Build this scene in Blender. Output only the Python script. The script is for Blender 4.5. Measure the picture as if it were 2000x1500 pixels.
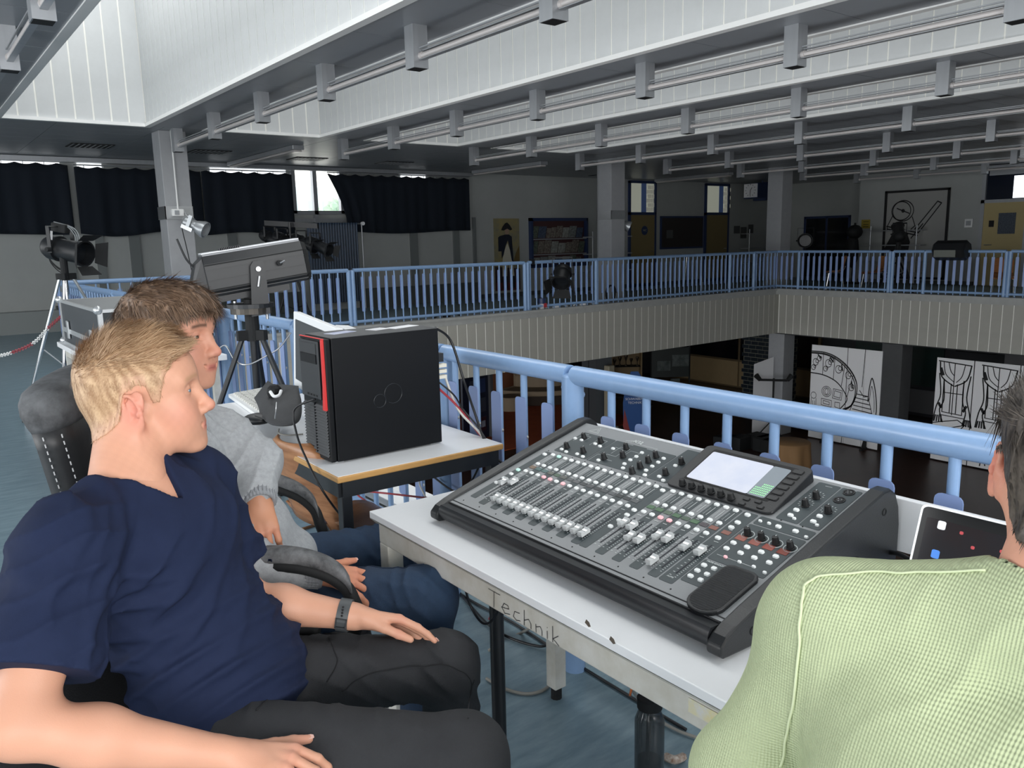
import bpy, bmesh, math, random
import numpy as np
from mathutils import Vector, Matrix
PI = math.pi
random.seed(7)
for o in list(bpy.data.objects):
    bpy.data.objects.remove(o)
scene = bpy.context.scene
COL = scene.collection

# ------------------------------------------------------------------ camera
CAMH = 1.45
FPX, YAW, PIT, ROL = 1571., .6505, -.178, -.0216
_cy, _sy, _cp, _sp, _cr, _sr = math.cos(YAW), math.sin(YAW), math.cos(PIT), math.sin(PIT), math.cos(ROL), math.sin(ROL)
F_ = np.array([_sy*_cp, _cy*_cp, _sp]); _r0 = np.array([_cy, -_sy, 0.]); _u0 = np.cross(_r0, F_)
R_ = _cr*_r0+_sr*_u0; U_ = -_sr*_r0+_cr*_u0
C0 = np.array([0, 0, CAMH])
cam = bpy.data.cameras.new('camera'); cam.sensor_width = 36; cam.lens = FPX/2000*36; cam.clip_start = .05; cam.clip_end = 200
camo = bpy.data.objects.new('camera', cam); COL.objects.link(camo); scene.camera = camo
camo.matrix_world = Matrix(((R_[0], U_[0], -F_[0], 0), (R_[1], U_[1], -F_[1], 0), (R_[2], U_[2], -F_[2], CAMH), (0, 0, 0, 1)))

# ------------------------------------------------------------------ world, daylight, exposure
scene.view_settings.view_transform = 'Standard'
scene.view_settings.look = 'None'
scene.view_settings.exposure = 0.18
scene.view_settings.gamma = 1
scene.view_settings.use_curve_mapping = False
w = bpy.data.worlds.new('sky'); scene.world = w; w.use_nodes = True
bg = w.node_tree.nodes['Background']; bg.inputs[0].default_value = (.95, .98, 1, 1); bg.inputs[1].default_value = 2.3

def area_light(name, loc, sx, sy, power, rot=(0, 0, 0), color=(1, 1, 1)):
    l = bpy.data.lights.new(name, 'AREA'); l.shape = 'RECTANGLE'; l.size = sx; l.size_y = sy; l.energy = power; l.color = color
    o = bpy.data.objects.new(name, l); o.location = loc; o.rotation_euler = rot; COL.objects.link(o); return o
# daylight entering through the four roof lights
SKY = [(1.28, 2.98), (3.77, 5.48), (6.28, 8.0), (8.78, 10.5)]
SKP = [165, 98, 62, 48]
for (a, b), pw in zip(SKY, SKP):
    area_light('roof_daylight', ((a+b)/2, 5.4, 5.2), b-a-.1, 12.6, pw, color=(1, 1, .99))
# daylight from the window band behind and beside the photographer
area_light('window_daylight', (-4.2, 4.0, 2.0), 11, 1.7, 380, (0, math.radians(-90), 0), (.98, .99, 1))
area_light('window_daylight', (-.5, -3.4, 2.0), 6, 1.7, 220, (math.radians(80), 0, 0), (1, .99, .98))

# ------------------------------------------------------------------ pixel helpers: a ray met with a plane
def _ray(x, y): return F_+R_*(x-1000)/FPX-U_*(y-750)/FPX
def X(x, y, v): d = _ray(x, y); return C0+d*(v/d[0])
def Y(x, y, v): d = _ray(x, y); return C0+d*(v/d[1])
def Z(x, y, v): d = _ray(x, y); return C0+d*((v-CAMH)/d[2])
def P(x, y, k): return C0+_ray(x, y)*k

# ------------------------------------------------------------------ materials
def lin(c):
    if isinstance(c, str): c = [int(c[i:i+2], 16)/255 for i in (0, 2, 4)]
    return tuple((v/12.92 if v <= .04045 else ((v+.055)/1.055)**2.4) for v in c)
_M = {}
def mat(name, c, rough=.6, metal=0., var=0., vs=8., bump=0., bs=60., c2=None, stretch=None, emit=None, trans=0., spec=.5, coat=0., wave=None, attr=False, alpha=1., sheen=0.):
    if name in _M: return _M[name]
    m = bpy.data.materials.new(name); m.use_nodes = True; nt = m.node_tree; N = nt.nodes; L = nt.links
    b = N['Principled BSDF']; col = (*lin(c), 1)
    b.inputs['Base Color'].default_value = col; b.inputs['Roughness'].default_value = rough
    b.inputs['Metallic'].default_value = metal; b.inputs['Specular IOR Level'].default_value = spec
    b.inputs['Coat Weight'].default_value = coat; b.inputs['Transmission Weight'].default_value = trans
    b.inputs['Alpha'].default_value = alpha; b.inputs['Sheen Weight'].default_value = sheen
    src = None
    tc = N.new('ShaderNodeTexCoord'); mp = N.new('ShaderNodeMapping'); L.new(tc.outputs['Object'], mp.inputs[0])
    if stretch: mp.inputs['Scale'].default_value = stretch
    if attr:
        at = N.new('ShaderNodeAttribute'); at.attribute_name = 'Col'; src = at.outputs['Color']
    if var or c2:
        nz = N.new('ShaderNodeTexNoise'); nz.inputs['Scale'].default_value = vs; nz.inputs['Detail'].default_value = 5
        nz.inputs['Roughness'].default_value = .65
        L.new(mp.outputs[0], nz.inputs['Vector'])
        rp = N.new('ShaderNodeValToRGB'); L.new(nz.outputs[0], rp.inputs[0])
        rp.color_ramp.elements[0].position = .33; rp.color_ramp.elements[1].position = .67
        if c2:
            rp.color_ramp.elements[0].color = col; rp.color_ramp.elements[1].color = (*lin(c2), 1)
            L.new(rp.outputs[0], b.inputs['Base Color'])
        else:
            rp.color_ramp.elements[0].color = (1-var,)*3+(1,); rp.color_ramp.elements[1].color = (1+var*.5,)*3+(1,)
            mx = N.new('ShaderNodeMix'); mx.data_type = 'RGBA'; mx.blend_type = 'MULTIPLY'; mx.inputs[0].default_value = 1
            if src: L.new(src, mx.inputs[6])
            else: mx.inputs[6].default_value = col
            L.new(rp.outputs[0], mx.inputs[7]); L.new(mx.outputs[2], b.inputs['Base Color'])
    elif src: L.new(src, b.inputs['Base Color'])
    if bump or wave:
        bp = N.new('ShaderNodeBump'); bp.inputs['Strength'].default_value = bump or .4; bp.inputs['Distance'].default_value = .004
        if wave:
            wv = N.new('ShaderNodeTexWave'); wv.inputs['Scale'].default_value = wave[0]; wv.bands_direction = wave[1]
            wv.inputs['Distortion'].default_value = wave[2]
            L.new(tc.outputs['Object'], wv.inputs['Vector']); L.new(wv.outputs[1], bp.inputs['Height'])
        else:
            nb = N.new('ShaderNodeTexNoise'); nb.inputs['Scale'].default_value = bs; nb.inputs['Detail'].default_value = 4
            L.new(mp.outputs[0], nb.inputs['Vector']); L.new(nb.outputs[0], bp.inputs['Height'])
        L.new(bp.outputs[0], b.inputs['Normal'])
    if emit:
        b.inputs['Emission Color'].default_value = (*lin(emit[0]), 1); b.inputs['Emission Strength'].default_value = emit[1]
    _M[name] = m; return m

# ------------------------------------------------------------------ mesh building
class MB:
    def __init__(s): s.v = []; s.f = []; s.mi = []; s.cur = 0
    def add(s, vs, fs):
        n = len(s.v); s.v += [tuple(map(float, p)) for p in vs]; s.f += [tuple(n+i for i in f) for f in fs]; s.mi += [s.cur]*len(fs); return s
    def box(s, lo, hi):
        (a, b, c), (d, e, f) = lo, hi
        return s.add([(a, b, c), (d, b, c), (d, e, c), (a, e, c), (a, b, f), (d, b, f), (d, e, f), (a, e, f)],
                     [(0, 3, 2, 1), (4, 5, 6, 7), (0, 1, 5, 4), (1, 2, 6, 5), (2, 3, 7, 6), (3, 0, 4, 7)])
    def cbox(s, c, d): return s.box([c[i]-d[i]/2 for i in range(3)], [c[i]+d[i]/2 for i in range(3)])
    def obox(s, c, ax, d):      # oriented box: ax = three unit vectors
        c = np.array(c, float); ax = [np.array(a, float) for a in ax]; vs = []
        for k in (-1, 1):
            for i, j in ((-1, -1), (1, -1), (1, 1), (-1, 1)):
                vs.append(c+ax[0]*i*d[0]/2+ax[1]*j*d[1]/2+ax[2]*k*d[2]/2)
        return s.add(vs, [(0, 3, 2, 1), (4, 5, 6, 7), (0, 1, 5, 4), (1, 2, 6, 5), (2, 3, 7, 6), (3, 0, 4, 7)])
    def tube(s, pts, r, n=10, cap=True):
        pts = [np.array(p, float) for p in pts]; m = len(pts); rs = r if isinstance(r, (list, tuple)) else [r]*m
        t0 = pts[1]-pts[0]; t0 /= np.linalg.norm(t0)
        a = np.cross(t0, (0, 0, 1.)); a = a if np.linalg.norm(a) > .05 else np.cross(t0, (1., 0, 0)); a /= np.linalg.norm(a)
        vs = []
        for i, p in enumerate(pts):
            t = (pts[min(i+1, m-1)]-pts[max(i-1, 0)]); t /= (np.linalg.norm(t)+1e-9)
            a = a-t*(a@t); a /= (np.linalg.norm(a)+1e-9); b = np.cross(t, a)
            for k in range(n):
                th = 2*PI*k/n; vs.append(p+rs[i]*(a*math.cos(th)+b*math.sin(th)))
        fs = [(i*n+k, i*n+(k+1) % n, (i+1)*n+(k+1) % n, (i+1)*n+k) for i in range(m-1) for k in range(n)]
        if cap: fs += [tuple(range(n))[::-1], tuple((m-1)*n+k for k in range(n))]
        return s.add(vs, fs)
    def cyl(s, a, b, r, n=12, r2=None): return s.tube([a, b], [r, r if r2 is None else r2], n)
    def lathe(s, o, axis, prof, n=20):   # prof: list of (distance along axis, radius)
        o = np.array(o, float); t = np.array(axis, float); t /= np.linalg.norm(t)
        a = np.cross(t, (0, 0, 1.)); a = a if np.linalg.norm(a) > .05 else np.cross(t, (1., 0, 0)); a /= np.linalg.norm(a); b = np.cross(t, a)
        vs = [o+t*h+r*(a*math.cos(2*PI*k/n)+b*math.sin(2*PI*k/n)) for h, r in prof for k in range(n)]
        m = len(prof)
        fs = [(i*n+k, i*n+(k+1) % n, (i+1)*n+(k+1) % n, (i+1)*n+k) for i in range(m-1) for k in range(n)]
        return s.add(vs, fs)
    def prism(s, poly, fn0, fn1):        # poly 2-D, fn0/fn1 map (u,v) -> xyz for the two caps
        n = len(poly); vs = [fn0(*p) for p in poly]+[fn1(*p) for p in poly]
        fs = [tuple(range(n))[::-1], tuple(range(n, 2*n))]+[(i, (i+1) % n, n+(i+1) % n, n+i) for i in range(n)]
        return s.add(vs, fs)
    def ball(s, c, r, n=10):
        r = r if isinstance(r, (tuple, list)) else (r, r, r); vs = []; m = n//2+1
        for i in range(m+1):
            ph = PI*i/m
            for k in range(n):
                th = 2*PI*k/n; vs.append((c[0]+r[0]*math.sin(ph)*math.cos(th), c[1]+r[1]*math.sin(ph)*math.sin(th), c[2]+r[2]*math.cos(ph)))
        return s.add(vs, [(i*n+k, i*n+(k+1) % n, (i+1)*n+(k+1) % n, (i+1)*n+k)[::-1] for i in range(m) for k in range(n)])
    def mesh(s, name, mats, smooth=False):
        me = bpy.data.meshes.new(name); me.from_pydata(s.v, [], s.f); me.update()
        for m in (mats if isinstance(mats, (list, tuple)) else [mats]): me.materials.append(m)
        if any(s.mi): me.polygons.foreach_set('material_index', s.mi)
        if smooth:
            me.polygons.foreach_set('use_smooth', [True]*len(me.polygons))
            if smooth != 'all': me.set_sharp_from_angle(angle=math.radians(40))
        return me
    def build(s, name, mats, parent=None, smooth=False, bevel=0., bseg=2):
        o = bpy.data.objects.new(name, s.mesh(name, mats, smooth)); COL.objects.link(o)
        if parent is not None: attach(o, parent)
        if bevel:
            md = o.modifiers.new('bevel', 'BEVEL'); md.width = bevel; md.segments = bseg; md.limit_method = 'ANGLE'; md.angle_limit = math.radians(40)
        return o
def attach(o, parent):
    o.parent = parent; o.matrix_parent_inverse = wm(parent).inverted()
def wm(o):
    m = o.matrix_basis.copy()
    return wm(o.parent) @ o.matrix_parent_inverse @ m if o.parent else m
def tag(o, label=None, cat=None, group=None, kind=None):
    for k, v in (('label', label), ('category', cat), ('group', group), ('kind', kind)):
        if v: o[k] = v
    return o
def thing(name, label, cat, loc=(0, 0, 0), group=None, kind=None):
    o = bpy.data.objects.new(name, None); COL.objects.link(o); o.location = [float(v) for v in loc]; o.empty_display_size = .1
    return tag(o, label, cat, group, kind)
def inst(name, me, loc, parent=None, rot=(0, 0, 0)):
    o = bpy.data.objects.new(name, me); o.location = [float(v) for v in loc]; o.rotation_euler = rot; COL.objects.link(o)
    if parent is not None: attach(o, parent)
    return o
def struct(mb, name, m, parent=None, **k):
    o = mb.build(name, m, parent, **k)
    if parent is None: o['kind'] = 'structure'
    return o
def rrect(w, h, r, n=4):       # rounded rectangle outline centred at 0
    out = []
    for cx, cy, a0 in ((w/2-r, h/2-r, 0), (-w/2+r, h/2-r, 90), (-w/2+r, -h/2+r, 180), (w/2-r, -h/2+r, 270)):
        for i in range(n+1):
            a = math.radians(a0+90*i/n); out.append((cx+r*math.cos(a), cy+r*math.sin(a)))
    return out
def spline(pts, n=8):          # Catmull-Rom
    pts = [np.array(p, float) for p in pts]; out = []
    for i in range(len(pts)-1):
        p0, p1, p2, p3 = pts[max(i-1, 0)], pts[i], pts[i+1], pts[min(i+2, len(pts)-1)]
        for j in range(n):
            t = j/n; out.append(.5*((2*p1)+(-p0+p2)*t+(2*p0-5*p1+4*p2-p3)*t*t+(-p0+3*p1-3*p2+p3)*t**3))
    out.append(pts[-1]); return out
def strokes(mb, fn, lines, w):  # flat ink strokes on a surface: fn(u,v)->xyz, lines of (u,v) points
    for ln in lines:
        for (a, b), (c, d) in zip(ln[:-1], ln[1:]):
            L = math.hypot(c-a, d-b) or 1e-6; nx, ny = -(d-b)/L*w/2, (c-a)/L*w/2; ex, ey = (c-a)/L*w*.3, (d-b)/L*w*.3
            mb.add([fn(a+nx-ex, b+ny-ey), fn(a-nx-ex, b-ny-ey), fn(c-nx+ex, d-ny+ey), fn(c+nx+ex, d+ny+ey)], [(0, 1, 2, 3)])
def text(body, size, m, mtx, parent=None, name='lettering', align='CENTER', extrude=0.0004, bold=0.):
    cu = bpy.data.curves.new(name, 'FONT'); cu.body = body; cu.size = size; cu.align_x = align; cu.align_y = 'CENTER'; cu.extrude = extrude; cu.offset = bold
    cu.materials.append(m)
    o0 = bpy.data.objects.new(name, cu); COL.objects.link(o0); me = bpy.data.meshes.new_from_object(o0); bpy.data.objects.remove(o0)
    o = bpy.data.objects.new(name, me); COL.objects.link(o); o.matrix_basis = mtx
    if parent is not None: o.parent = parent; o.matrix_parent_inverse = wm(parent).inverted()
    return o
def frame_mtx(o, xa, ya):
    xa = Vector(xa).normalized(); za = xa.cross(Vector(ya)).normalized(); ya = za.cross(xa)
    return Matrix(((xa.x, ya.x, za.x, o[0]), (xa.y, ya.y, za.y, o[1]), (xa.z, ya.z, za.z, o[2]), (0, 0, 0, 1)))
# ================================================================== SETTING
H = 3.05
LF = -3.6
m_panel = mat('white_perforated_panel', 'c9cccd', .55, var=.05, vs=3)
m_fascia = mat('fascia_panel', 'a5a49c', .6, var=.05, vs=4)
m_joint = mat('panel_joint', 'f0f0ea', .6)
m_dark = mat('near_black', '0b0c0e', .7)
m_ceil = mat('ceiling_plank', '8d9196', .38, metal=.0, var=.05, vs=2)
m_trimw = mat('white_trim', 'e6e7e6', .5)
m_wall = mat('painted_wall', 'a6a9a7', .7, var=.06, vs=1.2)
m_floor = mat('blue_linoleum', '8399a3', .34, c2='687f8a', vs=5, stretch=(1, 4, 1), bump=.04, bs=30)
_nt = m_floor.node_tree
# linoleum: fine marbled streaks
m_kerb = mat('kerb_grey', 'a3a5a3', .6, var=.1, vs=6)
m_blue = mat('blue_rail_paint', '86a5cc', .32, var=.04, vs=30, coat=.15)
m_blueplate = mat('blue_plate_paint', '8a9fcd', .35, coat=.15)
m_steel = mat('zinc_steel', 'c8cacc', .3, metal=.9)
m_col = mat('column_grey', '9a9c9f', .6, var=.05)
m_dkblue = mat('dark_blue_frame', '26365a', .4)
m_lowfloor = mat('brown_tile', '4a342b', .35, c2='3c2a24', vs=1.5)
m_orange = mat('orange_carpet', 'b4532c', .9, var=.12, vs=3)
m_lowwall = mat('lower_wall', '2c2d31', .7)
m_beige = mat('beige_panel', 'a8916c', .6, var=.05)
m_cream = mat('cream_door', 'b9a878', .55)
m_glassdk = mat('dark_glass', '10151b', .12)

# gallery floor (around the void) and its linoleum
mb = MB(); mb.box((-4.4, -3.6, -.25), (1.78, 16.7, 0)); mb.box((1.78, 11.85, -.25), (26, 16.7, 0)); mb.box((17.18, -3.6, -.25), (26, 11.85, 0))
struct(mb, 'floor', m_floor)
mb = MB(); mb.box((1.75, -3.6, LF-.1), (26, 21.6, LF)); struct(mb, 'floor_lower', m_lowfloor)
mb = MB(); mb.box((9.5, 15.2, LF), (16.2, 21.3, LF+.012)); tag(mb.build('carpet', m_orange), 'orange carpet on the lower hall floor under the round seats', 'carpet')
# kerb (coping) at the edge of the floor
mb = MB(); mb.box((1.78, -3.6, 0), (2.05, 11.66, .14)); struct(mb, 'kerb', m_kerb)
mb = MB(); mb.box((1.78, 11.66, .0), (16.98, 11.9, .14)); mb.box((2.05, 11.63, .1), (16.98, 11.66, .14)); struct(mb, 'kerb', m_kerb)
mb = MB(); mb.box((16.98, 2.0, .0), (17.25, 11.9, .14)); struct(mb, 'kerb', m_kerb)

# fascia boards below the kerb
pw = .2
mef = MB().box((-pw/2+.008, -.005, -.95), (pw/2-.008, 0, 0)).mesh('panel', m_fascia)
mb = MB(); mb.box((1.6, 11.66, -.95), (17.1, 11.9, .0)); fa = struct(mb, 'wall_fascia_left', m_joint)
for i in range(77): inst('panel', mef, (1.7+pw*(i+.5), 11.66, .04-.04), fa)
mef2 = MB().box((-.005, -pw/2+.008, -.95), (0, pw/2-.008, 0)).mesh('panel', m_fascia)
mb = MB(); mb.box((17.1, 2.0, -.95), (17.3, 11.9, 0)); fb = struct(mb, 'wall_fascia_right', m_joint)
for i in range(48): inst('panel', mef2, (17.1, 11.64-pw*(i+.5), 0), fb)
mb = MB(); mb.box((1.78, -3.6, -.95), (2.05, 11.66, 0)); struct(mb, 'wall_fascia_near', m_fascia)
# underside of the gallery seen from nowhere but closes the volume
mb = MB(); mb.box((1.6, 11.9, -1.0), (26, 21.6, -.94)); mb.box((17.3, -3.6, -1.0), (26, 11.9, -.94)); struct(mb, 'ceiling_lower', m_lowwall)

# ceiling: planks in strips between the roof lights
CY0, CY1 = -3.6, 11.9
def ceiling_strip(x0, x1, y0, y1, nx, ny, name='ceiling'):
    mb = MB(); mb.box((x0, y0, H+.012), (x1, y1, H+.028)); c = struct(mb, name, m_ceil)
    sx, sy = (x1-x0)/nx, (y1-y0)/ny
    me = MB().box((-sx/2+.004, -sy/2+.004, 0), (sx/2-.004, sy/2-.004, .012)).mesh('plank', m_ceil)
    for i in range(nx):
        for j in range(ny): inst('plank', me, (x0+sx*(i+.5), y0+sy*(j+.5), H), c)
ceiling_strip(-4.4, 1.28, CY0, CY1, 5, 26)
for a, b in ((2.98, 3.77), (5.48, 6.28), (8.0, 8.78)): ceiling_strip(a, b, CY0, CY1, 1, 13)
ceiling_strip(10.5, 26, CY0, CY1, 6, 48)
ceiling_strip(-4.4, 26, CY1, 16.7, 24, 10)
# light shafts: white boards, one board = one object on the side one sees
ZT = 5.3
bw = .21
n_s = 61
me_s = MB().box((-.006, -bw/2+.009, 0), (0, bw/2-.009, ZT-H-.03)).mesh('board', m_panel)
me_e = MB().box((-bw/2+.009, -.006, 0), (bw/2-.009, 0, ZT-H-.03)).mesh('board', m_panel)
for a, b in SKY:
    mb = MB(); mb.box((b, CY0, H+.03), (b+.06, CY1+.06, ZT)); s = struct(mb, 'wall_shaft_right', m_joint)
    for i in range(n_s): inst('board', me_s, (b, CY1-bw*(i+.5)-.01, H+.03), s)
    mb = MB(); mb.box((a, CY1, H+.03), (b, CY1+.06, ZT)); s = struct(mb, 'wall_shaft_end', m_joint)
    for i in range(8): inst('board', me_e, (a+(b-a)*(i+.5)/8, CY1, H+.03), s)
    mb = MB(); mb.box((a-.06, CY0, H+.03), (a, CY1+.06, ZT)); struct(mb, 'wall_shaft_left', m_panel)
    mb = MB(); mb.box((a, -2.0, H+.03), (b, -1.9, ZT)); struct(mb, 'wall_shaft_near', m_panel)
    mb = MB()
    mb.box((b-.03, CY0, H-.012), (b+.05, CY1, H+.03)); mb.box((a-.05, CY0, H-.012), (a+.03, CY1, H+.03)); mb.box((a-.05, CY1-.03, H-.012), (b+.05, CY1+.05, H+.03))
    struct(mb, 'trim_roof_light', m_trimw)
    mb = MB(); mb.box((a, CY0, ZT), (b, CY1, ZT+.05)); struct(mb, 'ceiling_roof_light', mat('opal_glass', 'f4f6f7', .4))

# suspended tube lights
m_alu = mat('brushed_aluminium', 'a9acb0', .38, metal=.55, var=.06, vs=20, stretch=(1, 1, .1))
m_tube = mat('frosted_tube', 'c9c4c2', .3, metal=.15)
me_h = MB().box((-.063, -.063, -.31), (.063, .063, 0)).mesh('hanger', m_alu)
me_hc = MB().box((-.056, -.056, -.313), (.056, .056, -.309)).mesh('end_cap', m_dark)
DY = 1.605
_mb = MB(); _mb.cyl((0, -DY+.09, -.225), (0, -.09, -.225), .021, 12); _mb.cyl((0, -DY+.055, -.225), (0, -DY+.09, -.225), .028, 12); _mb.cyl((0, -.09, -.225), (0, -.055, -.225), .028, 12)
me_t = _mb.mesh('tube', m_tube, True)
_mb = MB(); _mb.box((-.02, -DY+.07, -.175), (-.008, -.07, -.165)); _mb.box((.006, -DY+.07, -.19), (.03, -.07, -.18)); _mb.box((-.022, -DY+.07, -.256), (.022, -.07, -.25))
me_c = _mb.mesh('channel', m_alu)
rownames = ['row of tube lamps in the upper left corner, left of the first roof light', 'row of tube lamps ending beside the grey pillar, under the first beam',
  'second row of tube lamps right of the grey pillar', 'third row of tube lamps from the grey pillar', 'fourth row of tube lamps from the grey pillar', 'fifth row of tube lamps, on the closed ceiling',
  'sixth row of tube lamps, on the closed ceiling', 'seventh row of tube lamps, before the far wall', 'farthest row of tube lamps, nearest the framed drawing']
for k in range(9):
    x = .88+2.5*k
    t = thing('tube_lamp_row', rownames[k], 'ceiling lamp', (x, 11.97, H), 'rows of tube lamps under the ceiling')
    for j in range(9 if k < 4 else 7):
        y = 11.97-DY*j
        h = inst('hanger', me_h, (x, y, H), t); inst('end_cap', me_hc, (x, y, H), h)
        if j < (8 if k < 4 else 6): inst('tube', me_t, (x, y, H), t); inst('channel', me_c, (x, y, H), t)
# surface battens over the far gangway
for i, (p, q) in enumerate((((448, 326), (580, 291)), ((925, 339), (1066, 321)), ((1262, 360), (1400, 340)), ((1570, 366), (1680, 351)))):
    a, b = Z(*p, 2.98), Z(*q, 2.98); x = (a[0]+b[0])/2
    y0, y1 = min(a[1], b[1]), min(max(a[1], b[1]), 16.2)
    t = thing('batten_lamp', ['dull grey batten lamp on the ceiling above the bare window', 'dull grey batten lamp on the ceiling before the bookcase wall', 'dull grey batten lamp above the pinboard', 'dull grey batten lamp right of the dark pillar'][i], 'ceiling lamp', (x, y0, 3.05))
    MB().box((x-.1, y0, 2.97), (x+.1, y1, 3.046)).build('housing', m_alu, t, bevel=.01)
    MB().box((x-.07, y0+.03, 2.94), (x+.07, y1-.03, 2.97)).build('diffuser', m_tube, t, bevel=.01)
# air grilles in the ceiling
vl = ['dark slotted air grille in the ceiling left of the grey pillar', 'dark slotted air grille in the ceiling just right of the grey pillar', 'dark slotted air grille in the ceiling above the bare window', 'dark slotted air grille in the ceiling above the right curtain', 'dark slotted air grille in the ceiling near the far pillar']
for i, p in enumerate(((176, 284), (408, 296), (600, 310), (770, 318), (1180, 342))):
    c = Z(*p, 3.05)
    t = thing('air_grille', vl[i], 'vent', (c[0], c[1], H))
    MB().cbox((c[0], c[1], H-.006), (.62, .55, .012)).build('frame', m_dark, t)
    for j in range(8): MB().cbox((c[0]-.27+.077*j, c[1], H-.012), (.02, .5, .008)).build('slat', m_ceil, t)

# --- curtain wall (left, y = 16.6)
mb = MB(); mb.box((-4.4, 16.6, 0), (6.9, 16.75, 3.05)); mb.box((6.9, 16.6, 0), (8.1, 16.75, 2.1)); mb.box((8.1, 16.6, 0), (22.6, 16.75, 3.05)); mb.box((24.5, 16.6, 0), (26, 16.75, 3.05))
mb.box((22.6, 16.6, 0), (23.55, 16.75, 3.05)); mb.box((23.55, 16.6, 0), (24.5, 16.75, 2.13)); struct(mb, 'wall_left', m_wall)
mb = MB()
for x0, x1 in ((2.55, 2.7), (3.06, 3.2), (3.64, 3.82), (5.49, 5.66), (9.72, 9.91), (10.92, 11.08), (11.5, 11.58)): mb.box((x0, 16.54, .38), (x1, 16.6, 2.0))
struct(mb, 'trim_1', mat('grey_strip', '6f7474', .6))
mb = MB(); mb.box((-4.4, 16.3, 0), (2.3, 16.6, .38)); struct(mb, 'baseboard_left', mat('grey_box', '8b908f', .6))
mb = MB(); mb.box((2.3, 16.52, 0), (7.0, 16.6, .44)); mb.box((8.35, 16.35, 0), (11.5, 16.6, .42)); mb.box((11.6, 16.55, 0), (22.6, 16.6, .1)); struct(mb, 'baseboard_far', mat('dark_skirting', '4d524f', .7))
mb = MB(); mb.box((-4.4, 16.36, 2.96), (11.4, 16.5, 3.04)); struct(mb, 'trim_2', m_alu)
# windows: lit band above the curtains and the bare window
m_sky = mat('bright_outdoors', 'f6f9fb', .8, emit=('f4f8fb', 1.6))
for n, (x0, x1) in enumerate(((-3.5, 2.62), (2.9, 3.3), (5.25, 6.8), (9.55, 10.2))):
    MBx = MB(); MBx.box((x0, 16.57, 2.86), (x1, 16.59, 2.96)); o = MBx.build('window_%d' % (n+3), m_sky); o['kind'] = 'structure'
mb = MB()
for x in (6.88, 7.36, 7.98): mb.box((x, 16.5, 2.08), (x+.09, 16.62, 3.02))
mb.box((6.88, 16.5, 2.06), (8.07, 16.62, 2.14)); mb.box((6.88, 16.5, 2.98), (8.07, 16.62, 3.05)); mb.box((7.36, 16.5, .4), (7.45, 16.62, 2.1)); mb.box((6.9, 16.52, 1.9), (8.1, 16.62, 1.98))
wn = struct(mb, 'window_1', m_alu)
m_pane = mat('window_glass', 'ffffff', .02, trans=1., alpha=.12)
MB().box((6.97, 16.56, 2.14), (7.36, 16.565, 2.98)).build('pane', m_pane, wn); MB().box((7.45, 16.56, 2.14), (7.98, 16.565, 2.98)).build('pane', m_pane, wn)
# building and tree outside that window
bl = thing('building', 'pale building across the yard seen through the bare window', 'building', (6, 30, -4))
MB().box((2, 30, -4), (30, 34, 4.6)).build('wall', mat('outside_wall', 'e9e6df', .8, emit=('e9e6df', 1.0)), bl)
for i in range(7): MB().box((10.5+1.3*i, 29.95, 2.4), (11.5+1.3*i, 30.0, 3.6)).build('window', mat('outside_glass', '9db0b2', .2, emit=('9db0b2', .7)), bl)
mb = MB()
for i in range(260):
    c = (random.gauss(13.2, .5), random.gauss(27, .4), random.gauss(2.2, .45)); mb.ball(c, .09+.05*random.random(), 5)
mb.cyl((13.2, 27, -4), (13.2, 27, 2.2), .15, 8)
tr = mb.build('tree', mat('outside_leaves', '6f8f70', .8, c2='9fb79c', vs=3, emit=('7f9a80', .6))); tag(tr, 'green tree seen through the bare window', 'tree')

# --- right wall (x = 22.5)
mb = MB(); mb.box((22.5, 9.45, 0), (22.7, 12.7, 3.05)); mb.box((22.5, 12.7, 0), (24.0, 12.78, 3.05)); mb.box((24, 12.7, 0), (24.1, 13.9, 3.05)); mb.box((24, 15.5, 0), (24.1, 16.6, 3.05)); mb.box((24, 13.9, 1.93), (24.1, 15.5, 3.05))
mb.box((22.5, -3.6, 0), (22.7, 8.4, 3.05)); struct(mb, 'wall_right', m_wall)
mb = MB(); mb.box((22.44, 9.5, 0), (22.5, 12.7, .1)); struct(mb, 'baseboard_right', mat('dark_skirting', '4d524f'))
mb = MB(); mb.box((26, -3.6, 0), (26.1, 16.7, 3.05)); struct(mb, 'wall_far', mat('corridor_dark', '2a323c', .6))
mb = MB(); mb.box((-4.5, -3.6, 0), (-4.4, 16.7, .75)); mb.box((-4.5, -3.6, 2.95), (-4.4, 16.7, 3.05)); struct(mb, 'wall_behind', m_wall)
mb = MB(); mb.box((-4.4, -3.7, 0), (26, -3.6, .75)); mb.box((-4.4, -3.7, 2.95), (26, -3.6, 3.05)); mb.box((4, -3.7, -3.6), (26, -3.6, 3.05)); struct(mb, 'wall_back', m_wall)

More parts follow.
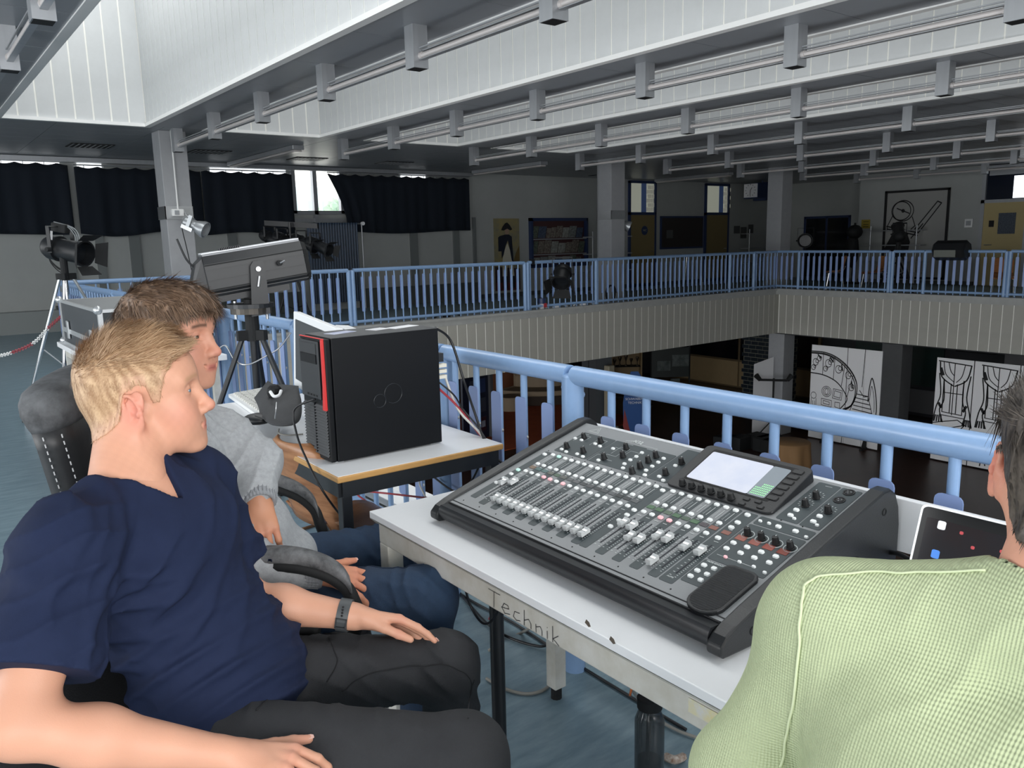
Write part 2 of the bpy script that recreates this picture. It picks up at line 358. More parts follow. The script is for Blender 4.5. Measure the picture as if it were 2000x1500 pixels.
# doors on the left wall
def door_left(n, x0, x1, bright=True, leaf='cream_door', leafc='7d6f4c'):
    mb = MB(); mb.box((x0-.06, 16.53, 0), (x0, 16.62, 3.0)); mb.box((x1, 16.53, 0), (x1+.06, 16.62, 3.0)); mb.box((x0-.06, 16.53, 2.95), (x1+.06, 16.62, 3.02)); mb.box((x0-.06, 16.53, 2.06), (x1+.06, 16.62, 2.14))
    d = struct(mb, 'door_%d' % n, m_dkblue)
    MB().box((x0, 16.55, .01), (x1, 16.6, 2.06)).build('leaf', mat('door_'+leafc, leafc, .55), d)
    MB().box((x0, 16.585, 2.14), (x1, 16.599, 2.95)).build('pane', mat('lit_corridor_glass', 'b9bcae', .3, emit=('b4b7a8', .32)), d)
    h = MB(); h.cyl((x1-.1, 16.55, 1.02), (x1-.1, 16.5, 1.02), .012, 8); h.cyl((x1-.1, 16.5, 1.02), (x1-.22, 16.5, 1.02), .01, 8); h.build('handle', m_steel, d)
    return d
d1 = door_left(1, 16.98, 17.98); d2 = door_left(2, 20.32, 21.36); d3 = door_left(3, 23.55, 24.4, leafc='55503e')
for d, x0 in ((d1, 17.45), (d2, 20.95)):
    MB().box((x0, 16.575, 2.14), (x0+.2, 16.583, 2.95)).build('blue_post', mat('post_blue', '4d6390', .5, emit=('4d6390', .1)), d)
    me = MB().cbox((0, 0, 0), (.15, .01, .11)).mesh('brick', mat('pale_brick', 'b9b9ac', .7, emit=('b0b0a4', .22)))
    for r in range(6):
        for c_ in range(2): inst('brick', me, (x0+.28+.16*c_+(.05 if r % 2 else 0), 16.577, 2.22+.125*r), d)
cm = MB(); cm.lathe((17.55, 16.54, 1.62), (0, -1, 0), [(0, .13), (.004, .13), (.004, .1), (.006, .1), (.006, 0)], 24); cm.build('round_sign', m_dkblue, d1)
text('WC', .09, mat('sign_pale', 'a9a88f', .6), frame_mtx((17.55, 16.53, 1.62), (1, 0, 0), (0, 0, 1)), d1, 'sign_lettering')
# bright window over door 3
MB().box((23.55, 16.6, 2.14), (24.3, 16.61, 2.96)).build('bright_pane', m_sky, d3)
# right door
mb = MB(); mb.box((22.44, 9.36, 0), (22.52, 9.45, 3.0)); mb.box((22.44, 7.3, 0), (22.52, 7.4, 3.0)); mb.box((22.44, 7.3, 2.96), (22.52, 9.45, 3.03)); mb.box((22.44, 7.3, 2.1), (22.52, 9.45, 2.18)); mb.box((22.44, 8.32, 0), (22.52, 8.4, 2.12))
d4 = struct(mb, 'door_4', m_alu)
MB().box((22.46, 8.4, .01), (22.5, 9.36, 2.1)).build('leaf', m_cream, d4); MB().box((22.46, 7.4, .01), (22.5, 8.32, 2.1)).build('leaf', m_cream, d4)
MB().box((22.48, 7.4, 2.18), (22.5, 9.36, 2.96)).build('pane', mat('dark_transom', '10192a', .15), d4)
MB().box((22.47, 7.4, 2.2), (22.478, 8.72, 2.74)).build('bright_pane', m_sky, d4)
MB().box((22.46, 7.4, 2.78), (22.478, 9.3, 2.9)).build('blind', m_alu, d4)
MB().box((22.45, 8.6, 1.32), (22.46, 9.0, 1.84)).build('notice', mat('dark_print', '2b3340', .6, c2='5a6470', vs=40), d4)
MB().box((22.45, 9.1, 1.5), (22.46, 9.22, 1.66)).build('number_plate', m_dark, d4)
h = MB(); h.cyl((22.46, 9.27, 1.05), (22.4, 9.27, 1.05), .012, 8); h.cyl((22.4, 9.27, 1.05), (22.4, 9.1, 1.05), .011, 8); h.build('handle', m_steel, d4)
# glazed door in the recess
mb = MB(); mb.box((23.96, 13.88, 0), (24.02, 13.95, 1.95)); mb.box((23.96, 15.43, 0), (24.02, 15.5, 1.95)); mb.box((23.96, 13.88, 1.9), (24.02, 15.5, 1.97)); mb.box((23.96, 14.66, 0), (24.02, 14.72, 1.95))
d5 = struct(mb, 'door_5', m_dkblue)
for y in (13.95, 14.72): MB().box((23.98, y, .05), (24.0, y+.71, 1.9)).build('pane', m_glassdk, d5)

# columns
def column(x, y, z0, z1, s=.37):
    mb = MB(); mb.box((x, y, z0), (x+s, y+s, z1)); return struct(mb, 'column', m_col, bevel=.01)
column(3.2, 12.2, 0, H); column(12.05, 12.3, 0, H, .4); column(17.5, 11.95, 0, H, .42)
column(17.45, 11.7, LF, -.95, .45); column(20.6, 10.3, LF, -.95, .55)
mb = MB(); mb.box((12.5, 12.9, 0), (12.75, 13.2, H)); struct(mb, 'column', m_col)

# lower hall walls
mb = MB(); mb.box((22.1, -3.6, LF), (22.3, 21.6, -.95)); mb.box((1.7, 21.4, LF), (22.2, 21.6, -.95)); struct(mb, 'wall_lower', m_lowwall)
me = MB().box((-.03, -1.42, 0), (0, 1.42, .82)).mesh('panel', m_beige)
me2 = MB().box((-.03, -1.4, 0), (0, 1.4, 1.5)).mesh('pane', m_glassdk)
mb = MB(); mb.box((22.03, 13.5, LF), (22.1, 20.3, -.95)); lp = struct(mb, 'wall_partition', mat('bronze_frame', '6b5a40', .5))
for i in range(2): inst('panel', me, (22.03, 17.9-2.9*i+.0, LF+.06), lp); inst('pane', me2, (22.03, 17.9-2.9*i, LF+.95), lp)
# pier of dark glazed bricks
pr_ = MB(); pr_.box((19.55, 13.5, LF), (20.8, 14.45, -.95)); bp = struct(pr_, 'pillar_brick', mat('brick_mortar', '7d7c70', .8))
me = MB().box((-.011, -.11, -.05), (0, .11, .05)).mesh('brick', mat('dark_glazed_brick', '1b2530', .35, c2='222c33', vs=6))
mey = MB().box((-.011, -.11, -.05), (0, .11, .05)).mesh('brick', mat('yellow_glazed_brick', 'b99a3c', .4))
for r in range(22):
    for c_ in range(4):
        inst('brick', mey if (r, c_) == (18, 3) else me, (19.55, 13.62+.236*c_+(.06 if r % 2 else -.02), LF+.06+.118*r), bp)
me = MB().box((-.11, -.011, -.05), (.11, 0, .05)).mesh('brick', _M['dark_glazed_brick'])
for r in range(22):
    for c_ in range(5): inst('brick', me, (19.68+.24*c_+(.05 if r % 2 else -.02), 13.5, LF+.06+.118*r), bp)

# ------------------------------------------------------------------ railings
ZR = 1.05
def seg_railing(label, p0, p1, spacing, posts, side, near=False, first=0.):
    p0 = np.array(p0, float); p1 = np.array(p1, float); L = np.linalg.norm(p1-p0); t = (p1-p0)/L; nrm = np.array([-t[1], t[0]])*side
    PO = .0155; rt = thing('railing', label, 'railing', (p0[0], p0[1], 0))
    ang = math.atan2(t[1], t[0])
    def W(s, off, z): q = p0+t*s+nrm*off; return (q[0], q[1], z)
    ends = [0]+sorted(posts)+[L]
    for a, b in zip(ends[:-1], ends[1:]):
        if b-a > .1: MB().cyl(W(a+.012, 0, ZR-.031), W(b-.012, 0, ZR-.031), .031, 20).build('handrail', m_blue, rt, 'x')
    MB().cyl(W(0, 0, .2), W(L, 0, .2), .026, 12).build('bottom_rail', m_blue, rt, 'x')
    mep = MB(); mep.cyl((0, 0, .0), (0, 0, ZR-.035), .036, 16); mep.lathe((0, 0, ZR-.035), (0, 0, 1), [(0, .036), (.006, .034), (.01, .02), (.011, 0)], 16)
    mep = mep.mesh('post', m_blue, True)
    meb = MB().cyl((0, 0, .14), (0, 0, ZR-.05), .0125, 10).mesh('baluster', m_blue, True)
    pl = rrect(.058, .56, .014, 3)
    mes = MB().prism(pl, lambda u, v: (u, -.002, v), lambda u, v: (u, .002, v)).mesh('slat', m_blueplate)
    bm_ = MB()
    for z in (.14, -.2):
        for u in (-.022, .018):
            bm_.lathe((u, -.002, z), (0, -1, 0), [(0, .009), (.003, .009), (.003, .0065), (.009, .006), (.011, 0)], 8)
    mebolt = bm_.mesh('bolts', m_steel, True)
    mk = MB(); mk.ball((0, 0, 0), .014, 10); mk = mk.mesh('cap_bolt', m_blue, True)
    for s in posts:
        po = inst('post', mep, W(s, 0, 0), rt)
        if near: inst('cap_bolt', mk, W(s+.0, -.035, ZR-.1), po); inst('cap_bolt', mk, W(s+.036, 0, ZR-.075), po)
    n = 0; s = first
    while s < L-.03:
        if all(abs(s-q) > .045 for q in posts):
            inst('baluster', meb, W(s, 0, 0), rt)
            sl = inst('slat', mes, W(s-.0, PO, .633), rt, (0, 0, ang if side > 0 else ang+PI))
            if near and n < 40: inst('bolts', mebolt, W(s-.0, PO, .633), sl, (0, 0, ang if side > 0 else ang+PI))
        s += spacing; n += 1
    return rt
seg_railing('blue tubular railing running along the desks beside the void', (1.69, -.6), (1.69, 11.6), .1432, [.6+v for v in (1.9, 2.66, 4.12, 5.32, 6.9, 8.5, 10.1)], 1, True, first=.6+.701-.1432*9+.02)
seg_railing('blue railing along the far left gallery in front of the curtained wall', (1.69, 11.75), (17.1, 11.75), .1432, [4.05, 4.12, 7.6, 7.67, 9.4, 13.6, 14.5], 1)
seg_railing('blue railing along the right-hand gallery before the framed drawing', (17.1, 11.75), (17.1, 2.2), .1432, [.6, 2.8, 2.87, 3.55, 5.1, 5.17, 7.3], -1)
# ================================================================== BACKGROUND OBJECTS
m_black = mat('black_paint', '191b1e', .42, var=.1, vs=20)
m_blackmatt = mat('black_matt', '101214', .75)
m_curt = mat('navy_curtain', '0c1622', .92)
m_chrome = mat('chrome', 'd6d8da', .15, metal=1.)
m_silver = mat('silver_lamp', 'b5b9bc', .3, metal=.6)
m_paper = mat('white_paper', 'eeeef0', .7)
m_ink = mat('black_ink', '1b1b1d', .7)
m_wood = mat('orange_ply', 'b97b4a', .45, var=.15, vs=4, stretch=(1, 1, 6))

def curtain(x0, x1, zt, zb, label, cut=None, sag=.05):
    n = int((x1-x0)/.035); t = thing('curtain', label, 'curtain', (x0, 16.42, zb), 'navy blackout curtains')
    vs = []; fs = []; rows = 9
    for i in range(n+1):
        u = i/n; x = x0+(x1-x0)*u
        d = .022*math.sin(x*9+math.sin(x*2.3)*2)+.012*math.sin(x*23)
        for j in range(rows):
            v = j/(rows-1); top = zt-.035*abs(math.sin(x*PI/.32)); bot = zb+sag*math.sin(u*7+x0)*.5
            z = top+(bot-top)*v; xx = x
            if cut and u < .3: xx = x+(1-u/.3)*cut*math.sin(min(1, v*1.0)*PI*.5+.0)*(1 if v > .12 else v/.12)
            vs.append((xx, 16.42+d*(.3+.9*v), z))
    for i in range(n):
        for j in range(rows-1): fs.append((i*rows+j, i*rows+j+1, (i+1)*rows+j+1, (i+1)*rows+j))
    mb = MB(); mb.add(vs, fs); o = mb.build('cloth', m_curt, t, 'all'); sd = o.modifiers.new('thickness', 'SOLIDIFY'); sd.thickness = .006
    MB().cyl((x0, 16.43, zt+.02), (x1, 16.43, zt+.02), .012, 8).build('rail', m_alu, t)
    for i in range(int((x1-x0)/.32)): MB().cbox((x0+.16+.32*i, 16.43, zt-.005), (.012, .012, .05)).build('hook', m_alu, t)
    return t
curtain(-2.6, 2.72, 2.94, 1.72, 'leftmost navy curtain, cut off by the left edge of the picture')
curtain(2.82, 3.16+1.85, 2.9, 1.7, 'navy curtain behind the grey pillar', sag=.09)
curtain(5.03, 6.86, 2.9, 1.68, 'navy curtain just left of the bare window')
curtain(7.66, 11.33, 2.92, 1.66, 'navy curtain pulled back on the right of the bare window', cut=.42)

# radiator
t = thing('radiator', 'tall dark blue ribbed radiator under the bare window', 'radiator', (7.1, 16.3, .15)); m_rad = mat('radiator_blue', '33475f', .4)
for i in range(19):
    mb = MB(); mb.cyl((7.12+.061*i, 16.3, .17), (7.12+.061*i, 16.3, 1.86), .022, 8); mb.cyl((7.12+.061*i, 16.37, .17), (7.12+.061*i, 16.37, 1.86), .022, 8); mb.cbox((7.12+.061*i, 16.335, 1.86), (.04, .11, .04)); mb.build('rib', m_rad, t, 'x')
MB().cyl((8.25, 16.33, 1.86), (8.36, 16.33, 1.86), .018, 8).build('valve', m_steel, t)
MB().cyl((8.36, 16.33, 1.88), (8.36, 16.33, .0), .014, 8).build('pipe', m_alu, t, 'x')
MB().cyl((8.36, 16.3, 1.86), (8.36, 16.24, 1.86), .04, 12).build('knob', m_paper, t)

# painting of an officer
t = thing('painting', 'tall painting of a standing figure in a dark coat and bicorne hat', 'painting', (12.55, 16.56, .15))
def pw_(u, v, d=0.): return (12.15+u*.8, 16.57-d, .16+v*1.81)
def flat(name, poly, m, d, par, fn): return MB().prism(poly, lambda u, v: fn(u, v, d-.003), lambda u, v: fn(u, v, d)).build(name, m, par)
MB().box((12.15, 16.57, .16), (12.95, 16.595, 1.97)).build('canvas', mat('ochre_sky', '9d8f5c', .7, c2='707470', vs=2.5), t)
flat('ground', [(0, 0), (1, 0), (1, .3), (0, .34)], mat('ground_dark', '3a2c2e', .7), .006, t, pw_)
flat('carpet', [(.02, 0), (.98, 0), (.98, .1), (.02, .12)], mat('carpet_red', '5b2b2c', .7), .009, t, pw_)
flat('fence', [(.72, .38), (.98, .36), (.98, .62), (.84, .52)], mat('fence_ochre', '6c5a33', .7), .009, t, pw_)
flat('breeches', [(.28, .2), (.46, .2), (.48, .38), (.54, .38), (.6, .2), (.76, .2), (.7, .42), (.6, .56), (.5, .66), (.38, .56), (.3, .44)], mat('cream_cloth', 'c3bfae', .7), .012, t, pw_)
flat('boots', [(.28, .03), (.48, .03), (.46, .2), (.3, .2)], m_ink, .012, t, pw_); flat('boots', [(.6, .03), (.78, .03), (.76, .2), (.6, .2)], m_ink, .012, t, pw_)
flat('coat', [(.14, .55), (.26, .55), (.26, .45), (.34, .5), (.42, .62), (.52, .7), (.6, .56), (.66, .42), (.74, .38), (.7, .6), (.68, .75), (.56, .78), (.42, .78), (.2, .76), (.14, .74)], mat('coat_navy', '141b2a', .7), .015, t, pw_)
flat('face', [(.42, .78), (.55, .78), (.57, .84), (.54, .87), (.42, .87), (.4, .84)], mat('face_paint', 'a08674', .7), .018, t, pw_)
flat('hat', [(.26, .84), (.36, .835), (.5, .86), (.62, .835), (.7, .85), (.6, .91), (.5, .945), (.42, .935), (.32, .89)], m_ink, .021, t, pw_)

# display case with papers
t = thing('display_case', 'blue framed display case of books and papers beside the painting', 'display case', (14.3, 16.5, .75))
mb = MB(); mb.box((13.28, 16.48, .75), (13.34, 16.6, 1.98)); mb.box((15.21, 16.48, .75), (15.27, 16.6, 1.98)); mb.box((13.28, 16.48, 1.9), (15.27, 16.6, 1.98)); mb.box((13.28, 16.48, .7), (15.27, 16.6, .78)); mb.build('frame', m_dkblue, t)
MB().box((13.34, 16.585, .78), (15.21, 16.6, 1.9)).build('back', mat('case_red', '4a2f30', .7), t)
cols_ = [mat('print_%d' % i, c, .6, c2=d, vs=22) for i, (c, d) in enumerate((('8f9391', '5b5e60'), ('a4a7a2', '6a6a66'), ('6b7468', '3e463d'), ('8e8a80', '4d3c3a'), ('303a4c', '59657a')))]
for r, z in enumerate((1.42, 1.02)):
    MB().box((13.34, 16.48, z), (15.21, 16.58, z+.025)).build('shelf', m_alu, t)
rn = random.Random(3)
for r, z in enumerate((1.46, 1.06, .8)):
    x = 13.38
    while x < 15.0:
        wd = rn.uniform(.13, .26); hh = rn.uniform(.26, .36) if r < 2 else rn.uniform(.14, .2)
        o = MB().obox((x+wd/2, 16.535, z+hh/2), ((1, 0, 0), (0, .97, .24), (0, -.24, .97)), (wd, .012, hh)).build('booklet', rn.choice(cols_), None)
        tag(o, None, 'booklet', 'booklets in the display case'); o['label'] = 'booklet or printed sheet standing in the wall display case'
        x += wd+.02
# wire shelf rack before it, and two more racks
def rack(x0, x1, y, label, along='x', zs=(1.45, 1.0, .55), d=.35):
    t = thing('shelf_rack', label, 'shelf', ((x0+x1)/2 if along == 'x' else y, y if along == 'x' else (x0+x1)/2, 0))
    f = (lambda a, b, z: (a, b, z)) if along == 'x' else (lambda a, b, z: (b, a, z))
    for s in (x0+.2, x1-.2): MB().cyl(f(s, y, 0), f(s, y, 1.6), .018, 8).build('upright', m_alu, t, 'x')
    for s in (x0+.2, x1-.2):
        MB().cyl(f(s, y-.2, .02), f(s, y+.2, .02), .02, 8).build('foot', m_alu, t)
    for z in zs:
        a = f(x0, y-d/2, z); b = f(x1, y+d/2, z+.025); lo = [min(p, q) for p, q in zip(a, b)]; hi = [max(p, q) for p, q in zip(a, b)]
        MB().box(lo, hi).build('shelf', m_alu, t)
rack(14.7, 16.2, 15.9, 'wire shelf rack in front of the display case'); rack(21.3, 23.0, 15.8, 'grey shelf rack left of the dark far pillar')
rack(10.7, 12.4, 22.15, 'grey shelf rack before the framed drawing', 'y', (1.45, 1.05, .6, .3), .3)

# pinboard, notices, clock
t = thing('pinboard', 'dark brown pinboard between the two doors', 'pinboard', (19.2, 16.55, 1.05))
MB().box((18.26, 16.56, 1.06), (20.2, 16.6, 2.03)).build('frame', m_dkblue, t); MB().box((18.31, 16.55, 1.11), (20.15, 16.565, 1.98)).build('cork', mat('cork_dark', '2f2a29', .8), t)
MB().box((18.5, 16.545, 1.38), (18.78, 16.549, 1.62)).build('sheet', mat('grey_sheet', '4b4d4c', .7), t)
for i, (x, z, w_, h_) in enumerate(((21.75, 1.6, .3, .24), (22.1, 1.5, .3, .36), (22.5, 1.62, .26, .28))):
    o = MB().box((x, 16.585, z-h_/2), (x+w_, 16.597, z+h_/2)).build('notice', mat('grey_sheet', '4b4d4c'), None); tag(o, ['leftmost of three notices above the far shelf rack', 'middle of three notices above the far shelf rack', 'rightmost of three notices above the far shelf rack'][i], 'notice')
cp = Z(1497, 368, 2.72); ck = (21.6, 14.9)
c0 = Y(1488, 371, 15.2); t = thing('clock', 'square white-faced clock on a blue box under the ceiling', 'clock', (c0[0], 15.2, 3.05))
MB().cyl((c0[0]+.3, 15.4, c0[2]+.15), (c0[0]+.3, 15.4, 3.05), .03, 8).build('hanger', m_dkblue, t)
cx0, cy0, cz0 = c0[0], 15.45, c0[2]
MB().box((cx0-.2, cy0-.25, cz0-.24), (cx0+.2, cy0+.25, cz0+.2)).build('case', m_dkblue, t)
fc = MB().box((cx0-.215, cy0-.24, cz0-.21), (cx0-.2, cy0+.24, cz0+.19)).build('face', m_paper, t)
MB().box((cx0+.2, cy0-.25, cz0-.3), (cx0+.5, cy0+.2, cz0+.24)).build('side_box', m_dkblue, t)
for a in range(12):
    an = a*PI/6; MB().obox((cx0-.22, cy0-.17*math.sin(an), cz0+.17*math.cos(an)), ((0, -math.sin(an), math.cos(an)), (1, 0, 0), (0, math.cos(an), math.sin(an))), (.035, .006, .012)).build('hour_mark', m_ink, fc)
for an, l in ((.6, .1), (3.2, .15)): MB().obox((cx0-.223, cy0-l/2*math.sin(an), cz0+l/2*math.cos(an)), ((0, -math.sin(an), math.cos(an)), (1, 0, 0), (0, math.cos(an), math.sin(an))), (l, .006, .014)).build('hand', m_ink, fc)
o = MB().box((22.485, 12.42, 1.54), (22.497, 12.68, 1.79)).build('sign', mat('yellow_sign', 'a38f33', .5), None); tag(o, 'small yellow sign at the left end of the far right wall', 'sign')
for dz in (.06, -.02, -.08): MB().box((22.48, 12.46, 1.665+dz), (22.484, 12.62, 1.68+dz)).build('print', m_ink, o)
o = MB().box((22.46, 9.62, 1.5), (22.497, 9.82, 1.72)).build('switch_plate', m_trimw, None, bevel=.006); tag(o, 'pale switch plate on the wall left of the cream door', 'switch')
MB().box((22.45, 9.66, 1.55), (22.46, 9.78, 1.67)).build('switch', m_alu, o)

# big framed drawing
t = thing('framed_drawing', 'large black framed line drawing of a lamp on the right wall', 'picture', (22.45, 11.1, .1))
a, b = 12.0, 10.23
def pf(u, v, d=0.): return (22.47-d, a+(b-a)*u, .13+2.42*v)
MB().box((22.47, b, .13), (22.5, a, 2.55)).build('sheet', mat('drawing_paper', 'a3a3a0', .7), t)
for n_, u0, u1, v0, v1 in (('l', 0, .035, 0, 1), ('r', .965, 1, 0, 1), ('t', 0, 1, .975, 1), ('b', 0, 1, 0, .025)): MB().box(tuple(min(p) for p in zip(pf(u0, v0, .03), pf(u1, v1))), tuple(max(p) for p in zip(pf(u0, v0, .03), pf(u1, v1)))).build('frame_bar', m_ink, t)
dr = MB(); fn = lambda u, v: pf(u, v, .004)
cir = lambda cx, cy, rx, ry, n=28, a0=0, a1=360: [(cx+rx*math.cos(math.radians(a0+(a1-a0)*i/n)), cy+ry*math.sin(math.radians(a0+(a1-a0)*i/n))) for i in range(n+1)]
strokes(dr, fn, [cir(.3, .77, .165, .115), cir(.27, .77, .15, .105), cir(.3, .77, .02, .014), [(.2, .8), (.4, .74)], [(.14, .72), (.06, .6), (.06, .56)], [(.45, .7), (.5, .6), (.44, .56)]], .012)
strokes(dr, fn, [[(.5, .56), (.82, .86), (.88, .84), (.56, .52), (.5, .56)], [(.45, .46), (.62, .62)], [(.05, .6), (.56, .52)], [(.06, .57), (.55, .49)]], .014)
dr.add([fn(.16, .53), fn(.0, .3), (fn(.42, .32)), fn(.44, .42), fn(.38, .53)], [(0, 1, 2, 3, 4)]); dr.add([fn(.2, .3), fn(.1, .24), fn(.36, .25), fn(.38, .3)], [(0, 1, 2, 3)])
strokes(dr, fn, [[(.28, .27), (.26, .03)], [(.26, .22), (.08, .03)], [(.28, .22), (.42, .03)], [(.3, .12), (.34, .03)]], .025)
dr.build('ink_drawing', m_ink, t)

# ------------------------------------------------------------------ stage lamps
def lantern(name, label, c, aim, L, r, group=None, m=None, doors=True, cat='stage lamp', yoke=True, parent_up=None, cable=True):
    m = m or m_black; c = np.array(c, float); aim = np.array(aim, float); aim /= np.linalg.norm(aim); side = np.cross(aim, (0, 0, 1)); side /= np.linalg.norm(side); up = np.cross(side, aim)
    t = thing(name, label, cat, c, group)
    b0 = c-aim*L/2
    MB().lathe(b0, aim, [(0, 0), (0, r*.45), (L*.06, r*.8), (L*.16, r), (L*.34, r), (L*.345, r*1.06), (L*.38, r*1.06), (L*.385, r*.86), (L*.9, r*.92), (L*.93, r*1.1), (L, r*1.1), (L, r*.95), (L*.8, r*.85), (L*.8, 0)], 24).build('body', m, t, 'x')
    MB().lathe(b0+aim*L*.82, aim, [(0, r*.84), (.004, r*.6), (.006, 0)], 20).build('lens', mat('lamp_glass', '171b20', .35), t, 'x')
    if yoke:
        mb = MB(); q = c-aim*L*.08
        for s in (-1, 1): mb.obox(q+side*s*(r+.02)+np.array((0, 0, r*.8)), (side, aim, (0, 0, 1)), (.006, .035, r*2.1))
        mb.obox(q+np.array((0, 0, r*1.85)), (side, aim, (0, 0, 1)), (2*r+.046, .035, .006)); mb.build('yoke', m, t)
        for s in (-1, 1): MB().cyl(q+side*s*(r+.02), q+side*s*(r+.055), .018, 8).build('knob', m_blackmatt, t)
    if doors:
        e = b0+aim*L
        for d_, sg in ((up, 1), (up, -1), (side, 1), (side, -1)):
            o_ = side if d_ is up else up; dd = d_*sg; p = e+dd*r*1.05; q = p+(aim*.8+dd*.6)*r*.95
            MB().add([p-o_*r*.8, p+o_*r*.8, q+o_*r*1.05, q-o_*r*1.05, p-o_*r*.8+dd*.003, p+o_*r*.8+dd*.003, q+o_*r*1.05+dd*.003, q-o_*r*1.05+dd*.003], [(0, 1, 2, 3), (7, 6, 5, 4), (0, 4, 5, 1), (1, 5, 6, 2), (2, 6, 7, 3), (3, 7, 4, 0)]).build('barn_door', m_blackmatt, t)
    return t, c, aim, side, up
def tripod(label, foot, hub, zc, spread, az, m, mpole=None, r=.013, top=None):
    x, y = foot; t = thing('tripod_stand', label, 'stand', (x, y, 0))
    mb = MB(); mb.cyl((x, y, .25), (x, y, hub+.12), r*1.3, 10); mb.build('pole', mpole or m, t, 'x')
    MB().cyl((x, y, hub-.05), (x, y, hub+.16), r*2.4, 12).build('collar', m_blackmatt, t)
    if top: MB().cyl((x, y, hub+.1), (x, y, top), r*.9, 10).build('upper_pole', mpole or m, t, 'x')
    for i in range(3):
        an = az+i*2*PI/3; d = (math.cos(an), math.sin(an))
        lg = MB().cyl((x+d[0]*.05, y+d[1]*.05, hub-.02), (x+d[0]*spread, y+d[1]*spread, .02), r, 8).build('leg', m, t, 'x')
        MB().cyl((x+d[0]*spread, y+d[1]*spread, .0), (x+d[0]*(spread-.01), y+d[1]*(spread-.01), .05), r*1.4, 8).build('rubber_foot', m_blackmatt, lg)
        MB().obox((x+d[0]*.05, y+d[1]*.05, hub-.02), ((d[0], d[1], 0), (-d[1], d[0], 0), (0, 0, 1)), (.06, .03, .05)).build('leg_bracket', m_blackmatt, t)
        MB().cyl((x, y, .42), (x+d[0]*spread*.5, y+d[1]*spread*.5, hub*.5), r*.5, 6).build('brace', m, t)
    return t
# par can on the chrome tripod behind the flight case
k0 = 6.5
hp = P(127, 535, k0); tp = (hp[0], hp[1])
tripod('chrome tripod stand behind the flight case on the left', tp, hp[2], None, .6, math.radians(248), m_chrome, r=.012, top=hp[2]+.2)
c = P(127, 488, k0); aim = R_*.93-F_*.28+np.array((0, 0, -.2))
t, c, aim, side, up = lantern('stage_lantern', 'black cylindrical stage lantern on the chrome tripod at left', c, aim, .4, .097)
MB().cyl(c-aim*.03+(0, 0, -.09), c-aim*.03+(0, 0, -.17), .012, 8).build('spigot', m_chrome, t)
MB().obox(c-aim*.02+np.array((0, 0, .17)), (aim, side, up), (.14, .06, .07)).build('clamp', m_blackmatt, t, bevel=.008)
MB().obox(c-aim*.06+np.array((0, 0, .09))-F_*.09, (aim, side, up), (.02, .004, .07)).build('tag', m_paper, t)
MB().lathe(c-aim*.165-F_*.055+np.array((0, 0, .02)), -F_, [(0, .016), (.002, .016), (.002, 0)], 14).build('sticker', m_paper, t)
for i, (dx, dz) in enumerate(((-.12, -.16), (-.05, -.17), (-.09, -.19))):
    MB().tube(spline([c-aim*.16, c-aim*.17+np.array((0, 0, dz*.6)), c-aim*.08+np.array((0, 0, dz)), c-aim*(.0-dx*.1)+np.array((0, 0, dz*.9)), c+np.array((0, 0, -.08))], 6), .004, 6).build('cable', m_blackmatt, t, 'x')
for i in range(3): MB().tube(spline([c-aim*.08+np.array((0, 0, .19+.01*i)), c+aim*(.05+.03*i)+np.array((0, 0, .19)), c+aim*(.12+.02*i)+np.array((0, 0, .12)), c+aim*(.1+.015*i)+np.array((0, 0, .05))], 6), .004, 6).build('cable', mat('grey_cable', '7d8285', .5), t, 'x')

# four lanterns on a T-bar beyond the railing
k1 = 12.9
hp = P(573, 545, k1); tripod('black tripod stand of the four-lamp bar on the far gallery', (hp[0], hp[1]), .98, None, .4, 1.0, m_black, r=.02, top=1.7)
a = P(527, 436, k1); b = P(612, 441, k1)
t = thing('lamp_bar', 'black cross bar carrying the four stage lanterns', 'bar', (hp[0], hp[1], 1.74)); dirn = (b-a)/np.linalg.norm(b-a)
MB().obox((a+b)/2, (dirn, np.cross((0, 0, 1), dirn), (0, 0, 1)), (np.linalg.norm(b-a)+.15, .1, .08)).build('beam', m_black, t); MB().cyl((hp[0], hp[1], 1.7), (hp[0], hp[1], a[2]), .025, 8).build('socket', m_black, t)
for i, (px, py) in enumerate(((531, 466), (556, 470), (593, 474), (620, 479))):
    lantern('stage_lantern', ['leftmost of the four black lanterns on the far lamp bar', 'second from left of the four black lanterns on the far lamp bar', 'third from left of the four black lanterns on the far lamp bar', 'rightmost of the four black lanterns on the far lamp bar'][i], P(px, py, k1-.1*i+.1), R_*.8-F_*.45+np.array((0, 0, -.38)), .5, .095, 'lanterns on the far lamp bar')
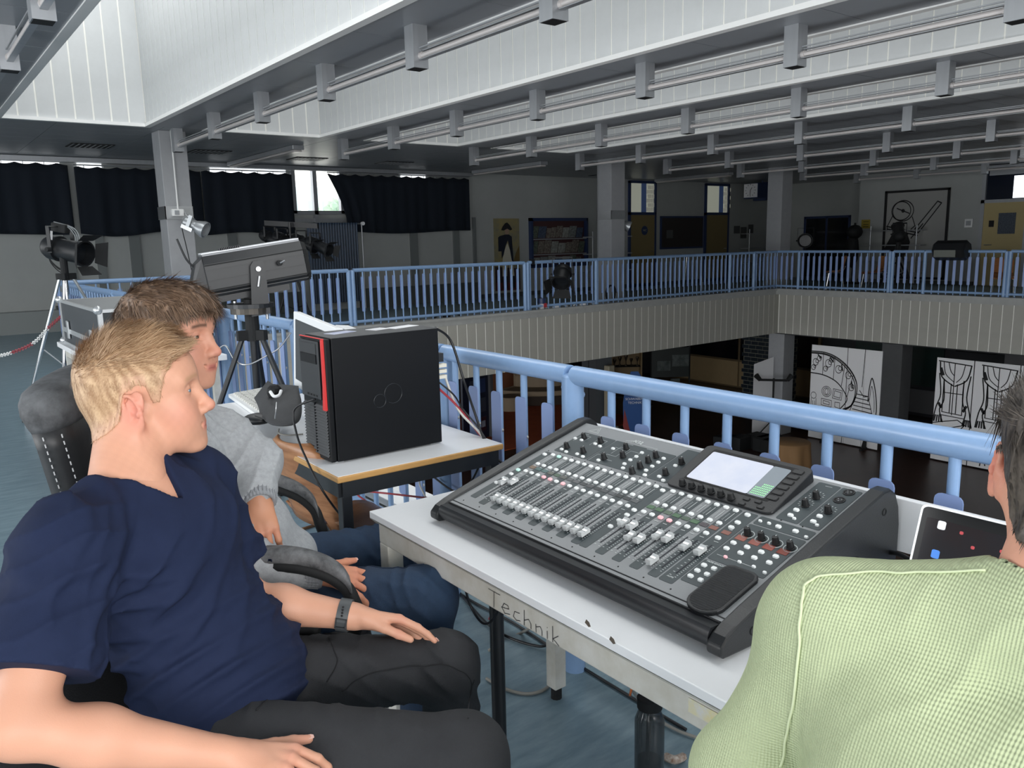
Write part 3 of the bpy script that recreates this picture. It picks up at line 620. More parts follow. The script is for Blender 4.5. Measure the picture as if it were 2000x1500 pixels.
# silver spotlights strapped to the pillars
for i, (cx, cy, px, py, k, pcx, lb) in enumerate(((3.2, 12.2, 380, 440, 10.9, 3.385, 'silver spotlight strapped to the grey pillar at left'), (12.05, 12.3, 1216, 437, 17.2, 12.25, 'silver spotlight strapped to the far dark pillar'))):
    s = (.37, .4)[i]
    zc = (P(350, 412, 10.9)[2], P(1178, 422, 17.5)[2])[i]
    o = MB().box((cx-.012, cy-.012, zc-.09), (cx+s+.012, cy-.001, zc+.09)).box((cx-.012, cy+s+.001, zc-.09), (cx+s+.012, cy+s+.012, zc+.09)).box((cx-.012, cy-.012, zc-.09), (cx-.001, cy+s+.012, zc+.09)).box((cx+s+.001, cy-.012, zc-.09), (cx+s+.012, cy+s+.012, zc+.09)).build('metal_band', m_steel, None); tag(o, ['steel band clamped around the near grey pillar', 'steel band clamped around the far dark pillar'][i], 'band')
    c = P(px, py, k); t, c, aim, side, up = lantern('spotlight', lb, c, R_*.9-F_*.1+np.array((0, 0, -.42)), .34, .08, None, m_silver, False, yoke=False)
    MB().lathe(c-aim*.17, aim, [(.2, .078), (.3, .115), (.34, .115), (.34, .1), (.3, .09)], 20).build('hood', m_silver, t, 'x')
    MB().obox(c-aim*.05-F_*.09, (aim, side, up), (.05, .01, .2)).build('yoke', m_silver, t); MB().obox(c-aim*.05-F_*.09+up*-.08, (aim, side, up), (.16, .02, .05)).build('bracket', m_steel, t)
    MB().cyl(c-aim*.05-F_*.08+(0, 0, .08), (cx+s*.7, cy-.01, zc), .012, 8).build('arm', m_silver, t)
    MB().tube(spline([c-aim*.17, c-aim*.2+np.array((0, 0, -.12)), c-aim*.16+np.array((0, 0, -.35)), c-aim*.1+np.array((0, 0, -.7))], 6), .006, 6).build('cable', m_blackmatt, t)
MB_ = MB(); MB_.cyl((3.36, 12.17, P(350, 412, 10.9)[2]), (3.36, 12.17, H), .012, 8); o = MB_.build('conduit', m_trimw, None); tag(o, 'thin pale conduit running up the near grey pillar', 'conduit')
o = MB().box((3.27, 12.13, P(350, 412, 10.9)[2]-.05), (3.43, 12.187, P(350, 412, 10.9)[2]+.05)).build('socket_box', m_trimw, None, bevel=.01); tag(o, 'pale junction box on the band of the near grey pillar', 'box'); MB().box((3.3, 12.12, P(350, 412, 10.9)[2]-.03), (3.36, 12.13, P(350, 412, 10.9)[2]+.03)).build('lid', m_alu, o)
# barn-door lamp hung on the far railing, and the flood on the right railing
c = P(1098, 538, 14.3); lt0 = lantern('stage_lantern', 'black barn-door lamp tilted down over the far railing', c, R_*-.15-F_*.55+np.array((0, 0, -.62)), .38, .16)[0]
MB().obox((c[0], 11.75, 1.03), ((1, 0, 0), (0, 1, 0), (0, 0, 1)), (.06, .09, .1)).build('clamp', m_black, lt0)
c = X(1856, 487, 17.05); t, c, aim, side, up = lantern('stage_lantern', 'black lamp on a dark backdrop stand in front of the framed drawing', X(1756, 455, 18.2), (.3, .3, .55), .42, .13, None, m_blackmatt, False)
fl = thing('floodlight', 'black box floodlight clamped on the right railing', 'floodlight', c0)
c = X(1857, 489, 17.05)
MB().lathe(c+np.array((0, .3, 0)), (0, -1, 0), [(0, 0), (0, .17), (.03, .2), (.6, .2), (.63, .17), (.63, 0)], 8).build('housing', m_black, fl); fl.location = tuple(float(v) for v in c)
for ch in list(fl.children): ch.matrix_parent_inverse = wm(fl).inverted()
MB().obox(c+np.array((-.19, 0.03, -.06)), ((1, 0, 0), (0, 1, 0), (0, 0, 1)), (.02, .42, .14)).build('glass', mat('flood_glass', '6d7069', .2), fl)
MB().cyl(c+(0, 0, -.2), (c[0], c[1], 1.06), .02, 8).build('bracket', m_black, fl)
ts = tripod('dark tripod stand in front of the framed drawing', (18.2, X(1756, 455, 18.2)[1]), 1.1, None, .45, .4, m_blackmatt, r=.022, top=X(1756, 455, 18.2)[2]-.1)

# small things on the far kerb
for i, (px, py, lb) in enumerate(((872, 612, 'small black clamp with cables on the far kerb at left'), (1058, 590, 'dark and red drink cup on the far kerb'), (1195, 574, 'coiled black cable hanging at the far kerb'), (1085, 595, 'small white plug on the far kerb'), (1138, 590, 'white cable end on the far kerb near the pillar'))):
    c = Y(px, py, 11.78)
    if i == 1:
        t = thing('cup', lb, 'cup', (c[0], c[1], .14)); MB().cyl((c[0], c[1], .14), (c[0], c[1], .24), .05, 14, .06).build('body', mat('cup_white', 'c9c9cc', .5), t, 'x'); MB().cyl((c[0], c[1], .24), (c[0], c[1], .34), .075, 14, .08).build('rim', m_dkblue, t, 'x'); MB().cbox((c[0]+.03, c[1]-.07, .21), (.06, .02, .08)).build('patch', mat('red_patch', 'a8363c', .5), t)
    elif i == 2:
        mb = MB(); mb.tube([(c[0]+.12*math.cos(a*.5), c[1]+.01*a/6, .33+.16*math.sin(a*.5)) for a in range(40)], .014, 6); tag(mb.build('cable_coil', m_blackmatt, None, 'x'), lb, 'cable')
    else:
        mb = MB(); mb.tube(spline([(c[0]-.25, c[1], .15), (c[0]-.1, c[1], .2), (c[0], c[1], .16), (c[0]+.12, c[1], .2), (c[0]+.3, c[1], .15)], 5), .014, 6); mb.cbox((c[0], c[1], .17), (.12, .06, .06)); o = mb.build('cable_end' if i != 0 else 'clamp', m_blackmatt if i == 0 else m_paper); tag(o, lb, 'cable')
# plywood chairs on the far gallery
def shell_chair(label, c, rz, s=1., m=None, seat=None):
    t = thing('plywood_chair', label, 'chair', (0, 0, 0)); m = m or m_wood
    def surf(fn, nu, nv):
        mb = MB(); vs = [fn(i/nu, j/nv) for i in range(nu+1) for j in range(nv+1)]; mb.add(vs, [(i*(nv+1)+j, (i+1)*(nv+1)+j, (i+1)*(nv+1)+j+1, i*(nv+1)+j+1) for i in range(nu) for j in range(nv)]); return mb
    def back(u, v):
        wd = .2*(1-.25*(2*v-1)**4) if v > .5 else .2-.02*(1-v); a = (u-.5)*2; return (-.2+.035*a*a*1.2-.08*v, a*wd*(1 if v < .85 else math.sqrt(max(.35, 1-((v-.85)/.15)**2*.5))), .52+.33*v)
    def seat_(u, v): a = (u-.5)*2; x = -.19+.41*v; return (x, a*(.19+.02*math.sin(v*PI)), .45+.018*a*a+(.09*(1-v*4)**2 if v < .25 else 0)-(.03*((v-.8)/.2)**2 if v > .8 else 0))
    for nme, fn in (('back', back), ('seat', seat_)):
        o = surf(fn, 10, 10).build(nme, m, t, 'all'); sd = o.modifiers.new('ply', 'SOLIDIFY'); sd.thickness = .01
    for sg in (-1, 1):
        MB().tube([(-.17, sg*.18, .43), (-.23, sg*.2, 0)], .011, 8).build('leg', m_chrome, t); MB().tube([(.14, sg*.18, .43), (.2, sg*.2, 0)], .011, 8).build('leg', m_chrome, t)
        MB().tube([(.14, sg*.17, .43), (-.17, sg*.17, .43), (-.25, sg*.14, .6)], .01, 8).build('frame', m_chrome, t)
    t.matrix_basis = Matrix.Translation(c) @ Matrix.Rotation(rz, 4, 'Z') @ Matrix.Scale(s, 4); return t
shell_chair('orange plywood chair behind the right railing, left of the drawing', (19.2, X(1705, 530, 19.2)[1], 0), 2.5)
shell_chair('brown plywood chair beside the recessed glass door', (19.2, X(1630, 520, 19.2)[1], 0), 2.2)
shell_chair('plywood chair behind the far end of the right railing', (18.3, X(1960, 530, 18.3)[1], 0), 3.6)
st = thing('stool', 'stool with a yellow seat below the pinboard', 'stool', (17.6, 14.9, 0)); c = Y(1355, 497, 14.9)
MB().cbox((c[0], 14.9, .92), (.42, .36, .03)).build('seat', mat('yellow_seat', 'a8893a', .5), st, bevel=.01)
for dx, dy in ((-1, -1), (1, -1), (1, 1), (-1, 1)): MB().cyl((c[0]+dx*.14, 14.9+dy*.12, .9), (c[0]+dx*.2, 14.9+dy*.16, 0), .012, 8).build('leg', m_chrome, st)
st.location = (float(c[0]), 14.9, 0)
for ch in st.children: ch.matrix_parent_inverse = wm(st).inverted()
for i, (px, py, lb) in enumerate(((1573, 470, 'dark round lamp right of the far pillar'), (1521, 475, 'dark round lamp left of the far pillar'))):
    c = P(px, py, 21.8 if i else 20.5); tt, c, *_ = lantern('stage_lantern', lb, c, (-1, -.6, 0), .3, .17, None, m_blackmatt, False); MB().cyl((c[0], c[1], 0), (c[0], c[1], c[2]-.1), .025, 8).build('stand', m_blackmatt, tt)
o = thing('coat_stand', 'dark coat stand with hanging coats beside the recess corner', 'coat stand', (21.3, 12.95, 0)); cc = X(1668, 480, 21.6)
MB().cyl((cc[0], cc[1], 0), (cc[0], cc[1], 1.7), .03, 8).build('pole', m_blackmatt, o); MB().ball((cc[0], cc[1], 1.45), (.28, .2, .2), 10).build('coat', m_blackmatt, o, 'all'); MB().ball((cc[0], cc[1]+.05, .95), (.2, .18, .5), 10).build('coat', m_blackmatt, o, 'all'); MB().cyl((cc[0], cc[1], 0), (cc[0], cc[1], .04), .22, 14).build('base', m_blackmatt, o)
o.location = (float(cc[0]), float(cc[1]), 0)
for ch in o.children: ch.matrix_parent_inverse = wm(o).inverted()

# ------------------------------------------------------------------ lower hall
def board(label, y0, y1, x, zt, seams, lines_fn, feet):
    t = thing('painted_board', label, 'stage board', (x, (y0+y1)/2, LF), 'white stage boards with line drawings')
    ys = [y0]+[y0+(y1-y0)*s for s in seams]+[y1]
    for a, b in zip(ys[:-1], ys[1:]): MB().box((x, min(a, b)+.004, LF+.03), (x+.02, max(a, b)-.004, zt)).build('panel', m_paper, t)
    h = zt-LF-.03
    fn = lambda u, v: (x-.004, y0+(y1-y0)*u, LF+.03+h*v)
    mb = MB()
    for w_, ls in lines_fn(): strokes(mb, fn, ls, w_)
    mb.build('ink_drawing', m_ink, t)
    for u in feet:
        yy = y0+(y1-y0)*u; MB().box((x-.25, yy-.03, LF), (x+.4, yy+.03, LF+.05)).build('foot', m_blackmatt, t); MB().add([(x-.02, yy-.02, LF+.04), (x-.02, yy+.02, LF+.04), (x-.02, yy+.02, LF+.4), (x-.02, yy-.02, LF+.4), (x-.2, yy-.02, LF+.04), (x-.2, yy+.02, LF+.04)], [(0, 1, 2, 3), (0, 3, 4), (1, 5, 2), (3, 2, 5, 4), (0, 4, 5, 1)]).build('brace', m_blackmatt, t)
    return t
def stairs():
    arc = [(.0+.0, .93), (.2, .93), (.38, .89), (.55, .8), (.66, .68), (.68, .55), (.62, .42), (.5, .36)]
    arc2 = [(0, .7), (.2, .69), (.38, .64), (.5, .55), (.55, .46), (.45, .35)]
    A_ = spline(arc, 5); B_ = spline(arc2, 5)
    yield .012, [A_, [(u*.97, v-.02) for u, v in A_], B_]
    yield .006, [[(u, v-.012) for u, v in A_]]
    yield .008, [[(.18, .93), (.18, .7)], [(.35, .9), (.34, .66)], [(.5, .84), (.46, .6)], [(.62, .73), (.55, .5)], [(.53, 1.0), (.53, .35), (.5, 0)], [(.77, 1.), (.75, .62)]]
    for cx, cy, r in ((.07, .82, .04), (.12, .86, .03), (.26, .82, .045), (.3, .86, .03), (.41, .77, .045), (.55, .72, .04), (.6, .6, .04), (.22, .76, .03), (.04, .76, .03)):
        yield .007, [cir(cx, cy, r, r*.9, 14), cir(cx+.02, cy+.01, r*.5, r*.5, 10)]
    yield .016, [[(.1, .9), (.14, .87)], [(.28, .88), (.33, .84)], [(.45, .82), (.47, .76)], [(.6, .66), (.62, .6)]]
    yield .006, [cir(.25, .52, .07, .055, 20), cir(.25, .52, .05, .04, 18), cir(.25, .52, .025, .03, 12), [(.35, .56), (.48, .55), (.47, .45), (.34, .46), (.35, .56)], [(.37, .54), (.46, .53), (.45, .47), (.36, .48), (.37, .54)], [(.18, .44), (.33, .43), (.33, .36), (.18, .37), (.18, .44)], [(.21, .42), (.3, .41), (.3, .38), (.21, .39), (.21, .42)], [(.38, .42), (.45, .42), (.45, .36), (.38, .37), (.38, .42)], cir(.06, .46, .04, .035, 14), [(.03, .43), (.02, .28), (.1, .28), (.1, .43)], [(.05, .4), (.05, .3)], [(.08, .4), (.08, .3)], cir(.25, .25, .12, .05, 18)]
    for i in range(7): yield .009, [[(.68-.012*i, .54-.04*i), (.84+.016*i, .53-.042*i)]]
    yield .008, [[(.72, .58), (.78, .52), (.84, .53), (.94, .26)], [(.68, .54), (.56, .27)]]
    yield .013, [spline([(.84, .48), (.85, .62), (.88, .72), (.93, .6), (.96, .42), (.94, .28), (.9, .26)], 5)]
    yield .007, [spline([(.86, .5), (.88, .64), (.92, .52), (.93, .38)], 5), cir(.9, .27, .03, .03, 12), [(.56, .27), (.62, .2), (.8, .07), (.9, .2)], [(.8, .07), (.82, .22)], spline([(.7, .2), (.82, .14), (.9, .26)], 5)]
def windows():
    for x0 in (.02, .36):
        w_ = .26
        yield .011, [[(x0, .97), (x0+w_, .95)], spline([(x0+.01, .96), (x0+.03, .82), (x0+.13, .74)], 5), spline([(x0+w_, .95), (x0+w_-.03, .81), (x0+.14, .74)], 5)]
        yield .007, [spline([(x0+.04, .96), (x0+.06, .85), (x0+.13, .78)], 5), spline([(x0+.08, .96), (x0+.1, .88), (x0+.13, .84)], 5), spline([(x0+w_-.05, .95), (x0+w_-.07, .84), (x0+.15, .78)], 5), [(x0+.13, .96), (x0+.13, .46)]]
        yield .008, [[(x0+.05, .78), (x0+.05, .48), (x0+.21, .47), (x0+.21, .78)], [(x0+.11, .76), (x0+.11, .48)], [(x0+.16, .76), (x0+.16, .48)], [(x0+.05, .67), (x0+.21, .67)], [(x0+.03, .45), (x0+.23, .44)]]
        yield .01, [spline([(x0+.01, .85), (x0+.03, .65), (x0-.0, .52), (x0-.02, .38)], 5), spline([(x0+.05, .8), (x0+.06, .6), (x0+.03, .5), (x0+.06, .38)], 5), spline([(x0+w_, .85), (x0+w_-.02, .65), (x0+w_+.01, .5), (x0+w_+.03, .36)], 5), spline([(x0+w_-.05, .8), (x0+w_-.05, .6), (x0+w_-.02, .5), (x0+w_-.04, .38)], 5)]
        for k in range(4): yield .012, [[(x0-.01+.02*k, .38), (x0+.0+.015*k, .44)], [(x0+w_-.03+.02*k, .37), (x0+w_-.02+.012*k, .43)]]
        yield .022, [[(x0+.02, .56), (x0+.04, .52)], [(x0+w_-.02, .56), (x0+w_-.04, .51)], [(x0+.02, .9), (x0+.04, .84)]]
    yield .007, [[(.7, .82), (.93, .8), (.92, .62), (.69, .64), (.7, .82)], cir(.81, .72, .08, .06, 16), [(.74, .78), (.88, .66)], [(.88, .78), (.74, .66)], [(.78, .8), (.82, .64)], [(.3, 1.), (.3, 0)], [(.64, 1.), (.64, 0)]]
    yield .009, [[(.68, .48), (1., .46)], [(.7, .46), (.7, .2)], [(.98, .45), (.98, .2)], [(.7, .38), (.98, .37)], [(.7, .29), (.98, .28)], [(0, .36), (.2, .42), (.26, .38), (.06, .3), (0, .31)], [(.06, .3), (.2, .29), (.26, .38)], [(.07, .28), (.1, .1)], [(.2, .28), (.14, .1)], cir(.13, .08, .05, .02, 12), [(.42, .18), (1., .17)], [(.42, .18), (.4, .02)], spline([(.44, .03), (.46, .08), (.7, .09), (.95, .06)], 5)]
    for k in range(6): yield .01, [[(.72+.04*k, .38), (.72+.04*k, .44)]]
    for k in range(4): yield .012, [[(.74+.06*k, .29), (.745+.06*k, .34)]]
board('white stage board painted with a curved staircase, in the lower hall', 11.12, 9.32, 17.75, -1.25, (.53, .77), stairs, (.28, .85))
board('white stage board painted with curtained windows, in the lower hall', 8.2, 5.6, 17.95, -1.29, (.3, .64), windows, (.22, .62))
t = thing('roll_banner', 'narrow white banner stand beside the brick pillar', 'banner', (17.2, 12.6, LF)); a, b = Z(1468, 856, LF), Z(1506, 848, LF)
MB().add([a, b, b+(0, 0, 2.0), a+(0, 0, 1.88), a+(.01, .01, 0), b+(.01, .01, 0), b+(.01, .01, 2.0), a+(.01, .01, 1.88)], [(0, 1, 2, 3), (7, 6, 5, 4), (0, 4, 5, 1), (1, 5, 6, 2), (2, 6, 7, 3), (3, 7, 4, 0)]).build('sheet', m_paper, t); MB().cyl(a, b, .04, 8).build('base', m_alu, t)
t = thing('microphone_stand', 'black tripod stand with small lamps before the banner', 'stand', (17.1, 12.0, LF)); c = Z(1507, 858, LF)
MB().cyl(c, c+(0, 0, 1.55), .025, 8).build('pole', m_blackmatt, t); MB().cyl(c+(-.2, .25, 1.5), c+(.2, -.25, 1.5), .03, 8).build('cross_bar', m_blackmatt, t)
for s in (-1, 1): MB().cyl(c+np.array((.2*s, -.25*s, 1.5)), c+np.array((.3*s, -.3*s, 1.62)), .05, 8, .07).build('lamp', m_blackmatt, t)
for i in range(3): MB().cyl(c+(0, 0, .5), c+(.4*math.cos(i*2.09), .4*math.sin(i*2.09), .0), .015, 6).build('leg', m_blackmatt, t)
c = Z(1540, 930, LF); t = thing('round_table', 'round table under a brown cloth in the lower hall', 'table', (c[0], c[1], LF))
vs = []; n = 48
for r_, z_ in ((0, .76), (.4, .76), (.42, .74)): vs += [(c[0]+r_*math.cos(2*PI*k/n), c[1]+r_*math.sin(2*PI*k/n), LF+z_) for k in range(n)]
for z_, am in ((.4, .03), (.02, .05)): vs += [(c[0]+(.44+am*math.sin(k*PI/3))*math.cos(2*PI*k/n), c[1]+(.44+am*math.sin(k*PI/3))*math.sin(2*PI*k/n), LF+z_) for k in range(n)]
MB().add(vs, [(i*n+k, i*n+(k+1) % n, (i+1)*n+(k+1) % n, (i+1)*n+k) for i in range(4) for k in range(n)]).build('tablecloth', mat('brown_cloth', '8c6b47', .8), t, 'all')
c = Z(1478, 880, LF); t = thing('equipment_pile', 'dark pile of stage equipment left of the round table', 'equipment', (c[0], c[1], LF))
for i in range(5): MB().cbox((c[0]+random.uniform(-.5, .4), c[1]+random.uniform(-.4, .6), LF+.16), (random.uniform(.3, .6), random.uniform(.3, .5), .32)).build('box', m_blackmatt, t, bevel=.02)
# mural
t = thing('mural', 'dark green painting with a golden standing figure on the lower wall', 'painting', (22.05, 11, LF+.9))
MB().box((22.04, 9.9, LF+.85), (22.09, 12.4, -1.0)).build('canvas', mat('dark_green_paint', '12322f', .5, c2='1c2a24', vs=1.2), t)
MB().prism([(.0, 0), (.12, .0), (.1, .5), (.17, .9), (.1, 1.0), (.13, 1.12), (.06, 1.28), (-.02, 1.15), (.01, 1.02), (-.1, .9), (-.02, .5)], lambda u, v: (22.035, 11.2-u*1.6, LF+1.0+v*1.1), lambda u, v: (22.04, 11.2-u*1.6, LF+1.0+v*1.1)).build('figure', mat('dull_gold', '6a5a2a', .5), t)
MB().box((22.02, 8.45, LF+.1), (22.09, 12.6, LF+.75)).build('ledge', mat('grey_ledge', '6d6d70', .6), t)
o = MB().box((22.0, 8.6, LF+1.9), (22.09, 9.6, -1.05)).build('loudspeaker', m_blackmatt, None, bevel=.02); tag(o, 'black loudspeaker high on the lower right wall', 'speaker'); MB().cyl((21.99, 9.1, -1.4), (22.0, 9.1, -1.4), .1, 12).build('cone', m_ink, o)
mb = MB(); mb.box((22.0, 4.0, LF), (22.08, 8.4, -.98)); o = mb.build('wall_lower_pale', mat('pale_lower_wall', '8d8c90', .7)); o['kind'] = 'structure'
# lounge: sofa, pouf
m_sofa = mat('beige_upholstery', '9a8872', .8); m_sofad = mat('dark_upholstery', '3c3029', .8)
t = thing('sofa', 'curved beige sofa on the orange carpet in the lower hall', 'sofa', (15.2, 17.9, LF)); o_ = Z(1062, 800, LF)
def arcseg(r0, r1, z0, z1, a0, a1, cx, cy, n=14):
    mb = MB(); vs = []
    for i in range(n+1):
        a = a0+(a1-a0)*i/n
        for r_, z_ in ((r0, z0), (r1, z0), (r1, z1), (r0, z1)): vs.append((cx+r_*math.cos(a), cy+r_*math.sin(a), LF+z_))
    return mb.add(vs, [(i*4+j, i*4+(j+1) % 4, (i+1)*4+(j+1) % 4, (i+1)*4+j) for i in range(n) for j in range(4)]+[(0, 1, 2, 3), (n*4+3, n*4+2, n*4+1, n*4)])
cx, cy = o_[0]+1.5, o_[1]+2.1
arcseg(1.3, 2.1, .02, .3, 3.45, 5.1, cx, cy).build('base', m_sofad, t); arcseg(1.28, 2.1, .3, .46, 3.45, 5.1, cx, cy).build('seat', m_sofa, t, bevel=.03); arcseg(1.1, 1.35, .3, .85, 3.45, 5.1, cx, cy).build('backrest', m_sofa, t, bevel=.05)
c = Z(997, 800, LF); t = thing('pouf', 'round beige pouf left of the curved sofa', 'pouf', c); MB().lathe(c, (0, 0, 1), [(0, .36), (.02, .38), (.36, .38), (.42, .34), (.42, 0)], 24).build('body', m_sofa, t, 'x'); MB().lathe(c, (0, 0, 1), [(0, .36), (.03, .36)], 24).build('base', m_sofad, t)
mb = MB(); mb.box((14.6, 21.3, LF), (17.5, 21.38, -.98)); o = mb.build('wall_lounge', mat('salmon_wall', '9a6448', .7)); o['kind'] = 'structure'
c = Z(1030, 780, LF); o = MB().box((c[0]+.3, c[1]+.5, LF), (c[0]+1.5, c[1]+.9, LF+1.15)).build('counter', mat('brown_counter', '7a5138', .6), None, bevel=.02); tag(o, 'brown counter behind the beige sofa', 'counter'); MB().box((c[0]+.25, c[1]+.45, LF+1.15), (c[0]+1.55, c[1]+.95, LF+1.2)).build('counter_top', m_sofad, o)
# poster stand at left
t = thing('poster_stand', 'dark blue poster display stand in the lower hall', 'display', (11.4, 16.2, LF)); a = Z(905, 870, LF); b = Z(962, 850, LF); dd = (b-a)/np.linalg.norm(b-a); nn = np.cross(dd, (0, 0, 1))
MB().obox((a+b)/2+(0, 0, .95), (dd, nn, (0, 0, 1)), (np.linalg.norm(b-a), .06, 1.9)).build('panel', mat('poster_navy', '151c33', .4), t)
for j in range(2):
    for i in range(3): MB().obox((a+b)/2+dd*((j-.5)*.36)+nn*.035+np.array((0, 0, .4+.5*i)), (dd, nn, (0, 0, 1)), (.26, .01, .36)).build('poster', mat('poster_dark%d' % ((i+j) % 3), ('2a3a63', '3c1f2a', '3a4050')[(i+j) % 3], .4), t)
for i, (px, pz) in enumerate(((.17, .42),)): MB().obox((a+b)/2+dd*.19+nn*.045+np.array((0, 0, .4)), (dd, nn, (0, 0, 1)), (.14, .008, .16)).build('label', mat('pale_label', '8a8fa0', .5), t)
t2 = MB().obox((a+b)/2+dd*.5+(0, 0, 1.0), (dd, nn, (0, 0, 1)), (.12, .2, 2.0)).build('display_post', mat('grey_post', '5b5b5e', .6), None); tag(t2, 'grey post standing beside the poster display', 'post')
# grey partition, pale post, surf-shaped banner, trophy cabinet, screen
a = Z(1150, 820, LF); b = Z(1182, 832, LF); o = MB().obox((a+b)/2+(0, 0, 1.2), ((b-a)/np.linalg.norm(b-a), np.cross((b-a)/np.linalg.norm(b-a), (0, 0, 1)), (0, 0, 1)), (.75, .5, 2.4)).build('grey_cupboard', mat('cupboard_grey', '55595d', .5), None); tag(o, 'grey cupboard in the lower hall left of the blue banner', 'cupboard')
d = (b-a)/np.linalg.norm(b-a); nn = np.cross(d, (0, 0, 1)); MB().obox((a+b)/2+nn*.255+(0, 0, 1.2), (d, nn, (0, 0, 1)), (.02, .01, 2.3)).build('door_gap', m_ink, o)
c = Z(1190, 835, LF); t = thing('advice_column', 'pale narrow column terminal beside the grey cupboard', 'terminal', c); MB().cbox(c+(0, 0, .85), (.22, .2, 1.7)).build('body', mat('pale_terminal', 'a8a08c', .5), t, bevel=.03); MB().cbox(c+(0, 0, .02), (.34, .34, .04)).build('base', m_alu, t)
c = Z(1236, 850, LF); dd = np.array((.8, -.6, 0)); t = thing('flag_banner', 'blue surfboard-shaped advertising banner in the lower hall', 'banner', c)
fnb = lambda u, v, s=0.: tuple(c+dd*u*.62+np.array((0, 0, .05+1.62*v))+np.cross(dd, (0, 0, 1))*s)
pl = [(-.28, 0), (.3, 0), (.46, .2), (.52, .45), (.48, .7), (.36, .9), (.2, 1.0), (-.1, 1.0), (-.3, .8), (-.42, .5), (-.4, .2)]
MB().prism(pl, lambda u, v: fnb(u, v), lambda u, v: fnb(u, v, .02)).build('cloth', mat('banner_blue', '1f4f8f', .5), t)
MB().prism([(u*.32-.12, v*.115+.82) for u, v in cir(0, 0, 1, 1, 20)[:-1]], lambda u, v: fnb(u, v, .021), lambda u, v: fnb(u, v, .024)).build('disc', mat('disc_pale', 'aab3c4', .5), t)
MB().prism([(-.42, .12), (-.3, .0), (-.1, 0), (-.36, .4)], lambda u, v: fnb(u, v, .021), lambda u, v: fnb(u, v, .024)).build('red_patch', mat('banner_red', '8a3433', .5), t)
MB().cyl(c, c+(0, 0, .06), .2, 14).build('base', m_blackmatt, t)
nn = np.cross(dd, (0, 0, 1))
text('SCHWABEN', .085, mat('letter_white', 'dfe5ee', .5), frame_mtx(fnb(.05, .56, .026), dd, (0, 0, 1)), t); text('TECHNIK', .085, mat('letter_white', 'dfe5ee'), frame_mtx(fnb(.07, .5, .026), dd, (0, 0, 1)), t)
text('GEH\nDEINEN', .07, m_dkblue, frame_mtx(fnb(-.12, .84, .03), dd, (0, 0, 1)), t)
c = Z(1215, 790, LF); t = thing('trophy_cabinet', 'lit cabinet of trophies standing on glass shelves', 'cabinet', c); c = Z(1222, 775, LF)
ccd = np.array((.8, -.6, 0)); nn = np.cross(ccd, (0, 0, 1))
MB().obox(c+(0, 0, 1.25)-nn*.2, (ccd, nn, (0, 0, 1)), (.95, .05, 2.5)).build('back', mat('cabinet_wood', '8a7350', .5), t)
for s in (-1, 1): MB().obox(c+ccd*.47*s+(0, 0, 1.25), (ccd, nn, (0, 0, 1)), (.04, .4, 2.5)).build('side', mat('cabinet_wood', '8a7350'), t)
for z_ in (.5, 1.0, 1.5, 2.0): MB().obox(c+(0, 0, z_), (ccd, nn, (0, 0, 1)), (.92, .36, .02)).build('shelf', m_blackmatt, t)
MB().obox(c+(0, 0, 2.5), (ccd, nn, (0, 0, 1)), (1.0, .44, .04)).build('top', m_blackmatt, t); MB().obox(c+(0, 0, .03), (ccd, nn, (0, 0, 1)), (1.0, .44, .06)).build('plinth', m_blackmatt, t)
t.location = tuple(float(v) for v in c)
for ch in t.children: ch.matrix_parent_inverse = wm(t).inverted()
tm = MB().lathe((0, 0, 0), (0, 0, 1), [(0, 0), (0, .04), (.03, .04), (.04, .012), (.1, .012), (.13, .03), (.2, .055), (.22, .05), (.2, .03), (.2, 0)], 10).mesh('trophy', mat('trophy_metal', '4b4238', .3, metal=.7), True)
for r_, z_ in enumerate((1.01, 1.51, 2.01)):
    for i in range(5):
        o = inst('trophy', tm, c+ccd*(-.36+.18*i)+nn*(.05*(-1)**i)+np.array((0, 0, z_))); o.scale = (1, 1, 1.0+.3*((i*7+r_) % 3)); tag(o, 'small dark trophy cup on a shelf of the trophy cabinet', 'trophy', 'trophies in the cabinet')
c = Z(1308, 790, LF); t = thing('notice_stand', 'dark framed notice stand with pinned sheets in the lower hall', 'notice stand', c)
dd = np.array((.8, -.6, 0)); nn = np.cross(dd, (0, 0, 1))
MB().obox(c+(0, 0, 1.3), (dd, nn, (0, 0, 1)), (1.2, .05, .9)).build('board', mat('board_dark', '16201f', .4), t)
for s in (-1, 1): MB().obox(c+dd*.58*s+(0, 0, .9), (dd, nn, (0, 0, 1)), (.04, .05, 1.8)).build('post', m_blackmatt, t); 
for s in (-1, 1): MB().obox(c+dd*.58*s+(0, 0, .02), (dd, nn, (0, 0, 1)), (.05, .5, .04)).build('foot', m_blackmatt, t)
for u, v, w_, h_ in ((.3, 1.35, .5, .35), (-.2, 1.2, .4, .3), (.15, .6, .28, .4)): MB().obox(c+dd*u+nn*.03+(0, 0, v), (dd, nn, (0, 0, 1)), (w_, .008, h_)).build('sheet', mat('sheet_grey', '5d6464', .6, c2='2f3a36', vs=6), t)
# ================================================================== NEAR OBJECTS
m_white = mat('white_laminate', 'eceef0', .35, var=.02, vs=5)
m_frame = mat('white_steel_worn', 'd3d2cc', .45, c2='bdb9ac', vs=9)
m_edge = mat('beech_edge', 'c99a5c', .45, var=.12, vs=10, stretch=(1, .2, 6))
m_blk = mat('black_steel', '202327', .4)
m_plastic = mat('black_plastic', '16181b', .45, bump=.12, bs=400)
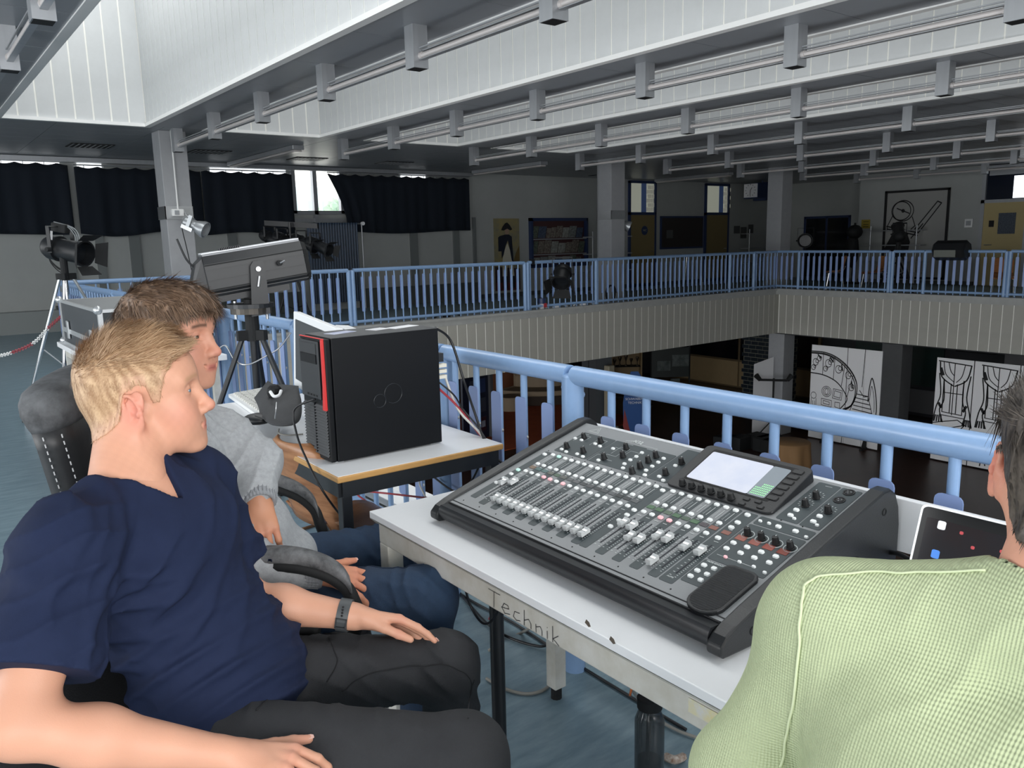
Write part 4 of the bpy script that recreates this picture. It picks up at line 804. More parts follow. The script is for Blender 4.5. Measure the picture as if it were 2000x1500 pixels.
# --- white desk with the mixer
t = thing('desk', 'white steel-framed desk carrying the mixing console', 'desk', (.95, .9, 0))
MB().box((.925, -.3, .733), (1.58, 1.85, .752)).build('tabletop', m_white, t, bevel=.002)
mb = MB(); mb.add([(.925, -.3, .733), (.925, 1.85, .733), (.935, 1.84, .722), (.935, -.3, .722), (.97, 1.84, .733), (.97, -.3, .733)], [(0, 1, 2, 3), (1, 4, 2), (3, 2, 4, 5)]); mb.build('edge_strip', m_frame, t)
MB().box((.94, -.28, .668), (.975, 1.83, .733)).build('apron', m_frame, t, bevel=.003); MB().box((.975, 1.79, .668), (1.55, 1.825, .733)).build('apron', m_frame, t); MB().box((1.52, -.28, .668), (1.55, 1.79, .733)).build('apron', m_frame, t)
for x, y in ((.94, 1.785), (1.505, 1.785), (.94, -.25), (1.505, -.25)):
    lg = MB().box((x, y, .04), (x+.045, y+.045, .668)).build('leg', m_frame, t, bevel=.003); MB().cyl((x+.022, y+.022, 0), (x+.022, y+.022, .045), .018, 10).build('foot', m_blackmatt, lg)
MB().box((1.585, .3, .797), (1.603, 1.75, .91)).build('upstand', m_white, t, bevel=.002)
for y in (.35, 1.66): MB().box((1.572, y, .7), (1.586, y+.04, .9)).build('bracket', m_alu, t)
m_pen = mat('felt_pen', '2b2b30', .6)
def FT(u, z): return (.9385, 1.84-u, z)
lt = MB(); fn = lambda u, v: FT(u, v)
u0 = 1.84-X(955, 1150, .94)[1]; s = .022; z0 = .67
T = [[(0, .055), (.045, .055)], [(.022, .055), (.02, .005)], [(.05, .02), (.078, .026), (.075, .036), (.06, .036), (.052, .02), (.062, .006), (.082, .012)],
     [(.118, .032), (.1, .03), (.095, .012), (.105, .005), (.12, .01)], [(.135, .05), (.134, .004)], [(.135, .02), (.15, .03), (.158, .02), (.158, .004)],
     [(.175, .028), (.176, .004)], [(.176, .02), (.19, .028), (.196, .018), (.196, .004)], [(.214, .026), (.214, .004)], [(.214, .036), (.2145, .038)], [(.232, .05), (.232, .004)], [(.25, .03), (.233, .014), (.252, .002)]]
strokes(lt, lambda u, v: FT(u0+u*.92, z0+v*.72), T, .002); lt.build('handwriting', m_pen, t)
chip = MB()
for px, py in ((1148, 1217), (1196, 1250)):
    c = X(px, py, .924); chip.add([(c[0], c[1]-.008, c[2]-.004), (c[0], c[1]-.002, c[2]-.007), (c[0], c[1]+.008, c[2]-.002), (c[0], c[1]+.004, c[2]+.006), (c[0], c[1]-.004, c[2]+.003)], [(0, 1, 2, 3, 4)])
chip.build('chipped_edge', mat('chip_brown', '5f564c', .9), t)
MB().box((.9382, .55, .69), (.9388, .78, .715)).build('tape_residue', mat('tape_yellow', 'd9cf9a', .7, c2='d3d2cc', vs=40), t)
o = MB().cyl((1.15, 1.6, 0), (1.15, 1.6, .668), .019, 14).build('support_pipe', m_blk, t, 'x')

# --- mixing console
TH = math.atan(.279); cT, sT = math.cos(TH), math.sin(TH); UY = 1.675
def SP(u, v, h=0.): return (1.09+v*cT-h*sT, UY-u, .815+v*sT+h*cT)
m_cs = mat('console_grey', '86898b', .42, bump=.05, bs=300); m_pn = mat('console_panel_green_grey', '3b4447', .5)
m_btn = mat('button_white', 'f0f3f2', .4); m_btnp = mat('button_pink', 'f2bfc4', .4, emit=('f2a0a8', .25)); m_btng = mat('button_mint', 'c9efe2', .4, emit=('a0e8d0', .2))
m_knob = mat('knob_black', '121315', .5); m_prt = mat('print_white', 'c4c9c9', .6); m_navy = mat('slot_dark', '0c1020', .5)
T_ = thing('mixing_console', 'large grey and black digital mixing console with rows of faders on the white desk', 'mixing console', (1.3, 1.23, .752))
prof = [(1.06, .758), (1.56, .758), (1.562, .86), (1.553, .91), (1.54, .93), (1.52, .937), SP(0, .43)[::2], SP(0, -.06)[::2], (1.02, .79), (1.012, .775), (1.02, .762)]
mb = MB(); mb.prism([(1.07, .758), (1.55, .758), (1.55, .9), (SP(0, .435, -.006)[0], SP(0, .435, -.006)[2]), (SP(0, -.05, -.006)[0], SP(0, -.05, -.006)[2]), (1.03, .775)], lambda a, b: (a, UY-.03, b), lambda a, b: (a, UY-.87, b)); mb.build('body', m_plastic, T_)
def plate(name, u0, u1, v0, v1, h0, h1, m, r=.004, par=T_, pts=None):
    pl = pts or [(u0+(u1-u0)/2+a, v0+(v1-v0)/2+b) for a, b in rrect(u1-u0, v1-v0, min(r, (u1-u0)/2.01, (v1-v0)/2.01), 3)]
    return MB().prism(pl, lambda a, b: SP(a, b, h1), lambda a, b: SP(a, b, h0)).build(name, m, par)
plate('top_plate', .03, .875, -.045, .438, -.006, 0, m_cs, .003)
cheek = [(1.03, .757), (1.2, .752), (1.56, .752), (1.575, .8), (1.575, .86), (1.568, .9), (1.553, .93), (1.53, .944), (1.505, .943)]
e = SP(0, .0, .006); cheek += [(1.3, .885), (e[0], e[2]), (1.045, .806), (1.02, .795), (1.005, .78), (1.005, .765), (1.015, .758)]
for a, b in ((.0, .032), (.873, .905)):
    ck = MB().prism(cheek, lambda p, q, a=a: (p, UY-a, q), lambda p, q, b=b: (p, UY-b, q)).build('side_cheek', mat('cheek_black', '1e2022', .38, bump=.1, bs=300), T_, bevel=.005, bseg=3)
    for (x_, z_) in ((1.09, .785), (1.33, .84), (1.51, .9)):
        if a > .5: MB().lathe((x_, UY-.905, z_), (0, -1, 0), [(-.002, .008), (.001, .008), (.001, .0055), (-.004, .005), (-.004, 0)], 14).build('screw_hole', m_blackmatt, ck)
    if a > .5: MB().prism(rrect(.07, .035, .012, 3), lambda p, q: (1.39+p, UY-.9052, .815+q), lambda p, q: (1.39+p, UY-.9062, .815+q)).build('hand_hole', m_dark, ck)
bp_ = [(1.008+.0, .775)]
mb = MB(); arc = [(1.045-.03*math.cos(a)*1.15, .784-.027*math.sin(a)*1.0+.0) for a in [math.radians(q) for q in range(-40, 91, 12)]]
for dz, rr, cx_ in ((0, .0, 0),):
    poly = [(1.05, .8)]+[(p, q) for p, q in arc]+[(1.09, .757), (1.09, .8)]
    mb.prism(poly, lambda p, q: (p, UY-.032, q), lambda p, q: (p, UY-.873, q))
mb.build('front_bumper', mat('bumper_black', '1f2124', .35), T_, 'x')
for v in (-.062, -.048, -.036): MB().tube([SP(.033, v, .0005-.0), SP(.872, v, .0005)], .0012, 6).build('groove', m_plastic, T_)
# dark fields
for f in ((.072, .196, .276, .392), (.199, .405, .276, .392), (.408, .47, .276, .43)): plate('control_field', *f, 0, .0008, m_pn)
for i in range(17):
    u = .07 if i == 0 else .082+.0244*(i-1); 
    if i == 0: plate('channel_strip', .058, .0815, -.0, .262, 0, .0007, m_pn)
    elif i % 2 == 0: plate('channel_strip', u, u+.0244, -.01, .262, 0, .0007, m_pn)
for i in range(9):
    u = .474 if i == 0 else .4985+.0244*(i-1)
    if i == 0: plate('channel_strip', .474, .4975, -.01, .262, 0, .0007, m_pn)
    elif i % 2 == 0: plate('channel_strip', u, u+.0244, -.01, .262, 0, .0007, m_pn)
plate('channel_strip', .698, .732, -.01, .262, 0, .0007, m_pn)
plate('control_field', .735, .862, .09, .228, 0, .0008, m_pn); plate('control_field', .738, .862, .232, .262, 0, .0008, m_pn); plate('control_field', .735, .785, .01, .086, 0, .0008, m_pn)
plate('control_field', .765, .815, .27, .43, 0, .0008, m_pn); plate('control_field', .818, .862, .27, .43, 0, .0008, m_pn)
# buttons
meB = MB(); meB.prism(rrect(.0125, .0095, .003, 3), lambda a, b: (a, b, .0), lambda a, b: (a*.9, b*.9, .0035)); 
RS = Matrix(((0, cT, -sT), (-1, 0, 0), (0, sT, cT))).to_euler()
def btn(u, v, m=m_btn, s=1., h=.0008):
    key = 'btn'+m.name
    if key not in _M: _M[key] = MB().prism(rrect(.0125, .0095, .003, 3), lambda a, b: (a, b, .0), lambda a, b: (a*.9, b*.9, .0035)).mesh('button', m)
    o = inst('button', _M[key], SP(u, v, h), T_, RS); o.scale = (s, s, 1); return o
for i in range(16):
    u = .0945+.0244*i
    btn(u, .254, m_btng if i == 1 else m_btn); btn(u, .2); btn(u, .1575, m_btnp if i in (3, 4, 6) else m_btn) if i else btn(u, .1575)
for v in (.246, .152, .128, .103, .078): btn(.0695, v, m_btng if v == .152 else m_btn)
for i in range(8):
    u = .5105+.0244*i; btn(u, .254); btn(u, .1985); btn(u, .156, m_btnp if i in (2, 3) else m_btn)
for v in (.246, .151, .128, .103, .076): btn(.4865, v)
for v in (.251, .218, .197, .154): btn(.7125, v)
for u, v in ((.749, .155), (.749, .133), (.78, .156), (.781, .134), (.812, .156), (.812, .134), (.843, .157), (.844, .135), (.747, .067), (.77, .068), (.747, .047), (.77, .047), (.747, .027), (.771, .027), (.786, .312), (.787, .29), (.837, .313), (.837, .291), (.79, .244), (.827, .246)): btn(u, v, s=.95)
for u, v in ((.765, .109), (.797, .109), (.828, .11), (.748, .244), (.768, .245), (.8, .283), (.85, .283), (.855, .105), (.855, .238)): btn(u, v, m_btnp if u == .765 else m_btn, s=.6)
for u, v in ((.079, .351), (.104, .351), (.158, .351), (.181, .346), (.092, .288), (.116, .283), (.155, .287), (.181, .283), (.225, .351), (.235, .287), (.313, .366), (.314, .344), (.312, .324), (.313, .302), (.325, .284), (.385, .366), (.386, .345), (.386, .323), (.386, .301), (.399, .282), (.436, .35), (.436, .292), (.457, .282)): btn(u, v, s=.85)
# scribble displays, meters, printed scales
cdis = {}
def disp(u, v, c, w=.019, h=.012, e=None):
    m = mat('display_'+c, c, .3); plate('channel_display', u-w/2, u+w/2, v-h/2, v+h/2, .0008, .0016, m, .001)
for i, c in enumerate(('7a6552', '4f6a68', '4f6a68', '5c6058', '4c6250', '5b5d59', '55585a', '5b5c5e', '3c3f41', '4b4c4f', '3a3c3e', '46494c', '55585b', '303335', '3b3d3f', '56595b')): disp(.0945+.0244*i, .182, c)
for i, c in enumerate(('4e6e50', '527052', '5a6b5a', '4e6e50', '4a5c4c', '4e6e50', '4f484c', '8a5a4e')): disp(.5105+.0244*i, .18, c)
disp(.714, .178, '8a5a4e')
for i, c in enumerate(('9a5a4c', '96564a', '94483c', '7a3426')): disp(.751+.0315*i, .177, c, .022, .016)
pr1 = MB(); fn = lambda a, b: SP(a, b, .0013)
for i in range(16):
    u = .0945+.0244*i; strokes(pr1, fn, [[(u+.004, .212), (u+.004, .244)]], .0016); strokes(pr1, fn, [[(u-.006, .214+.004*k), (u-.003, .214+.004*k)] for k in range(7)], .001)
for i in range(8):
    u = .5105+.0244*i; strokes(pr1, fn, [[(u+.004, .212), (u+.004, .244)]], .0016); strokes(pr1, fn, [[(u-.006, .214+.004*k), (u-.003, .214+.004*k)] for k in range(7)], .001)
for u in [.0945+.0244*i for i in range(16)]+[.5105+.0244*i for i in range(8)]+[.717]:
    strokes(pr1, fn, [[(u-.0085, .012+.011*k), (u-.0045, .012+.011*k)] for k in range(11)], .0016); strokes(pr1, fn, [[(u+.006, .01+.006*k), (u+.0085, .01+.006*k)] for k in range(20)], .0016)
    strokes(pr1, fn, [[(u-.005, .142), (u+.005, .142)], [(u-.004, .19), (u+.003, .19)]], .0016)
for u, v in ((.0945, .365), (.158, .365), (.22, .3), (.25, .355), (.29, .35)): strokes(pr1, fn, [[(u-.012, v-.025), (u-.012, v+.012), (u+.02, v+.012), (u+.02, v-.02)]], .0009)
strokes(pr1, fn, [[(.225, .36), (.262, .36), (.262, .322), (.232, .322), (.232, .3), (.27, .3)], [(.245, .388), (.262, .388)], [(.31, .388), (.33, .388)], [(.08, .384), (.1, .384)], [(.745, .109), (.83, .109)], [(.742, .082), (.78, .082)], [(.785, .42), (.8, .42)], [(.83, .428), (.85, .428)]], .0011)
for u, v in ((.788, .343), (.79, .379), (.839, .342)): strokes(pr1, fn, [[(u+.013*math.cos(a), v+.013*math.sin(a)), (u+.0155*math.cos(a), v+.0155*math.sin(a))] for a in [math.radians(-60+30*k) for k in range(11)]], .0016)
pr1.build('panel_print', m_prt, T_)['kind'] = 'stuff'
# knobs
def mk_knob(name, r, h):
    m_ = MB(); m_.lathe((0, 0, 0), (0, 0, 1), [(0, r*1.15), (.002, r*1.15), (.0025, r), (h, r*.78), (h+.0008, r*.6), (h+.0008, 0)], 16); return m_.mesh(name, m_knob, True)
kn = mk_knob('knob', .0075, .016); ptr = MB().box((-.0006, .002, .0168), (.0006, .0056, .0172)).mesh('pointer', m_prt)
def sh(u, v, h): return u+h*2.0*.62, v-h*2.9*.62    # measured tops, moved back to the feet of the knobs
for u, v in ((.098, .371), (.161, .373), (.094, .31), (.159, .31), (.239, .308), (.278, .337), (.254, .374), (.359, .285), (.358, .314), (.357, .345), (.357, .373), (.438, .374), (.438, .316), (.788, .343), (.79, .379), (.839, .342), (.751, .201), (.783, .201), (.815, .201), (.846, .202)):
    k_ = inst('knob', kn, SP(u+.004, v-.008, .0008), T_, RS); inst('pointer', ptr, SP(u+.004, v-.008, .0008), k_, RS)
rg = MB().lathe((0, 0, 0), (0, 0, 1), [(0, .0135), (.001, .0135), (.001, .012), (0, .012)], 22).mesh('encoder_ring', m_prt)
for u in (.751, .783, .815, .846): inst('encoder_ring', rg, SP(u+.004, .193, .0006), T_, RS)
# faders
slot = MB().box((-.0011, -.054, 0), (.0011, .054, .0006)).mesh('fader_slot', m_navy)
m_cap = mat('fader_cap_silver', 'dfe2e2', .28, metal=.35)
fc_ = MB(); fc_.prism([(-.0125, 0), (.0125, 0), (.0135, .006), (.0115, .011), (.006, .0085), (0, .0075), (-.006, .0085), (-.0115, .011), (-.0135, .006)], lambda a, b: (-.0065, a, b+.004), lambda a, b: (.0065, a, b+.004)); fc_ = fc_.mesh('fader_cap', m_cap)
ml = MB().box((-.0064, -.0004, .0112), (.0064, .0004, .0125)).mesh('centre_line', m_knob); stem = MB().box((-.001, -.004, -.002), (.001, .004, .005)).mesh('stem', m_knob)
def fader(u, vp): inst('fader_slot', slot, SP(u, .0745, .0008), T_, RS); c_ = inst('fader_cap', fc_, SP(u, vp, .0008), T_, RS); inst('centre_line', ml, SP(u, vp, .0), c_, RS); inst('stem', stem, SP(u, vp, .0), c_, RS)
for i in range(16): fader(.0945+.0244*i, (.084, .097)[i] if i < 2 else .022)
for i, v in enumerate((.094, .094, .062, .064, .094, .096, .022, .092)): fader(.5105+.0244*i, v)
fader(.717, .094)
# screen unit
def MP(a, b, h=0.): v = .268+.166*b; hh = .006+.022*b+h; return SP(.475+.28*a, v, hh)
su = thing('screen_unit', None, None, SP(.6, .35)); su.parent = T_; su.matrix_parent_inverse = wm(T_).inverted()
pl = rrect(1, 1, .07, 4)
o = MB().prism([(a+.5, b+.5) for a, b in pl], lambda a, b: MP(a, b), lambda a, b: (lambda p: SP(p[0], p[1], .0008))((.475+.28*a, .268+.166*b))).build('housing', m_plastic, su, bevel=.002)
def mplate(name, a0, a1, b0, b1, h, m, r=.02, par=su): return MB().prism([((a0+a1)/2+a, (b0+b1)/2+b) for a, b in rrect(a1-a0, b1-b0, r, 3)], lambda a, b: MP(a, b, h+.0005), lambda a, b: MP(a, b, h-.002)).build(name, m, par)
mplate('bezel', .1, .9, .2, .92, .0002, m_dark)
mplate('display', .115, .7, .23, .86, .0008, mat('screen_pale', 'cfd2de', .12, c2='c2c8da', vs=14, emit=('d5d6e2', .12)))
mplate('meter_display', .7, .855, .23, .86, .0008, mat('screen_grey', '7f8890', .12, emit=('8a929a', .06)))
gm = MB()
for i in range(9):
    for j in range(6 if i > 2 else 4): gm.add([MP(.715+.015*i, .26+.04*j, .0016), MP(.725+.015*i, .26+.04*j, .0016), MP(.725+.015*i, .285+.04*j, .0016), MP(.715+.015*i, .285+.04*j, .0016)], [(0, 1, 2, 3)])
gm.build('level_bars', mat('bar_green', '8fd09a', .4, emit=('8fe09a', .35)), su)
gd = MB()
for i in range(9):
    for j in range(13): gd.add([MP(.715+.015*i, .28+.043*j, .0012), MP(.722+.015*i, .28+.043*j, .0012), MP(.722+.015*i, .3+.043*j, .0012), MP(.715+.015*i, .3+.043*j, .0012)], [(0, 1, 2, 3)])
gd.build('meter_scale', mat('scale_grey', '545c62', .4), su)
for i in range(6): k_ = inst('knob', mk_knob('knob', .008, .013) if i == 0 else kk_, MP(.15+.095*i, .08, 0), su, RS); kk_ = k_.data
for j in range(6):
    mplate('soft_key', .865, .955, .24+.115*j, .325+.115*j, .0012, m_dark, .015); mplate('soft_key', .87, .95, .247+.115*j, .318+.115*j, .0016, m_plastic, .015)
for a, b in ((.74, .14), (.74, .04), (.84, .15), (.89, .07)): mplate('soft_key', a-.028, a+.028, b-.03, b+.03, .0012, m_dark, .012); mplate('soft_key', a-.023, a+.023, b-.024, b+.024, .0018, m_plastic, .01)
# XLR sockets, phone tray, logos
for u, v in ((.838, .383), (.839, .417)):
    x_ = MB().lathe(SP(u, v, .0005), SP(0, 0, 1)-np.array(SP(0, 0, 0)), [(0, .012), (.002, .012), (.002, .0095), (.0005, .009), (.0005, .0075), (.002, .0075), (.002, 0)], 20).build('microphone_socket', m_knob, T_, 'x')
    for q in range(3): MB().cyl(SP(u+.004*math.cos(q*2.1+.5), v+.004*math.sin(q*2.1+.5), .002), SP(u+.004*math.cos(q*2.1+.5), v+.004*math.sin(q*2.1+.5), .0032), .0011, 6).build('pin', m_steel, x_)
tray = [(a+.823, b+.02) for a, b in rrect(.075, .135, .014, 5)]
tray = [(a, b) if b > 0 else (.823+.0375*math.cos(math.atan2(b+.03, a-.823)), -.025+.032*math.sin(math.atan2(b+.03, a-.823))) for a, b in tray]
tray = [(.7855, .075), (.7855, -.02)]+[(.823-.0375*math.cos(q), -.02-.032*math.sin(q)) for q in [math.radians(k) for k in range(10, 171, 16)]]+[(.8605, -.02), (.8605, .075), (.855, .086), (.845, .09), (.801, .09), (.791, .086)]
tr_ = MB().prism(tray, lambda a, b: SP(a, b, .008), lambda a, b: SP(a, b, -.012)).build('phone_tray', m_plastic, T_, bevel=.002)
inn = [(.823+(a-.823)*.88, .02+(b-.02)*.92) for a, b in tray]
MB().prism(inn, lambda a, b: SP(a, b, .0086), lambda a, b: SP(a, b, .007)).build('rubber_mat', mat('rubber_black', '17191b', .6, wave=(60, 'X', 1.)), tr_)
lg = MB(); fnl = lambda a, b: SP(a, b, .0092); strokes(lg, fnl, [[(.8, .02), (.823, .052), (.846, .02), (.8, .02)], [(.812, .024), (.823, .042), (.834, .024)], [(.818, .026), (.826, .032), (.82, .036)], [(.806, .008), (.84, .008)]], .0011); lg.build('embossed_emblem', m_knob, tr_)
lg = MB(); fnl = lambda a, b: SP(a, b, .0006); strokes(lg, fnl, [[(.078, .405), (.1, .43), (.114, .405), (.078, .405)], [(.088, .409), (.1, .422), (.106, .409)], [(.075, .402), (.118, .402)]], .0012); lg.build('emblem', m_prt, T_); lg = MB()
strokes(lg, fnl, [[(.222, .402), (.25, .414), (.24, .402)], [(.232, .4), (.252, .41)], [(.275, .4), (.335, .4)]], .0012); lg.build('model_mark', m_prt, T_)
text('X32', .018, m_prt, frame_mtx(SP(.262, .407, .0012), SP(1, 0, 0)-np.array(SP(0, 0, 0)), SP(0, 1, 0)-np.array(SP(0, 0, 0))), T_, 'lettering', bold=.0003)
text('AUTO', .0055, m_prt, frame_mtx(SP(.715, .006, .0012), SP(1, 0, 0)-np.array(SP(0, 0, 0)), SP(0, 1, 0)-np.array(SP(0, 0, 0))), T_, 'lettering')
text('MUTE GROUPS', .006, m_prt, frame_mtx(SP(.762, .082, .0014), SP(1, 0, 0)-np.array(SP(0, 0, 0)), SP(0, 1, 0)-np.array(SP(0, 0, 0))), T_, 'lettering')
sc = MB().lathe((0, 0, 0), (0, 0, 1), [(0, .0018), (.0008, .0016), (.0008, 0)], 8).mesh('screw', m_dark)
for u in [.06+.068*i for i in range(11)]: inst('screw', sc, SP(u, -.022, 0), T_, RS)
for u in [.06+.048*i for i in range(17)]:
    if not .46 < u < .76: inst('screw', sc, SP(u, .268, 0), T_, RS)
for u in (.1, .8): MB().cyl((1.15, UY-u, .752), (1.15, UY-u, .758), .015, 10).build('rubber_foot', m_blackmatt, T_); MB().cyl((1.48, UY-u, .752), (1.48, UY-u, .758), .015, 10).build('rubber_foot', m_blackmatt, T_)

# --- laptop
t = thing('laptop', 'silver laptop with a dark screen open at the right end of the desk', 'laptop', (1.4, .5, .752))
MB().box((1.13, .33, .754), (1.36, .66, .768)).build('base', m_alu, t, bevel=.003)
MB().box((1.15, .35, .7682), (1.27, .64, .7695)).build('keyboard', m_knob, t)
lt_ = np.array((.075, 0, .222)); lt_ = lt_/np.linalg.norm(lt_); lx = np.array((0, -1., 0)); nrm = np.cross(lx, lt_); LO = np.array((1.352, .655, .764))
if nrm[0] > 0: nrm = -nrm
LP = lambda u, v, h=0.: LO+lx*u*.34+lt_*v*.215+nrm*h
def lplate(name, u0, u1, v0, v1, h0, h1, m, r=.02): return MB().prism([((u0+u1)/2+a, (v0+v1)/2+b) for a, b in rrect(u1-u0, v1-v0, r, 4)], lambda a, b: LP(a, b, h0), lambda a, b: LP(a, b, h1)).build(name, m, t)
lplate('lid', 0, 1, 0, 1, -.004, .003, mat('silver_lid', 'd5d8da', .3, metal=.4), .04); lplate('glass', .012, .988, .012, .985, .003, .0038, mat('screen_glass', '05070a', .1, spec=.15), .035)
lplate('desktop_picture', .04, .96, .05, .9, .0038, .0041, mat('screen_dark_picture', '10171e', .08, c2='1c1113', vs=7, emit=('1a2630', .1), spec=.1), .01)
for i, (u, v, c) in enumerate(((.12, .86, 'c8ccd0'), (.12, .62, '2f6fc0'), (.1, .38, '4a90c0'), (.1, .15, '3b5f8a'))): lplate('icon', u-.02, u+.02, v-.035, v+.035, .0041, .0045, mat('icon'+c, c, .4, emit=(c, .6)), .012)
rn = random.Random(5)
for i in range(11):
    u = .22+.065*i; v = .84-.35*(i % 3)*.2-.02*i; lplate('picture_spot', u-.009, u+.009, v-.013, v+.013, .0041, .0044, mat('spot_red', 'b03038', .4, emit=('b03038', .25)), .008)
lplate('picture_spot', .62, .65, .42, .46, .0041, .0044, mat('spot_yellow', 'c8b040', .4, emit=('c8b040', .5)), .01)
text('?', .03, mat('icon_white', 'dfe6ee', .4, emit=('dfe6ee', .5)), frame_mtx(LP(.1, .38, .005), lx, lt_), t, 'icon_mark')

# --- PC table
t = thing('computer_table', 'white topped table with beech edge carrying the black computer', 'table', (1.3, 2.9, 0))
pts = [(1.0, 2.2), (1.625, 2.19), (1.64, 3.6), (1.015, 3.62)]
MB().prism(pts, lambda a, b: (a, b, .728), lambda a, b: (a, b, .748)).build('edge_band', m_edge, t, bevel=.004)
ins = [(a+.004*(1 if a < 1.3 else -1), b+.004*(1 if b < 3 else -1)) for a, b in pts]
MB().prism(ins, lambda a, b: (a, b, .728), lambda a, b: (a, b, .7495)).build('tabletop', m_white, t)
for (a, b), (c_, d) in zip(pts, pts[1:]+pts[:1]):
    a, b, c_, d = [q+(.02 if i % 2 == 0 and q < 1.3 else -.02 if i % 2 == 0 else .02 if q < 3 else -.02) for i, q in enumerate((a, b, c_, d))]
    mb = MB(); v = np.array((c_-a, d-b, 0)); L = np.linalg.norm(v); v /= L; mb.obox(((a+c_)/2, (b+d)/2, .702), (v, np.cross((0, 0, 1), v), (0, 0, 1)), (L, .022, .05)); mb.build('rail', m_blk, t)
for x, y in ((1.02, 2.22), (1.585, 2.215), (1.6, 3.56), (1.035, 3.575)): MB().box((x-.0, y-.0, .0), (x+.036, y+.036, .728)).build('leg', m_blk, t, bevel=.003)

# --- computer tower
t = thing('computer_tower', 'black computer tower with a red stripe on the white topped table', 'computer', (1.26, 2.44, .75))
x0, x1, y0, y1, z0, z1 = 1.05, 1.467, 2.34, 2.54, .754, 1.156
m_pc = mat('pc_black', '06090e', .5, spec=.25, bump=.05, bs=500); m_pcf = mat('pc_front', '26292d', .5)
MB().box((x0+.02, y0, z0), (x1, y1, z1)).build('case', m_pc, t, bevel=.003)
MB().box((x0+.02, y0-.0005, z1-.001), (x1, y1, z1+.0008)).build('top_cover', mat('pc_top', '4a4c4e', .5), t)
MB().box((x0, y0+.004, z0), (x0+.02, y1-.004, z1-.003)).build('front_frame', m_pc, t, bevel=.004)
MB().box((x0-.006, y0+.045, .955), (x0+.0, y1-.008, z1-.012)).build('bezel', m_pcf, t, bevel=.002)
MB().box((x0-.009, y0+.06, 1.07), (x0-.006, y1-.02, 1.1)).build('disc_drive', m_pc, t); MB().box((x0-.0075, y0+.06, 1.103), (x0-.006, y1-.02, 1.135)).build('drive_cover', m_pcf, t)
rs = MB(); rs.prism([(y0+.01, .925), (y0+.03, .925), (y0+.022, 1.0), (y0+.02, z1-.004), (y0+.011, z1-.004)], lambda a, b: (x0-.008, a, b), lambda a, b: (x0, a, b)); rs.build('red_stripe', mat('pc_red', 'd3302f', .4), t)
MB().box((x0-.004, y0+.012, z1-.0035), (x0+.001, y1-.01, z1-.001)).build('red_edge', mat('pc_red', 'd3302f'), t)
MB().box((x0-.0005, y0+.012, z0+.02), (x0, y1-.014, .94)).build('grille_back', m_dark, t)
for i in range(17): MB().obox((x0-.003, (y0+y1)/2+.0, .775+.0098*i), ((.7, 0, .7), (0, 1, 0), (-.7, 0, .7)), (.009, .17, .003)).build('louvre', mat('louvre_grey', '5b5d5f', .5), t)
MB().box((x0-.006, (y0+y1)/2-.003, z0+.02), (x0-.001, (y0+y1)/2+.003, .94)).build('grille_bar', m_pc, t)
for i in range(4): MB().cbox((x0-.0065, y0+.075+.022*i, .965), (.002, .012, .006)).build('port', m_dark, t)
for (cx_, cz_, r_) in ((Y(768, 768, 2.34)[0], Y(768, 768, 2.34)[2], .033), (Y(742, 783, 2.34)[0], Y(742, 783, 2.34)[2], .022)):
    mb = MB(); mb.tube([(cx_+r_*math.cos(a*PI/16), y0-.0006, cz_+r_*math.sin(a*PI/16)) for a in range(-11, 20)], .0009, 6); mb.build('embossed_loop', mat('emboss', '23282e', .3), t)
for xx, w_, c_ in ((1.16, .1, 'ccd0dd'), (1.3, .07, 'd9dbe0'), (1.395, .12, 'e4e6ea')): MB().obox((xx, 2.44+.02, z1+.0015), ((.95, .3, 0), (-.3, .95, 0), (0, 0, 1)), (w_, .05, .001)).build('sticker', mat('sticker'+c_, c_, .5, c2='9aa2c8' if xx < 1.2 else 'f2f3f5', vs=20), t)
for x_ in (1.08, 1.44): MB().box((x_-.015, y0+.01, .75), (x_+.015, y0+.04, .755)).build('foot', m_steel, t)
for z_ in (.98, 1.0, 1.02): MB().cbox((x1+.02, y0+.03, z_), (.045, .02, .012)).build('plug', mat('plug_cream', 'd9d6c9', .5), t)
MB().cbox((x1+.012, y0+.03, 1.05), (.03, .03, .03)).build('plug', m_blk, t)
def cable(name, label, pts, r, m, n=8): return tag(MB().tube(spline(pts, n), r, 8).build(name, m, None, 'all'), label, 'cable')
m_cblk = mat('cable_black', '14161a', .45); m_cwht = mat('cable_white', 'd5d3cc', .5); m_cgry = mat('cable_grey', '8f8d86', .5); m_cred = mat('cable_red', 'a83a44', .45)
cable('cable', 'black cable arching from the top rear of the computer', [(x1, 2.36, 1.155), X(880, 665, 1.54), X(905, 740, 1.56), X(925, 800, 1.6), X(955, 880, 1.62), (1.66, 2.2, .6), (1.66, 2.25, .2)], .0045, m_cblk)
cable('cable', 'cream cable falling over the table edge beside the computer', [(x1+.04, 2.37, .98), X(895, 800, 1.56), X(940, 850, 1.62), X(958, 900, 1.64), (1.665, 2.24, .45), (1.65, 2.3, .05)], .0045, m_cwht)
cable('cable', 'red cable falling behind the computer table', [(x1, 2.37, .95), X(890, 790, 1.55), X(930, 840, 1.62), X(962, 890, 1.655), (1.67, 2.2, .4), (1.62, 2.3, .05)], .0045, m_cred)
cable('cable', 'thin black cable looping behind the computer', [(x1, 2.36, .97), X(885, 770, 1.52), X(905, 800, 1.57), X(950, 860, 1.62), (1.65, 2.23, .55)], .003, m_cblk)
cable('cable', 'black cable hanging from the front ports of the computer', [(x0-.01, 2.42, .955), X(575, 800, 1.0), X(580, 850, .99), X(600, 900, .985), X(625, 950, .985), X(660, 1000, 1.05), X(690, 1030, 1.2)], .0036, m_cblk)
cable('cable', 'red cable drooping behind the wooden chair', [(1.5, 2.5, .5), X(700, 960, 1.5), X(722, 985, 1.5), X(735, 1010, 1.45)], .004, m_cred)
